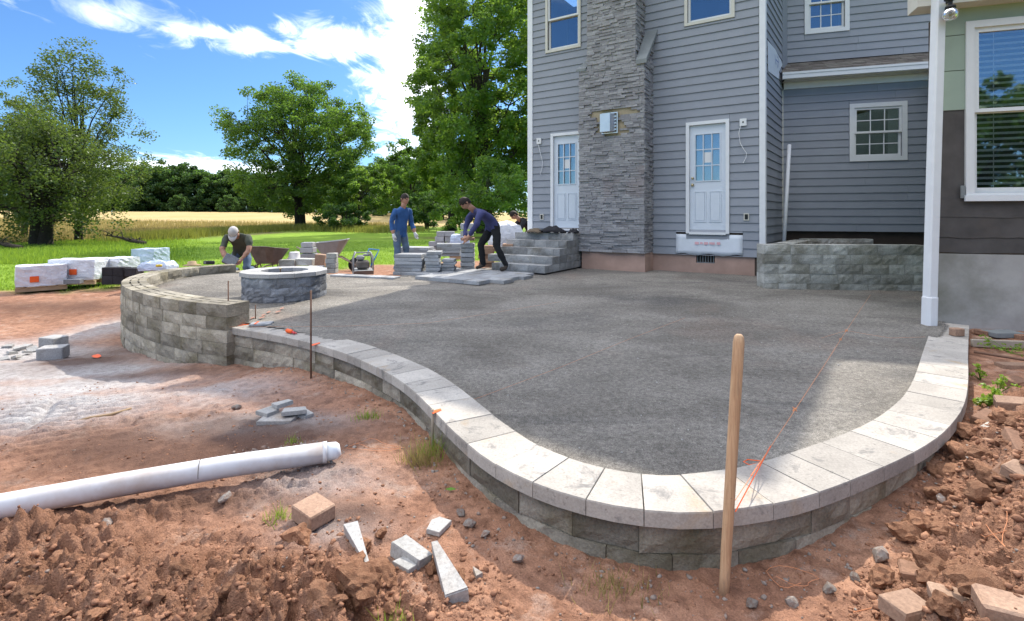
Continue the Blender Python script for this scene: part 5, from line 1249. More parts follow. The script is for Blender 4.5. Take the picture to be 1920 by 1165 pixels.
# spray marks: thin flat paint patches lying on the stone
def paint(pts_px, z, label, mat='orange'):
    vs = [P(x, y, z) for x, y in pts_px]; vs = [Vector((v.x, v.y, z)) for v in vs]; n = len(vs)
    o = mesh_obj('paint_mark', vs + [v - Vector((0, 0, .001)) for v in vs], [tuple(range(n)), tuple(reversed(range(n, 2 * n)))], M[mat]); tag(o, label, 'paint mark')
paint([(425, 612), (448, 609), (470, 606.5), (470, 608), (448, 611), (428, 615)], .2035, 'orange spray line on the coping beside the seat wall')
paint([(583, 646), (600, 642), (600, 644), (585, 649)], .2035, 'orange spray dash on the coping beside the rebar stake')
paint([(808, 771), (826, 766), (828, 769), (812, 776)], .2035, 'orange spray dash on the coping above the wooden stake')
for i, (x, y, w2, h2, lb) in enumerate(((181, 668, 9, 4, 'orange spray blotch on the soil left of the seat wall'),)):
    q = random.Random(i); pts = [(x + w2 * math.cos(a) * q.uniform(.6, 1.1), y + h2 * math.sin(a) * q.uniform(.6, 1.1)) for a in [k * math.pi / 5 for k in range(10)]]
    v = P(x, y, -.3); zz = gz_full(v.x, v.y) + .012; paint(pts, zz, lb)
q = random.Random(4)
for i in range(7):
    x = 462 + 60 * i / 6 + q.uniform(-4, 4); y = 602 - 22 * i / 6 + q.uniform(-2, 2); w2 = q.uniform(5, 11)
    paint([(x, y), (x + w2, y - 2.5), (x + w2 + 2, y - 1.5), (x + 2, y + 1.2)], gravel_z(5.9 + i * .12) + .013, 'faint orange spray dash on the gravel in front of the fire pit', 'paint_faint')
for o in [o for o in C.objects if o.name.startswith('paint_mark') and 'faint' in o.get('label', '')]: o['group'] = 'faint spray dashes before the fire pit'
# things on the coping
v = P(487, 612, .2); b = slab_obj('paver', (.22, .14, .028), (v.x, v.y + .04, .217), .2, 'paver', 'small grey paver laid on the coping near the seat wall', 'paver')
m2 = MB(); m2.box((-.05, -.0, .0155), (.02, .142, .002)); m2.build('tape', M['orange'], b)
v = P(546, 626, .2); tl2 = thing('marking_tool', 'orange marking tool lying on the coping between two stakes', 'tool', (v.x, v.y, .2), -0.65)
mb = MB(); mb.tube([(-.085, 0, .022), (-.075, 0, .022), (.0, 0, .022), (.02, 0, .02)], [.014, .021, .021, .012], 12); mb.build('handle', M['orange'], tl2, True)
mb = MB(); mb.tube([(.02, 0, .02), (.08, -.012, .012)], [.010, .006], 8); mb.tube([(.02, .005, .02), (.08, .014, .012)], [.010, .006], 8); mb.build('jaws', M['red_plastic'], tl2, True)

# --- wheelbarrows
def barrow(x, y, d, L, label, mat, rz, roll=0.0):
    c = PD(x, y, d); o = thing('wheelbarrow', label, 'wheelbarrow', (c.x, c.y, gz(c.x, c.y)), rz); H0 = max(0.18, c.z - gz(c.x, c.y))
    top = [(-L * .50, -.34), (-L * .2, -.36), (L * .3, -.33), (L * .52, -.22), (L * .52, .22), (L * .3, .33), (-L * .2, .36), (-L * .50, .34)]
    bot = [(-L * .22, -.22), (-L * .1, -.23), (L * .12, -.21), (L * .22, -.14), (L * .22, .14), (L * .12, .21), (-L * .1, .23), (-L * .22, .22)]
    zr = [H0 + .36, H0 + .38, H0 + .42, H0 + .45, H0 + .45, H0 + .42, H0 + .38, H0 + .36]
    vs = [Vector((x_, y_, H0 + .04)) for x_, y_ in bot] + [Vector((x_, y_, z_)) for (x_, y_), z_ in zip(top, zr)]; vi = [v_ * 1 for v_ in vs]
    for v_ in vi: v_.x *= .965; v_.y *= .965; v_.z += .006
    n = 8; fs = [(i, (i + 1) % n, n + (i + 1) % n, n + i) for i in range(n)] + [tuple(reversed(range(n)))]
    fi = [tuple(2 * n + k for k in reversed(f)) for f in fs]; rim = [(n + i, n + (i + 1) % n, 3 * n + (i + 1) % n, 3 * n + i) for i in range(n)]
    mesh_obj('tub', vs + vi, fs + fi + rim, M[mat], o)
    MB().tube([Vector((x_, y_, z_)) for (x_, y_), z_ in zip(top, zr)] + [Vector((top[0][0], top[0][1], zr[0]))], .012, 6).build('rim', M[mat], o)
    for s_ in (-1, 1):
        MB().tube([(L * .75, s_ * .05, .18), (L * .3, s_ * .14, H0 + .0), (-L * .4, s_ * .25, H0 + .05), (-L * 1.0, s_ * .3, H0 + .28)], .018, 6).build('handle', M['wood_grey'], o)
        MB().tube([(-L * .1, s_ * .22, H0 + .03), (-L * .28, s_ * .24, .01), (-L * .02, s_ * .22, .01), (L * .1, s_ * .2, H0 + .02)], .013, 6).build('leg', M['rust_metal'], o)
    w = MB(); w.tube([(L * .75, -.045, .18), (L * .75, .045, .18)], .18, 18); wh = w.build('wheel', M['rubber'], o, True)
    MB().tube([(L * .75, -.06, .18), (L * .75, .06, .18)], .06, 10).build('hub', M['rust_metal'], wh)
    return o
b1_ = barrow(500, 497, 12.0, .72, 'brown muddy wheelbarrow seen end-on beside the kneeling worker', 'rust_metal', -1.75)
b2_ = barrow(622, 482, 13.0, .78, 'pale grey wheelbarrow seen side-on behind the loose blocks', 'barrow_grey', 0.18)
# --- plate compactor
c = PD(680, 513, 10.6); pc = thing('plate_compactor', 'muddy plate compactor with a pale blue handle', 'compactor', (c.x, c.y, c.z), 0.35)
MB().hexa([Vector(v) for v in ((-.20, -.26, 0), (.20, -.26, 0), (.20, .24, 0), (-.20, .24, 0), (-.19, -.36, .09), (.19, -.36, .09), (.19, .32, .09), (-.19, .32, .09))]).build('plate', M['barrow_grey'], pc)
mb = MB(); mb.cbox((0, -.02, .19), (.26, .30, .16), 0, .03); mb.build('engine', M['rust_metal'], pc)
mb = MB(); mb.cbox((-.05, -.05, .33), (.16, .18, .1), 0, .03); mb.lathe([(0, .40), (.07, .40), (.07, .36), (0, .36)], (.08, .02, 0), 12); mb.build('tank', M['barrow_grey'], pc)
for s_ in (-1, 1): MB().tube([(s_ * .19, -.22, .06), (s_ * .19, -.2, .36), (s_ * .15, -.12, .44), (s_ * .15, .12, .44), (s_ * .19, .2, .3), (s_ * .19, .22, .06)], .016, 7).build('guard_bar', M['barrow_grey'], pc, True)
MB().tube([(-.15, -.1, .44), (.15, -.1, .44)], .014, 6).build('lift_bar', M['barrow_grey'], pc, True)
hd = MB(); hd.tube([(.17, .16, .12), (.30, .30, .34), (.36, .34, .46), (.16, .40, .48), (.10, .30, .34)], .014, 7); hd.build('handle', M['blue_paint'], pc, True)

# --- loose wall blocks and small stacks behind the fire pit
def wblock(x, y, d, dims, rz, label, mat='block_pale', rx=0.0, ry=0.0, group='loose wall blocks behind the fire pit'):
    c = PD(x, y, d); return slab_obj('wall_block', dims, (c.x, c.y, c.z + dims[2] / 2), rz, mat, label, 'block', group, rx, ry, .01, .005, int(x))
wblock(540, 500, 10.9, (.32, .22, .15), .12, 'pale block lying behind the left part of the pit rim')
wblock(573, 498, 11.0, (.38, .22, .15), -.05, 'pale block lying behind the middle of the pit rim')
wblock(602, 500, 10.9, (.20, .24, .26), .1, 'tan block standing on end behind the pit', 'brick_tan', ry=.12)
for k in range(4): wblock(622 + (k % 2), 512 - k * 9.3, 10.5, (.2, .22, .10), .05 * k, ('bottom', 'second', 'third', 'top')[k] + ' block of the narrow stack right of the pit')
wblock(580, 486, 11.8, (.34, .24, .13), .1, 'grey block low in the stack before the wheelbarrow', 'paver'); wblock(578, 474, 11.8, (.30, .24, .12), .0, 'grey block in the middle of the stack before the wheelbarrow', 'paver'); wblock(578, 463.5, 11.8, (.26, .22, .11), .03, 'top grey block of the stack before the wheelbarrow', 'paver')
wblock(592, 512, 10.2, (.3, .2, .14), .03, 'grey block tucked behind the right of the pit', 'paver')
c = PD(552, 482, 12.3); bk_ = thing('bucket', 'white upturned bucket beside the grey blocks', 'bucket', (c.x, c.y, c.z)); mb = MB(); mb.lathe([(.0, .12), (.11, .12), (.12, .1), (.15, -.15), (.155, -.15)], (0, 0, 0), 18); mb.build('shell', M['frame_white'], bk_, True)
# little things along the top of the seat wall's far side
c = PD(392, 496, 9.9); cf = thing('level_box', 'small black tool box on the far top of the seat wall', 'tool', c); MB().cbox((0, 0, .035), (.20, .06, .07), .05, .012).build('body', M['black_metal'], cf); MB().tube([(-.06, -.032, .035), (-.06, -.034, .035)], .022, 10).build('dial', M['slab_grey'], cf)
c = PD(360, 498, 11.2); hat = thing('straw_hat', 'tan hat lying beyond the seat wall', 'hat', c); mb = MB(); mb.lathe([(.17, .0), (.175, .01), (.09, .03), (.08, .09), (.0, .10)], (0, 0, 0), 16); mb.build('crown', M['wood_pallet'], hat, True)

# --- stacks of pavers by the steps (each paver lies loose)
ORD = ('lowest', 'second lowest', 'third lowest', 'fourth', 'fifth', 'sixth', 'seventh')
def pstack(x, ybot, d, wpx, n, hpx, label, dep=.35, mat='paver', rz=0.0, jx=.02, group=None):
    c = PD(x, ybot, d); w_ = wpx * d / F; h_ = hpx * d / F
    for k in range(n):
        slab_obj('paver', (w_ * rp.uniform(.94, 1.03), dep, h_ - .004), (c.x + rp.uniform(-jx, jx), c.y + rp.uniform(-jx, jx), c.z + h_ * (k + .5)), rz + rp.uniform(-.05, .05), mat, ORD[k] + ' ' + label, 'paver', group or 'pavers stacked by the steps', 0, 0, .006, .003, k)
pstack(770, 514, 9.9, 53, 6, 6.4, 'wide paver in the low stack at the standing worker\'s feet', .42, rz=-.1)
pstack(813, 513, 9.8, 27, 7, 6.0, 'paver in the narrow taller stack next to the low wide stack')
pstack(842, 511, 9.9, 24, 5, 5.2, 'paver in the small stack between the narrow and the column stack')
pstack(781, 484, 11.6, 62, 4, 5.2, 'long paver in the flat pile behind the low wide stack', .5, rz=-.1)
pstack(840, 480, 11.4, 46, 4, 5.8, 'brownish long paver in the flat pile behind the small stack', .45, 'paver', .1)
for i, (x, w_) in enumerate(((813, 14), (828, 16), (845, 15))): pstack(x, 470, 13.6, w_, 2, 8.5, ('left', 'middle', 'right')[i] + ' grey paver block in the lower rows of the far stack', .3)
for i, (x, w_) in enumerate(((826, 16), (842, 17))): pstack(x, 453, 13.6, w_, 2, 9.5, ('left', 'right')[i] + ' grey paver block in the upper rows of the far stack', .3)
for k in range(6): wblock(877, 508 - 8.7 * (k), 10.35, (.27, .26, .088), rp.uniform(-.05, .05), ('lowest', 'second', 'third', 'fourth', 'fifth', 'sixth')[k] + ' block of the column under the stooping worker\'s hands', 'paver', group='column of blocks before the stooping worker')
wblock(877, 451, 10.3, (.27, .26, .06), 0.04, 'tan board-like paver on top of the column of blocks', 'brick_tan', group='column of blocks before the stooping worker')
wblock(876, 443, 10.3, (.25, .24, .1), -.03, 'pale block above the tan paver on the column', 'block_pale', group='column of blocks before the stooping worker'); wblock(876, 430.5, 10.3, (.26, .24, .12), .04, 'topmost grey block of the column', 'paver', group='column of blocks before the stooping worker')
pstack(912, 500, 11.2, 26, 5, 8.0, 'reddish brick in the crate stack behind the stooping worker', .4, 'brick_tan')
pstack(951, 502, 11.0, 20, 5, 9.0, 'tan block in the stack between worker and steps', .4, 'brick_tan')

# --- film wrapped pallets
def film_box(mb_pts): pass
def wrapped(x, ybot, d, wx, wy, h, rz, label, sticker=None, mat='wrap_white', seed=0, round_top=0.0, pal=True, group='film wrapped pallets of blocks'):
    c = PD(x, ybot, d); o = thing('wrapped_pallet', label, 'pallet', c, rz, group); q = random.Random(seed); z0 = .11 if pal else 0.0
    bm = bmesh.new(); bmesh.ops.create_cube(bm, size=1.0); bmesh.ops.subdivide_edges(bm, edges=bm.edges[:], cuts=5, use_grid_fill=True)
    for v in bm.verts:
        p = v.co.copy(); ed = sum(1 for k in p if abs(abs(k) - .5) < 1e-4)
        f = 1.0 - (.018 if ed == 2 else .04 if ed == 3 else 0)
        zz = p.z + .5; sh = 1 - round_top * max(0, zz - .3) ** 2
        v.co = Vector((p.x * wx * f * sh + q.uniform(-.010, .010), p.y * wy * f * sh + q.uniform(-.010, .010), z0 + zz * h + q.uniform(-.012, .012) - (round_top * .3 * (p.x * p.x + p.y * p.y) if zz > .9 else 0)))
    me = bpy.data.meshes.new('film_wrap'); bm.to_mesh(me); bm.free(); me.materials.append(M[mat]); fo = bpy.data.objects.new('film_wrap', me); C.objects.link(fo); fo.parent = o
    if pal:
        for i in range(5): MB().box((-wx / 2 + wx * (i + .5) / 5, 0, .098), (wx / 5 - .03, wy + .03, .018)).build('deck_board', M['wood_pallet'], o)
        for s_ in (-1, 0, 1): MB().box((0, s_ * (wy / 2 - .04), .045), (wx, .07, .085)).build('runner', M['wood_pallet'], o)
    if sticker:
        sx, sz, side = sticker
        m2 = MB(); m2.box((sx, -wy / 2 - .018, sz), (.15, .004, .13)) if side == 0 else m2.box((wx / 2 + .018, sx, sz), (.004, .15, .13)); m2.build('orange_label', M['orange'], o)
    return o
wrapped(78, 543, 11.6, .86, .62, .45, .75, 'white film wrapped pallet at the far left with an orange label', (-.12, .27, 0), seed=1)
wrapped(150, 531, 12.2, .95, .7, .47, .22, 'white film wrapped pallet second from the left with an orange label', (.05, .30, 0), seed=2)
wrapped(220, 510, 12.9, .72, .62, .36, -.15, 'white wrapped stack just behind the dark blocks', None, seed=3, pal=False)
wrapped(283, 502, 14.2, .66, .6, .42, -.1, 'bluish wrapped pallet farthest back beside the lawn', None, 'wrap_blue', 4)
wrapped(297, 507, 11.6, .62, .5, .24, .1, 'slumped clear film over blocks behind the seat wall', None, 'wrap_blue', 5, .9, False)
for i, (x, y, w_, lb) in enumerate(((209, 533, .27, 'lower left black block'), (229, 533, .26, 'lower right black block'), (209, 517, .27, 'upper left black block'), (229, 517, .26, 'upper right black block'), (252, 518, .28, 'single black block beside the four'))):
    c = PD(x, y, 12.0); slab_obj('dark_block', (w_, .26, .20), (c.x, c.y, c.z + .1), -.05, 'block_dark', lb + ' in the dark stack left of the seat wall', 'block', 'black blocks left of the seat wall', ch=.012, rough=.004, seed=i)
v = PD(138, 532, 11.6); slab_obj('wall_block', (.34, .14, .10), (v.x, v.y, v.z + .05), .1, 'block_pit', 'grey block leaning at the foot of the second wrapped pallet', 'block')
v = PD(298, 502, 11.2); tr = thing('tape_roll', 'yellow tape roll lying on the slumped film', 'tape', v + Vector((0, 0, .02))); mb = MB(); mb.lathe([(.03, 0), (.06, 0), (.06, .045), (.03, .045), (.03, 0)], (0, 0, 0), 16); mb.build('roll', M['yellow'], tr, True)
# plastic sheet thrown over the pallet behind the stooping worker
wrapped(948, 470, 11.9, .72, .6, .58, .3, 'crumpled clear plastic over a pallet behind the stooping worker', None, 'wrap_white', 8, .8, True)
wrapped(974, 478, 12.4, .75, .6, .40, .1, 'low bluish plastic wrapped pallet left of the steps', None, 'wrap_blue', 9, .2, True)
wrapped(862, 486, 12.8, .5, .5, .52, .1, 'pale blue wrapped pallet behind the column of blocks', None, 'wrap_blue', 10, .3, True)
# clothes left on the steps
def cloth(name, loc, sx, sy, h, mat, label, seed, rz=0):
    n = 12; vs = []
    X, Y = np.meshgrid(np.linspace(-1, 1, n), np.linspace(-1, 1, n)); zz = (fbm(X * 2 + seed * 7, Y * 2, seed, 3) * 1.3) * np.clip(1.15 - X ** 2 - Y ** 2, 0, 1) ** .6
    vs = [(x * sx * (1 + .15 * math.sin(y * 3 + seed)), y * sy, max(0, z) * h) for x, y, z in zip(X.ravel(), Y.ravel(), zz.ravel())]
    fs = [(j * n + i, j * n + i + 1, (j + 1) * n + i + 1, (j + 1) * n + i) for j in range(n - 1) for i in range(n - 1) if X[j, i] ** 2 + Y[j, i] ** 2 < 1.25]
    o = mesh_obj(name, vs, fs, M[mat], None, True, loc); o.rotation_euler = (0, 0, rz); md = o.modifiers.new('thick', 'SOLIDIFY'); md.thickness = .012; tag(o, label, 'clothing')
zp = ztop + .004
c = PD(1035, 437, 10.9); cloth('jacket', (c.x, c.y, zp), .30, .2, .15, 'cloth_dark', 'dark jacket dropped on the top step beside the door', 3, -.4)
c = PD(1003, 439, 11.0); cloth('cloth_bag', (c.x, c.y, zp), .22, .15, .10, 'cloth_brown', 'brown cloth left of the dark jacket on the top step', 5, -.5)
c = PD(1075, 440, 10.6); cloth('cap_pile', (c.x, c.y, zp), .11, .09, .10, 'cloth_dark', 'small dark bundle on the top step against the chimney', 8, .2)

# --- stones: a few big ones each by itself, the small ones as ground cover
stone_me = [rock_mesh('stone', 100 + i, 2, .3, .7) for i in range(5)]; clod_me = [rock_mesh('dirt_clod', 200 + i, 3, .35, .75, .10) for i in range(6)]
for m_ in stone_me: m_.materials.append(M['rock'])
tex_n = random.Random(3)
for m_ in clod_me:
    m_.materials.append(M['clod'])
    co = np.array([v.co[:] for v in m_.vertices]); k = fbm(co[:, 0] * 3 + 5, co[:, 1] * 3 + co[:, 2] * 2.3, 7, 4) - .5; k2 = lumps(co[:, 0] * 2.4 + co[:, 2], co[:, 1] * 2.4, 9, .7)
    co *= (1 + .45 * k + .22 * k2)[:, None]; m_.vertices.foreach_set('co', co.astype(np.float32).ravel()); m_.update()
def place(me, name, x, y, r_, label, cat, group, q, sink=.35):
    o = bpy.data.objects.new(name, me); C.objects.link(o); o.location = (x, y, gz_full(x, y) + r_ * (1 - sink) * .5); o.scale = (r_ * q.uniform(.85, 1.2), r_ * q.uniform(.8, 1.1), r_ * q.uniform(.7, 1.0)); o.rotation_euler = (q.uniform(-.4, .4), q.uniform(-.4, .4), q.uniform(0, 6.3)); return tag(o, label, cat, group)
q = random.Random(12)
for i in range(34):       # big clods of the left heap
    x = q.uniform(-2.4, -.15); y = 1.66 + abs(q.gauss(0, .24)); place(q.choice(clod_me), 'dirt_clod', x, y, q.uniform(.022, .05), 'clod of red clay in the churned soil at the bottom left', 'clod', 'clods in the churned soil at the bottom left', q)
for x, y, r_, lb in ((-.55, 1.86, .10, 'biggest clump of red clay, below the thick half paver'), (-.50, 1.98, .07, 'clump of red clay touching the thick half paver'), (-.66, 1.80, .075, 'clump of red clay left of the biggest one'), (-.92, 2.22, .075, 'clump of red clay below the tan brick'), (-.62, 2.05, .05, 'clump of red clay at the tip of the narrow wedge')): place(q.choice(clod_me), 'large_clod', x, y, r_, lb, 'clod', 'large clumps beside the broken pavers', q, .5)
for i in range(46):
    t_ = q.random(); u_ = abs(q.gauss(.05, .3)); x = 1.15 + 1.75 * t_ + .64 * u_; y = 1.72 + 1.45 * t_ - .77 * u_ + .05; place(q.choice(clod_me), 'dirt_clod', x, y, q.uniform(.03, .085), 'clod of red clay in the dirt heap along the right side', 'clod', 'clods in the right-hand dirt heap', q)
for i, (x, y, r_) in enumerate(((-1.35, 3.06, .05), (-1.42, 2.52, .035), (-1.83, 2.32, .04), (-2.1, 3.9, .04), (1.52, 2.12, .05), (1.22, 1.97, .035), (1.36, 2.03, .03), (.02, 2.13, .035), (.9, 1.93, .03), (1.05, 1.92, .03), (-.2, 2.36, .04), (-.24, 2.45, .03), (-.12, 2.30, .03), (1.75, 2.28, .04), (2.02, 2.4, .035))):
    place(q.choice(stone_me), 'field_stone', x, y, r_, 'grey stone lying on the soil near the foot of the low wall', 'stone', 'stones near the foot of the low wall', q, .3)
def scatter(name, n, spot, rmin, rmax, mat, label, seed, sub=1):
    """small stones or crumbs nobody would count: one mesh"""
    g = np.random.default_rng(seed); src = [rock_mesh('tmp', seed + i, sub, .3, .7, .28) for i in range(4)]
    VS = [np.array([v.co[:] for v in m_.vertices]) for m_ in src]; FS = [np.array([p.vertices[:] for p in m_.polygons]) for m_ in src]
    X, Y = spot(g, n); Z = ground_fields(X, Y)[0]; rad = rmin + (rmax - rmin) * g.random(n) ** 3; vs = []; fs = []; o_ = 0
    for i in range(n):
        k = i % 4; a = g.uniform(0, 6.28); c_, s_ = math.cos(a), math.sin(a); v_ = VS[k] * rad[i] * g.uniform(.5, 1.35, 3)
        v_ = np.stack([v_[:, 0] * c_ - v_[:, 1] * s_, v_[:, 0] * s_ + v_[:, 1] * c_, v_[:, 2]], 1) + (X[i], Y[i], Z[i] + rad[i] * .12); vs.append(v_); fs.append(FS[k] + o_); o_ += len(v_)
    for m_ in src: bpy.data.meshes.remove(m_)
    o = np_mesh(name, np.vstack(vs), np.vstack(fs), M[mat]); return tag(o, label, name.replace('_', ' '), kind='stuff')
def spot_left(g, n): return -2.7 + 2.7 * g.random(n), 1.55 + np.abs(g.normal(0, .32, n))
def spot_right(g, n): t_ = g.random(n); u_ = g.uniform(-.06, .7, n); return 1.07 + 1.9 * t_ + .64 * u_, 1.71 + 1.57 * t_ - .77 * u_
def spot_wall(g, n):
    p = np.array([tuple(v) for v in LOWp]); i = g.integers(40, len(p) - 120, n); j = np.clip(i + 3, 0, len(p) - 1); d = p[j] - p[i]; d /= np.linalg.norm(d, axis=1)[:, None]; nn = np.stack([d[:, 1], -d[:, 0]], 1)
    r_ = p[i] + nn * (np.abs(g.normal(0, .10, n)) + .0)[:, None]; return r_[:, 0], r_[:, 1]
def spot_any(g, n): a = g.uniform(-.9, .8, n); d = 1.6 + 5 * g.random(n) ** 1.6; X, Y = d * np.sin(a), d * np.cos(a); k = ~in_poly(X, Y, patio); k &= (Y > 1.3); X, Y = X[k], Y[k]; r_ = np.resize(np.arange(len(X)), n); return X[r_] + g.normal(0, .03, n) * (np.arange(n) >= len(X)), Y[r_] + g.normal(0, .03, n) * (np.arange(n) >= len(X))
scatter('soil_crumbs', 5200, spot_left, .003, .020, 'crumb', 'crumbled red clay churned up at the bottom left', 1)
scatter('soil_crumbs', 4200, spot_right, .004, .026, 'crumb', 'crumbled red clay on the right-hand heap', 2)
scatter('wall_gravel', 700, spot_wall, .003, .016, 'rock', 'crushed stone spilled along the foot of the low wall', 3)
def spot_patio(g, n):
    X = g.uniform(-5.5, 5, n * 3); Y = 2.3 + 7 * g.random(n * 3) ** 1.5; k = in_poly(X, Y, inset_patio); return X[k][:n], Y[k][:n]
inset_patio = inset([tuple(p) for p in resample(chaikin(LOW), 0.12)], 0.33)[::-1] + inset([tuple(p) for p in resample(chaikin(SEAT_X), 0.15)], -0.33) + [(-3.5, 9.5), (-1, 8), (3.5, 8), (4.6, 6.0)]
def scatter_patio(n, seed):
    o = scatter('patio_chips', n, spot_patio, .002, .009, 'slate', 'small stone chips strewn over the gravel bed', seed); co = np.zeros(len(o.data.vertices) * 3, dtype=np.float32); o.data.vertices.foreach_get('co', co); co = co.reshape(-1, 3)
    k = len(co) // n; cz = co.reshape(n, k, 3)[:, :, 2]; cz -= cz.mean(1, keepdims=True); Yc = co.reshape(n, k, 3)[:, :, 1].mean(1); cz += (0.137 + 0.165 * np.clip((Yc - 2.3) / 7.2, 0, 1))[:, None]
    o.data.vertices.foreach_set('co', co.ravel()); o.data.update()
scatter_patio(1200, 6)
scatter('loose_pebbles', 900, spot_any, .002, .010, 'rock', 'small pebbles strewn over the soil', 4)
def spot_pile(g, n): return -1.33 + g.normal(0, .16, n), 3.02 + g.normal(0, .11, n)
scatter('crushed_stone', 420, spot_pile, .005, .022, 'rock', 'small heap of crushed stone above the end of the pipe', 8)
scatter('loose_crumbs', 5200, spot_any, .002, .013, 'crumb', 'small crumbs of clay strewn over the soil', 5)
# ------------------------------------------------------------------ trees
def leaf_cards(g, cen, rad, n_per, size, flat=0.75, droop=0.0):
    """leaf faces gathered in clumps; cen (k,3), rad (k,)"""
    k = len(cen); N = k * n_per
    d = g.normal(size=(N, 3)); d /= np.linalg.norm(d, axis=1)[:, None]; r = g.random(N) ** 0.45
    p = np.repeat(cen, n_per, 0) + d * (r * np.repeat(rad, n_per))[:, None] * np.array([1, 1, flat])
    p[:, 2] -= droop * g.random(N) ** 2
    a = g.normal(size=(N, 3)); a[:, 2] *= 0.6; a /= np.linalg.norm(a, axis=1)[:, None]
    b = np.cross(a, g.normal(size=(N, 3))); b /= np.linalg.norm(b, axis=1)[:, None]
    s = size * (0.55 + 0.9 * g.random(N))[:, None]
    V = np.stack([p - a * s * .5, p + b * s * .32 , p + a * s * .5, p - b * s * .32], 1).reshape(-1, 3)
    Q = np.arange(N * 4).reshape(-1, 4)
    val = np.clip(np.repeat(g.random(k), n_per) * .55 + g.random(N) * .45, 0, 1)
    return V, Q, val
def tree_data(seed, H, R, base, trunk_r, clumps, n_per, leaf, crown_c=None, crown_h=None, spread=1.0, stems=1, taper='round', droop=0.0, inner=0.35, bare=0.0, nlimb=9, csize=1.0):
    """numpy crown + trunk mesh builder; heights from the foot of the trunk"""
    g = np.random.default_rng(seed); q = random.Random(seed)
    cz = crown_c if crown_c else base + (H - base) * 0.52; hz = crown_h if crown_h else (H - base) / 2
    pts = []
    while len(pts) < clumps:
        d = g.normal(size=3); d /= np.linalg.norm(d); rr_ = (inner + (1 - inner) * g.random() ** .55)
        w = 1.0
        zrel = d[2] * rr_
        if taper == 'cone': w = 1.0 - 0.55 * max(0, zrel)
        if taper == 'broad': w = 1.0 - 0.18 * abs(zrel) ** 2
        bump = 1 + 0.14 * math.sin(3 * math.atan2(d[1], d[0]) + seed) + 0.10 * math.sin(5 * d[2] + seed * 2) + g.uniform(-.08, .08)
        pts.append((d[0] * rr_ * R * w * bump, d[1] * rr_ * R * w * bump, cz + d[2] * rr_ * hz * (1 + g.uniform(-.06, .06))))
    pts = np.array(pts); rad = R * csize * (0.12 + 0.11 * g.random(clumps))
    V, Q, val = leaf_cards(g, pts, rad, n_per, leaf, .7, droop)
    mb = MB()
    for s_ in range(stems):
        ox = q.uniform(-.35, .35) * trunk_r * 3 * (s_ > 0); top = Vector((ox * 3 + q.uniform(-.03, .03) * R, q.uniform(-.05, .05) * R, cz + hz * .45))
        foot = Vector((ox, 0, -.3)); fork = foot.lerp(top, .32 if stems == 1 else .15)
        path = [foot, foot.lerp(top, .06), fork, foot.lerp(top, .6) + Vector((q.uniform(-.06, .06) * R, q.uniform(-.06, .06) * R, 0)), top]
        mb.tube(path, [trunk_r * 1.5, trunk_r * 1.05, trunk_r * .85, trunk_r * .42, trunk_r * .08], 8, cap=False)
        for i in range(nlimb):
            k = q.randrange(clumps); e_ = Vector(pts[k]); f = q.uniform(.15, .75); st_ = foot.lerp(top, f if stems > 1 else max(.28, f))
            st_.z = min(st_.z, e_.z + hz * .1); m1 = st_.lerp(e_, .35) + Vector((0, 0, (e_ - st_).length * .10)); m2 = st_.lerp(e_, .7) + Vector((q.uniform(-.05, .05) * R, q.uniform(-.05, .05) * R, (e_ - st_).length * .06))
            r0 = trunk_r * (.42 - .28 * f); mb.tube([st_, m1, m2, e_], [r0, r0 * .7, r0 * .4, r0 * .12], 6, cap=False)
            for j in range(3):
                e2 = Vector(pts[q.randrange(clumps)])
                for _ in range(6):
                    c2 = Vector(pts[q.randrange(clumps)])
                    if (c2 - m2).length < (e2 - m2).length: e2 = c2
                mb.tube([m1 if j == 0 else m2, (m1 if j == 0 else m2).lerp(e2, .5) + Vector((0, 0, R * .03)), e2], [r0 * .4, r0 * .25, r0 * .06], 5, cap=False)
    return V, Q, val, mb
TREES = {}
def plant(name, label, group, seed, loc, leafmat, barkmat='bark', copy_of=None, scale=1.0, rz=0.0, **kw):
    root = thing(name, label, 'tree', loc, rz, group); root.scale = (scale, scale, scale)
    if copy_of and copy_of in TREES:
        for me, nm in TREES[copy_of]:
            o = bpy.data.objects.new(nm, me); C.objects.link(o); o.parent = root
        return root
    V, Q, val, mb = tree_data(seed, **kw)
    cr = np_mesh('crown', V, Q, M[leafmat], root, attrs={'v': ('FACE', val)}); tk = mb.build('trunk', M[barkmat], root, True)
    TREES[copy_of or name + str(seed)] = [(cr.data, 'crown'), (tk.data, 'trunk')]
    return root
def at(px, d): x = (px - 960) / F * d; return (x, d, gz(x, d))
# the round tree standing alone at the lawn's edge
plant('round_tree', 'large round leafy tree standing alone at the edge of the lawn', None, 3, at(566, 60), 'leaf_green', 'bark_dark', H=17.6, R=8.1, base=3.2, trunk_r=.42, clumps=380, n_per=190, leaf=.25, stems=4, taper='round', inner=.42, nlimb=12, crown_c=9.4, crown_h=8.2, csize=.74)
plant('low_tree', 'low bushy tree just right of the round tree', None, 4, at(668, 57), 'leaf_bright', 'bark_dark', H=7.6, R=4.0, base=.6, trunk_r=.2, clumps=110, n_per=170, leaf=.22, stems=2, nlimb=6, csize=.85)
plant('dark_shrub', 'dark spreading conifer shrub under the low tree', None, 8, at(648, 52), 'leaf_far', 'bark_dark', H=3.0, R=2.6, base=.1, trunk_r=.12, clumps=40, n_per=150, leaf=.2, stems=2, nlimb=5, crown_c=1.5, crown_h=1.3)
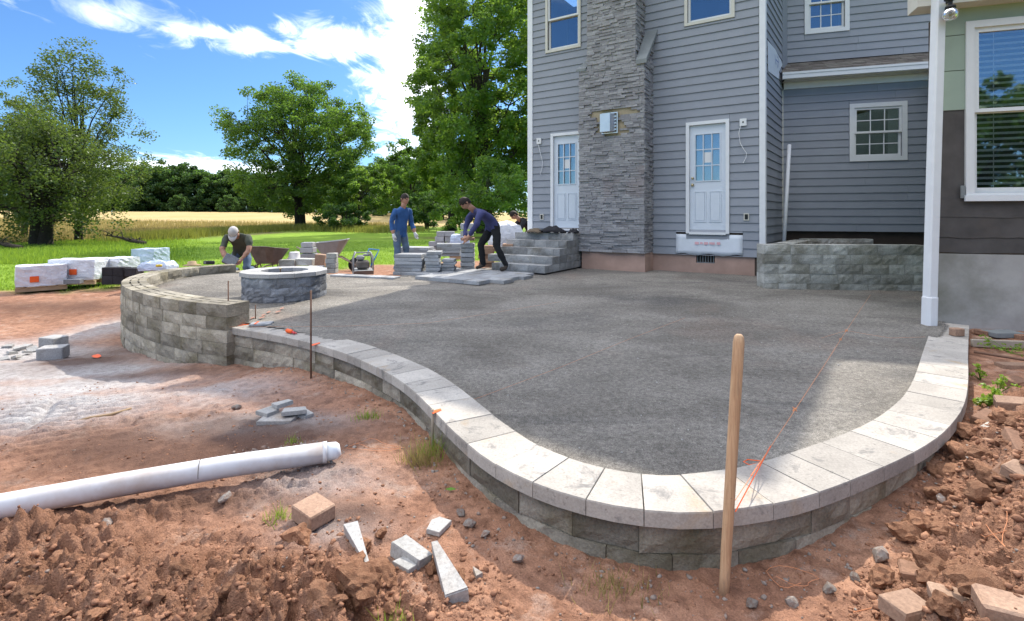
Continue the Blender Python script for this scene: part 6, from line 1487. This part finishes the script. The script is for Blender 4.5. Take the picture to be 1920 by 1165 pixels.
# thin tree and its bushy neighbour on the left
plant('airy_tree', 'tall thin-leaved tree on the left with sky showing through', None, 5, at(148, 32), 'leaf_olive', 'bark_dark', H=12.6, R=4.0, base=1.2, trunk_r=.20, clumps=210, n_per=110, leaf=.135, stems=2, taper='cone', inner=.15, nlimb=20, csize=.95, crown_c=6.6, crown_h=6.1)
plant('bushy_tree', 'dense olive tree at the far left with drooping low branches', None, 6, at(70, 26.5), 'leaf_olive', 'bark_dark', H=7.4, R=4.0, base=.7, trunk_r=.34, clumps=200, n_per=190, leaf=.12, stems=3, taper='cone', inner=.35, nlimb=12, droop=.7, csize=.85, crown_c=3.9, crown_h=3.4)
plant('bushy_tree', 'olive tree cut by the left edge of the picture', None, 16, at(-50, 29), 'leaf_olive', 'bark_dark', H=9.0, R=3.4, base=.7, trunk_r=.3, clumps=130, n_per=150, leaf=.13, stems=2, nlimb=10, crown_c=4.8, crown_h=4.2)
plant('slender_tree', 'slender pale stems with thin leaves between the two left trees', None, 26, at(45, 34), 'leaf_olive', 'bark', H=10.6, R=2.6, base=2.5, trunk_r=.12, clumps=80, n_per=100, leaf=.13, stems=5, nlimb=8, inner=.3)
# the tall trees against the house
plant('tall_tree', 'tall broadleaf tree rising behind the house corner', None, 7, at(905, 44), 'leaf_bright', 'bark_dark', H=25.5, R=6.3, base=1.5, trunk_r=.45, clumps=360, n_per=190, leaf=.24, stems=2, taper='broad', inner=.5, nlimb=14, crown_c=13.2, crown_h=12.4, csize=.8)
plant('tall_tree', 'tall leafy tree left of the one behind the house corner', None, 9, at(848, 52), 'leaf_bright', 'bark_dark', H=24, R=4.6, base=1.0, trunk_r=.4, clumps=280, n_per=170, leaf=.26, stems=1, taper='cone', inner=.45, nlimb=12, crown_c=11.5, crown_h=11.5, csize=.85)
plant('tall_tree', 'broad leafy tree hidden mostly by the house', None, 10, at(1010, 47), 'leaf_bright', 'bark_dark', H=24, R=6.0, base=1.5, trunk_r=.45, clumps=170, n_per=150, leaf=.34, stems=2, nlimb=10, crown_c=12.5, crown_h=11)
plant('edge_tree', 'mid-sized tree in the gap left of the tall trees', None, 11, at(770, 66), 'leaf_deep', 'bark_dark', H=11.5, R=4.6, base=.6, trunk_r=.3, clumps=130, n_per=160, leaf=.28, stems=1, nlimb=8, crown_c=5.8, crown_h=5.6)
plant('understory_shrub', 'bright leafy undergrowth at the foot of the tall trees', None, 12, at(915, 36), 'leaf_bright', 'bark_dark', H=5.2, R=3.2, base=.3, trunk_r=.12, clumps=80, n_per=150, leaf=.18, stems=3, nlimb=6, crown_c=3.0, crown_h=2.6)
plant('understory_shrub', 'dark leafy undergrowth left of the tall trees', None, 13, at(800, 58), 'leaf_far', 'bark_dark', H=4.2, R=3.0, base=.2, trunk_r=.12, clumps=55, n_per=130, leaf=.24, stems=3, nlimb=6, crown_c=2.1, crown_h=2.0)
# the far tree line across the field
q = random.Random(55)
FAR = [(205, 140, 1.0), (240, 138, .95), (275, 150, 1.12), (303, 142, 1.05), (330, 146, 1.2), (358, 150, 1.05), (385, 146, 1.0), (412, 150, 1.0), (440, 152, 1.05), (472, 156, 1.0), (505, 150, .95), (540, 155, 1.05), (600, 158, 1.0), (640, 150, 1.1), (690, 140, 1.05), (720, 128, 1.15), (748, 118, 1.1), (170, 150, 1.0), (130, 150, 1.0), (90, 155, 1.1), (40, 150, 1.0), (0, 150, 1.0), (790, 105, 1.05), (830, 95, 1.0)]
WORDS = {205: 'behind the airy tree\'s right edge', 240: 'at the left end of the open field', 275: 'third from the left over the field', 303: 'with the highest top over the field', 330: 'right of the highest one', 358: 'in the middle of the gap', 385: 'before the round tree\'s left edge', 412: 'touching the round tree\'s outline', 440: 'seen through the round tree\'s left side', 472: 'seen left of the round tree\'s trunk', 505: 'seen just left of the round tree\'s stems', 540: 'behind the round tree\'s trunk', 600: 'between the round tree and the low tree', 640: 'behind the low tree', 690: 'right of the low tree', 720: 'in the dip before the tall trees', 748: 'beside the mid-sized tree', 170: 'behind the airy tree\'s trunk', 130: 'behind the bushy tree\'s crown', 90: 'behind the bushy tree\'s trunk', 40: 'behind the slender stems', 0: 'at the far left edge', 790: 'behind the dark undergrowth', 830: 'behind the standing gap of light'}
for i, (px, d, sc) in enumerate(FAR):
    k = i % 3; x, y, z = at(px, d); z -= 1.3
    plant('far_tree', 'distant dark tree of the far tree line ' + WORDS[px], 'trees of the far tree line', 30 + k, (x, y, z), 'leaf_far', 'bark_dark', copy_of='far%d' % k, scale=sc, rz=q.uniform(0, 6.3), H=12.5 + k, R=6.4 + .4 * k, base=.4, trunk_r=.3, clumps=100, n_per=150, leaf=.5, stems=1, nlimb=5, inner=.5, crown_c=6.4 + .4 * k, crown_h=6.2 + .3 * k)
for i in range(22):
    px = 150 + 31 * i; d = 136 + 6 * (i % 3); x, y, z = at(px, d); z -= 0.8
    plant('far_bush', 'low dark bush filling the foot of the far tree line', 'bushes at the foot of the far tree line', 30 + i % 3, (x, y, z), 'leaf_far', copy_of='far%d' % (i % 3), scale=.42, rz=i * 2.1)
# trees behind the photographer: they show only as reflections in the window panes
for i, (x, y, sc) in enumerate(((2, -30, 1.0), (7, -24, 1.15), (13, -27, 1.2), (19, -22, 1.1), (28, -12, 1.1))):
    plant('garden_tree', ('first', 'second', 'third', 'fourth', 'fifth', 'sixth', 'seventh', 'eighth')[i] + ' tree behind the viewer, mirrored in the window panes', 'trees mirrored in the panes', 30 + i % 3, (x, y, gz(x, y)), 'leaf_green', copy_of='far%d' % (i % 3), scale=sc * .6, rz=i * 1.3)

# fallen bare branches at the left edge of the lawn
def branchwood(name, label, px, py, d, seed, L, sweep):
    c = PD(px, py, d); o = thing(name, label, 'branch', (c.x, c.y, gz(c.x, c.y))); q = random.Random(seed); mb = MB()
    mb.tube([(L * .5, 0, .15), (0, 0, .28), (-L * .4, .1, .45), (-L * .9, 0, .6)], [.10, .09, .06, .02], 7)
    for i in range(14):
        t_ = q.uniform(0, 1); s_ = Vector((L * .3 - t_ * L * 1.1, 0, .25 + .3 * t_)); e_ = s_ + Vector((q.uniform(-1.1, .7) * L * .5, q.uniform(-.5, .5) * L * .4, q.uniform(-.15, .8) * L * .45)); e_.z = max(.03, e_.z)
        mb.tube([s_, s_.lerp(e_, .5) + Vector((0, 0, .1)), e_], [.03, .02, .006], 5)
    mb.build('limbs', M['bare_branch'], o); return o
branchwood('fallen_branch', 'bare fallen branch on the grass right of the bushy tree', 245, 456, 27, 1, 1.6, 0)
branchwood('fallen_branch', 'dark fallen branches lying at the left edge of the grass', 10, 475, 23, 2, 1.5, 0)

# ------------------------------------------------------------------ grass
def blades(name, X, Y, h, w, mat, label, seed, lean=.5, dz=0.0):
    g = np.random.default_rng(seed); n = len(X); Z = ground_fields(X, Y)[0] + dz; a = g.uniform(0, 6.28, n); hh = h * (.5 + g.random(n)); dx, dy = np.cos(a), np.sin(a); la = g.uniform(0, 6.28, n); lr = lean * hh * g.random(n)
    P0 = np.stack([X - dx * w, Y - dy * w, Z - .01], 1); P1 = np.stack([X + dx * w, Y + dy * w, Z - .01], 1); P2 = np.stack([X + np.cos(la) * lr, Y + np.sin(la) * lr, Z + hh], 1)
    V = np.stack([P0, P1, P2], 1).reshape(-1, 3); Q = np.arange(n * 3).reshape(-1, 3)
    o = np_mesh(name, V, Q, M[mat], attrs={'v': ('FACE', g.random(n))}); return tag(o, label, 'grass', kind='stuff')
g = np.random.default_rng(5)
def pick(n, px0, px1, d0, d1, cond, power=1.0):
    X = np.zeros(0); Y = np.zeros(0)
    while len(X) < n:
        d = d0 + (d1 - d0) * g.random(n * 2) ** power; x = (g.uniform(px0, px1, n * 2) - 960) / F * d; k = cond(x, d); X = np.append(X, x[k]); Y = np.append(Y, d[k])
    return X[:n], Y[:n]
def lawn_only(x, y): f = ground_fields(x, y); return (f[1] > .55) & (f[2] < .3)
def field_only(x, y): f = ground_fields(x, y); return f[2] > .5
X, Y = pick(70000, -100, 1010, 10.5, 32, lawn_only, 1.4); blades('lawn_grass', X, Y, .05, .010, 'grass_blade', 'short bright green lawn behind the patio', 1)
X, Y = pick(26000, -100, 400, 17, 34, lambda x, y: lawn_only(x, y) & (g.random(len(x)) < np.clip((380 - (x / y * F + 960)) / 200, 0, 1)), 1.0); blades('rough_grass', X, Y, .16, .018, 'grass_blade', 'longer weedy grass below the left-hand trees', 2)
X, Y = pick(30000, -60, 760, 26, 75, field_only, 1.4); blades('field_grass', X, Y, .4, .03, 'straw_blade', 'tall dry grass of the field beyond the lawn', 3)
def strip(n, pts, wid):
    t_ = g.random(n) * (len(pts) - 1); i = t_.astype(int); f = t_ - i; p = np.array(pts, dtype=float); c_ = p[i] * (1 - f)[:, None] + p[i + 1] * f[:, None]; return c_[:, 0] + g.normal(0, wid, n), c_[:, 1] + g.normal(0, wid * 2, n)
X, Y = strip(16000, [at(265, 33)[:2], at(330, 38)[:2], at(420, 45)[:2], at(500, 52)[:2], at(560, 57)[:2]], .8); blades('border_grass', X, Y, .5, .03, 'meadow_blade', 'tall yellowish grass along the edge of the field', 4)
X, Y = strip(9000, [at(590, 58)[:2], at(640, 55)[:2], at(700, 50)[:2], at(760, 50)[:2]], 1.0); blades('border_grass', X, Y, .5, .03, 'meadow_blade', 'tall dull grass below the low tree', 6)
def tuft(x, y, r_, n, h, mat, label, seed, z=0.03):
    v = P(x, y, z); gg = np.random.default_rng(seed); X = v.x + gg.normal(0, r_, n); Y = v.y + gg.normal(0, r_ * .7, n); o = blades('grass_tuft', X, Y, h, .0022, mat, label, seed, .9); 
tuft(690, 768, .05, 110, .05, 'grass_blade', 'small green tuft on the soil below the wall', 21); tuft(790, 850, .06, 190, .11, 'straw_blade', 'yellow-green tuft at the foot of the wooden stake', 22); tuft(810, 835, .05, 90, .10, 'grass_blade', 'green tuft right against the wooden stake', 27)
tuft(525, 955, .03, 70, .05, 'grass_blade', 'small green tuft left of the tan brick', 23); tuft(745, 1150, .03, 36, .06, 'grass_blade', 'sparse weed sprouting at the bottom edge', 24); tuft(1150, 1065, .08, 160, .05, 'straw_blade', 'yellowish moss and grass at the wall foot near the middle', 25); tuft(548, 815, .03, 40, .04, 'grass_blade', 'tiny green tuft above the pipe end', 28)
# leafy weeds by the brick heap on the right
def weed(px, py, z, n, R, label, seed, s=.03):
    v = P(px, py, z); z0 = gz_full(v.x, v.y); gg = np.random.default_rng(seed); o = thing('weed', label, 'weed', (v.x, v.y, z0)); cen = np.stack([gg.normal(0, R, 9), gg.normal(0, R * .8, 9), np.abs(gg.normal(.06, .03, 9))], 1)
    V, Q, val = leaf_cards(gg, cen, np.full(9, R * .55), n, s, .7); np_mesh('leaves', V, Q, M['grass_blade'], o, attrs={'v': ('FACE', val)})
    mb = MB()
    for c_ in cen: mb.tube([(0, 0, 0), tuple(c_ * .6 + np.array([0, 0, .01])), tuple(c_)], [.003, .002, .001], 4)
    mb.build('stems', M['weed'], o)
weed(1853, 748, .15, 34, .06, 'bright leafy weed growing beside the coping on the right', 1); weed(1872, 728, .17, 14, .05, 'smaller dark weed behind the bright one on the right', 2, .028); weed(1838, 700, .15, 10, .04, 'low weed between coping and iron rod', 3, .025)
weed(1895, 655, .17, 14, .10, 'low green weeds along the edging board', 4, .03)
v = P(845, 905, .02); lf = mesh_obj('fallen_leaf', [(-.03, 0, .004), (0, .012, .008), (.03, 0, .004), (0, -.012, .002)], [(0, 1, 2, 3)], M['weed'], None, False, (v.x, v.y, gz_full(v.x, v.y) + .01)); tag(lf, 'single green leaf lying on the soil near the wall', 'leaf')
# ------------------------------------------------------------------ people
def person(name, label, base, rz, J, cloth, hair=None, cap=False, scale=1.0, look=(0, -1, 0), glove=None, boots='boot', sleeve=1.0):
    """J: joints (x, y, z) in metres in the figure's own frame; -y is where the figure faces before rz"""
    root = thing(name, label, 'person', base, rz)
    root.scale = (scale,) * 3
    names = ['pelvis', 'waist', 'chest', 'neck', 'shL', 'elL', 'wrL', 'shR', 'elR', 'wrR', 'hipL', 'knL', 'anL', 'toL', 'hipR', 'knR', 'anR', 'toR']
    rad = dict(pelvis=(.150, .125), waist=(.140, .115), chest=(.170, .125), neck=(.058, .058), shL=(.080, .078), elL=(.052, .050), wrL=(.036, .033), hipL=(.098, .098), knL=(.068, .066), anL=(.052, .050), toL=(.042, .034))
    for k in list(rad):
        if k.endswith('L'): rad[k[:-1] + 'R'] = rad[k]
    E_ = [('pelvis', 'waist'), ('waist', 'chest'), ('chest', 'neck'), ('chest', 'shL'), ('shL', 'elL'), ('elL', 'wrL'), ('chest', 'shR'), ('shR', 'elR'), ('elR', 'wrR'), ('pelvis', 'hipL'), ('hipL', 'knL'), ('knL', 'anL'), ('anL', 'toL'), ('pelvis', 'hipR'), ('hipR', 'knR'), ('knR', 'anR'), ('anR', 'toR')]
    me = bpy.data.meshes.new('skeleton'); me.from_pydata([J[n] for n in names], [(names.index(a), names.index(b)) for a, b in E_], [])
    ob = bpy.data.objects.new('tmp_body', me); C.objects.link(ob)
    sk = ob.modifiers.new('skin', 'SKIN'); sk.branch_smoothing = 0.6
    for i, n in enumerate(names): me.skin_vertices[0].data[i].radius = rad[n]; me.skin_vertices[0].data[i].use_root = (n == 'pelvis')
    ss = ob.modifiers.new('sub', 'SUBSURF'); ss.levels = 2; ss.render_levels = 2
    dg = bpy.context.evaluated_depsgraph_get(); ev = ob.evaluated_get(dg); bm = bmesh.new(); bm.from_mesh(ev.to_mesh()); ev.to_mesh_clear(); bpy.data.objects.remove(ob); bpy.data.meshes.remove(me)
    Jv = {n: Vector(J[n]) for n in names}
    bm.normal_update(); co = np.array([v.co[:] for v in bm.verts]); sd = len(label) * 3.7
    fold = fbm(co[:, 0] * 9 + co[:, 1] * 4 + sd, co[:, 2] * 13 + co[:, 1] * 6, 3, 3) - .5      # creases in the cloth
    fold2 = np.abs(fbm(co[:, 0] * 6 - co[:, 1] * 7, co[:, 2] * 8 + sd, 9, 3) - .5)
    for v, a, b in zip(bm.verts, fold, fold2): v.co += v.normal * float(.035 * a - .03 * b + .006)
    segs = {'torso': [('pelvis', 'waist'), ('waist', 'chest'), ('chest', 'neck'), ('chest', 'shL'), ('chest', 'shR')], 'upL': [('shL', 'elL')], 'upR': [('shR', 'elR')], 'loL': [('elL', 'wrL')], 'loR': [('elR', 'wrR')], 'legL': [('hipL', 'knL'), ('knL', 'anL')], 'legR': [('hipR', 'knR'), ('knR', 'anR')], 'hip': [('pelvis', 'hipL'), ('pelvis', 'hipR')], 'ft': [('anL', 'toL'), ('anR', 'toR')], 'nk': [('neck', 'neck')]}
    def nearest(p):
        best = (9, None, 0)
        for k, ss_ in segs.items():
            for a, b in ss_:
                A_, B_ = Jv[a], Jv[b]; d = B_ - A_; t_ = 0 if d.length < 1e-6 else max(0, min(1, (p - A_).dot(d) / d.length_squared)); dist = (p - (A_ + d * t_)).length / ((rad[a][0] * (1 - t_) + rad[b][0] * t_))
                if dist < best[0]: best = (dist, k, t_ if len(ss_) == 1 else t_)
        return best
    mats = [M['skin'], M[cloth[0]], M[cloth[1]], M[boots], M[glove] if glove else M['skin'], M['eye_dark'], M['lip']]
    for f in bm.faces:
        _, k, t_ = nearest(f.calc_center_median()); m = 1
        if k == 'nk': m = 0
        elif k in ('upL', 'upR'): m = 1 if t_ < (1.1 if sleeve >= 1 else sleeve * 2) else 0
        elif k in ('loL', 'loR'): m = 1 if t_ < (sleeve - .5) * 2 * .98 and sleeve > .5 else 0
        elif k in ('legL', 'legR', 'hip'): m = 2
        elif k == 'ft': m = 3
        f.material_index = m; f.smooth = True
    # the shirt's hem hangs over the trousers
    pv, wv = Jv['pelvis'], Jv['waist']; axis = (wv - pv).normalized()
    for f in bm.faces:
        if f.material_index == 2 and (f.calc_center_median() - pv).dot(axis) > .03: f.material_index = 1
    def merge(vs, fs, mi, smooth=True):
        nv = [bm.verts.new(v) for v in vs]
        for f in fs:
            try: nf = bm.faces.new([nv[i] for i in f]); nf.material_index = mi; nf.smooth = smooth
            except ValueError: pass
    # hands: palm, four fingers and a thumb, slightly curled
    for sd, s_ in (('L', -1), ('R', 1)):
        w, el = Jv['wr' + sd], Jv['el' + sd]; d = (w - el).normalized(); side = d.cross(Vector((0, -1, 0.2))).normalized(); fw = side.cross(d).normalized()
        hb = MB(); hb.tube([w - d * .02, w + d * .03, w + d * .075, w + d * .095], [.030, .036, .040, .030], 8)
        for i in range(4):
            o_ = side * (.027 - .018 * i); L = (.072, .085, .08, .062)[i]; p0 = w + d * .085 + o_; p1 = p0 + d * L * .5 + fw * .006; p2 = p0 + d * L * .85 + fw * .028; hb.tube([p0, p1, p2], [.0105, .010, .008], 6)
        t0 = w + d * .03 + side * s_ * .0 + fw * .028; hb.tube([t0, t0 + d * .04 + fw * .025, t0 + d * .075 + fw * .03], [.013, .012, .009], 6)
        merge(hb.v, hb.f, 4)
    # head with nose, brow, jaw, ears
    hc_ = Jv['neck'] + Vector(J['headdir']).normalized() * .155; up = Vector(J['headdir']).normalized(); fwd = Vector(look); fwd = (fwd - up * fwd.dot(up)).normalized(); rt = fwd.cross(up).normalized()
    hb = bmesh.new(); bmesh.ops.create_uvsphere(hb, u_segments=20, v_segments=14, radius=1.0)
    hv = []
    for v in hb.verts:
        x, y, z = v.co; wx, dy, hz = .077, .098, .122
        if z < -.1: wx *= 1 - .28 * (-z - .1); dy *= 1 - .12 * (-z - .1)
        p = rt * (x * wx) + fwd * (y * dy) + up * (z * hz)
        if y > .75 and abs(x) < .3:
            if -.35 < z < .12: p += fwd * (.022 * (1 - abs(z + .15) / .3 if abs(z + .15) < .3 else 0))
            if -.9 < z < -.6: p += fwd * .008
        hv.append(hc_ + p)
    hb.verts.index_update(); merge(hv, [tuple(v.index for v in f.verts) for f in hb.faces], 0); hb.free()
    mb = MB(); mb.tube([Jv['neck'] - up * .07, Jv['neck'] + up * .03, hc_ - up * .06], [.062, .056, .058], 12); merge(mb.v, mb.f, 0)
    mb = MB()
    for s_ in (-1, 1): mb.tube([hc_ + rt * s_ * .074 + up * .03, hc_ + rt * s_ * .090 + up * .005 - fwd * .012, hc_ + rt * s_ * .076 - up * .03], [.006, .013, .006], 6)
    merge(mb.v, mb.f, 0); mb = MB()
    for s_ in (-1, 1): mb.tube([hc_ + rt * (s_ * .030 - .012) + fwd * .090 + up * .012, hc_ + rt * (s_ * .030 + .012) + fwd * .090 + up * .012], .006, 6)
    merge(mb.v, mb.f, 5); mb = MB(); mb.tube([hc_ - rt * .022 + fwd * .090 - up * .062, hc_ + fwd * .098 - up * .062, hc_ + rt * .022 + fwd * .090 - up * .062], [.003, .006, .003], 6); merge(mb.v, mb.f, 6)
    bm.normal_update(); bmesh.ops.recalc_face_normals(bm, faces=bm.faces[:])
    bme = bpy.data.meshes.new('body'); bm.to_mesh(bme); bm.free()
    for m in mats: bme.materials.append(m)
    bo = bpy.data.objects.new('body', bme); C.objects.link(bo); bo.parent = root
    def shell(name, mat, zmin, grow, tilt=.35):
        hb = bmesh.new(); bmesh.ops.create_uvsphere(hb, u_segments=20, v_segments=14, radius=1.0); q = random.Random(5); vs = []
        for v in hb.verts: x, y, z = v.co; k = grow * (1 + (q.uniform(-.025, .035) if mat == 'hair' else 0)); vs.append(hc_ + (rt * (x * .080) + fwd * (y * .101) + up * (z * .125)) * k)
        hb.verts.index_update(); fs = [tuple(v.index for v in f.verts) for f in hb.faces if f.calc_center_median().z > zmin + tilt * f.calc_center_median().y]; hb.free(); return mesh_obj(name, vs, fs, M[mat], root, True)
    if hair: shell('hair', hair, -.12, 1.05, .55)
    if cap:
        cp = shell('cap', 'cap_cloth', .10, 1.10, .12); vs = []; fs = []
        for i in range(9):
            a = math.pi * (i / 8); c_, s_ = math.cos(a), math.sin(a); b_ = hc_ + up * .028; vs += [b_ + rt * c_ * .085 + fwd * (.05 + s_ * .055), b_ + rt * c_ * .08 + fwd * (.06 + s_ * .135) - up * .018 * s_]
        for i in range(8): fs.append((2 * i, 2 * i + 1, 2 * i + 3, 2 * i + 2))
        br = mesh_obj('brim', vs, fs, M['cap_cloth'], cp, True); md = br.modifiers.new('t', 'SOLIDIFY'); md.thickness = .006
    return root

# standing worker: weight on straight legs, leaning a little forward, looking down to the right
c = PD(752, 513, 11.0)
person('person', 'standing worker in a blue long-sleeved shirt, jeans and pale gloves looking down', (c.x, c.y, c.z), math.radians(52),
       dict(pelvis=(0, .03, .90), waist=(0, .02, 1.07), chest=(0, -.04, 1.28), neck=(0, -.08, 1.44), headdir=(0, -.25, 1), shL=(-.19, -.04, 1.36), elL=(-.25, .02, 1.08), wrL=(-.25, -.06, .84), shR=(.19, -.05, 1.36), elR=(.26, -.03, 1.09), wrR=(.25, -.16, .86),
            hipL=(-.095, .03, .85), knL=(-.11, -.02, .48), anL=(-.12, .03, .09), toL=(-.13, -.14, .035), hipR=(.095, .03, .85), knR=(.13, -.02, .48), anR=(.15, .06, .09), toR=(.17, -.10, .035)),
       ('shirt_blue', 'jeans'), hair='hair', look=(.1, -1, -.45), glove='glove', sleeve=.82, scale=1.0)
# stooping worker, seen from behind and the side, feet apart, reaching down to the blocks
c = PD(915, 511, 9.75)
person('person', 'stooping worker in a navy sweatshirt and black trousers reaching for the blocks', (c.x, c.y, .345), math.radians(-62),
       dict(pelvis=(0, .14, .88), waist=(0, .03, 1.00), chest=(0, -.18, 1.15), neck=(0, -.34, 1.20), headdir=(0, -.75, .55), shL=(-.20, -.24, 1.13), elL=(-.24, -.36, .86), wrL=(-.12, -.42, .66), shR=(.20, -.24, 1.13), elR=(.25, -.36, .88), wrR=(.12, -.44, .68),
            hipL=(-.10, .14, .84), knL=(-.18, -.08, .48), anL=(-.24, .02, .09), toL=(-.28, -.14, .035), hipR=(.10, .14, .84), knR=(.17, .10, .46), anR=(.20, .30, .09), toR=(.24, .14, .035)),
       ('shirt_navy', 'trousers_black'), hair='hair', look=(0, -.5, -1), sleeve=1.0, boots='boot', scale=1.0)
# kneeling worker bent over the wall, cap towards the camera
c = PD(446, 512, 10.65)
person('person', 'kneeling worker in a light cap and olive t-shirt bending over the wall', (c.x, c.y, .16), math.radians(12),
       dict(pelvis=(0, .30, .46), waist=(0, .20, .60), chest=(0, .02, .76), neck=(0, -.12, .80), headdir=(0, -.85, .35), shL=(-.20, -.02, .76), elL=(-.23, -.16, .50), wrL=(-.10, -.28, .30), shR=(.20, -.02, .76), elR=(.25, -.16, .52), wrR=(.15, -.30, .34),
            hipL=(-.10, .30, .42), knL=(-.16, -.02, .10), anL=(-.15, .40, .08), toL=(-.15, .55, .06), hipR=(.10, .30, .42), knR=(.16, -.02, .10), anR=(.15, .40, .08), toR=(.15, .55, .06)),
       ('shirt_olive', 'jeans'), cap=True, look=(0, -.35, -1), sleeve=.40, scale=1.06)
hbk = slab_obj('held_block', (.26, .13, .20), (c.x + .05, c.y - .36, .50), .25, 'block_pit', 'dark grey block held by the kneeling worker', 'block', rx=-.35, ry=.5, ch=.01)
# fourth worker half hidden behind the corner of the house
c = PD(984, 452, 13.6)
person('person', 'half hidden worker in dark clothes crouching behind the house corner', (c.x, c.y, .35), math.radians(-70),
       dict(pelvis=(0, .20, .62), waist=(0, .12, .76), chest=(0, -.05, .92), neck=(0, -.18, .98), headdir=(0, -.7, .5), shL=(-.20, -.08, .93), elL=(-.24, -.22, .68), wrL=(-.14, -.36, .5), shR=(.20, -.08, .93), elR=(.24, -.22, .68), wrR=(.14, -.36, .5),
            hipL=(-.10, .2, .58), knL=(-.16, -.14, .42), anL=(-.15, .06, .08), toL=(-.16, -.10, .035), hipR=(.10, .2, .58), knR=(.16, -.14, .42), anR=(.15, .06, .08), toR=(.16, -.10, .035)),
       ('cloth_dark', 'trousers_black'), hair='hair', look=(0, -.6, -1), sleeve=.6)
# ------------------------------------------------------------------ tidy: every thing's empty stands at its own base
bpy.context.view_layer.update()
for o in list(C.objects):
    if o.type == 'EMPTY' and o.parent is None and o.location.length < 1e-6 and o.children:
        lo = None
        pts = [ch.matrix_world @ Vector(b) for ch in o.children_recursive if ch.type == 'MESH' for b in ch.bound_box]
        if pts: rebase(o, (sum(p.x for p in pts) / len(pts), sum(p.y for p in pts) / len(pts), min(p.z for p in pts)))
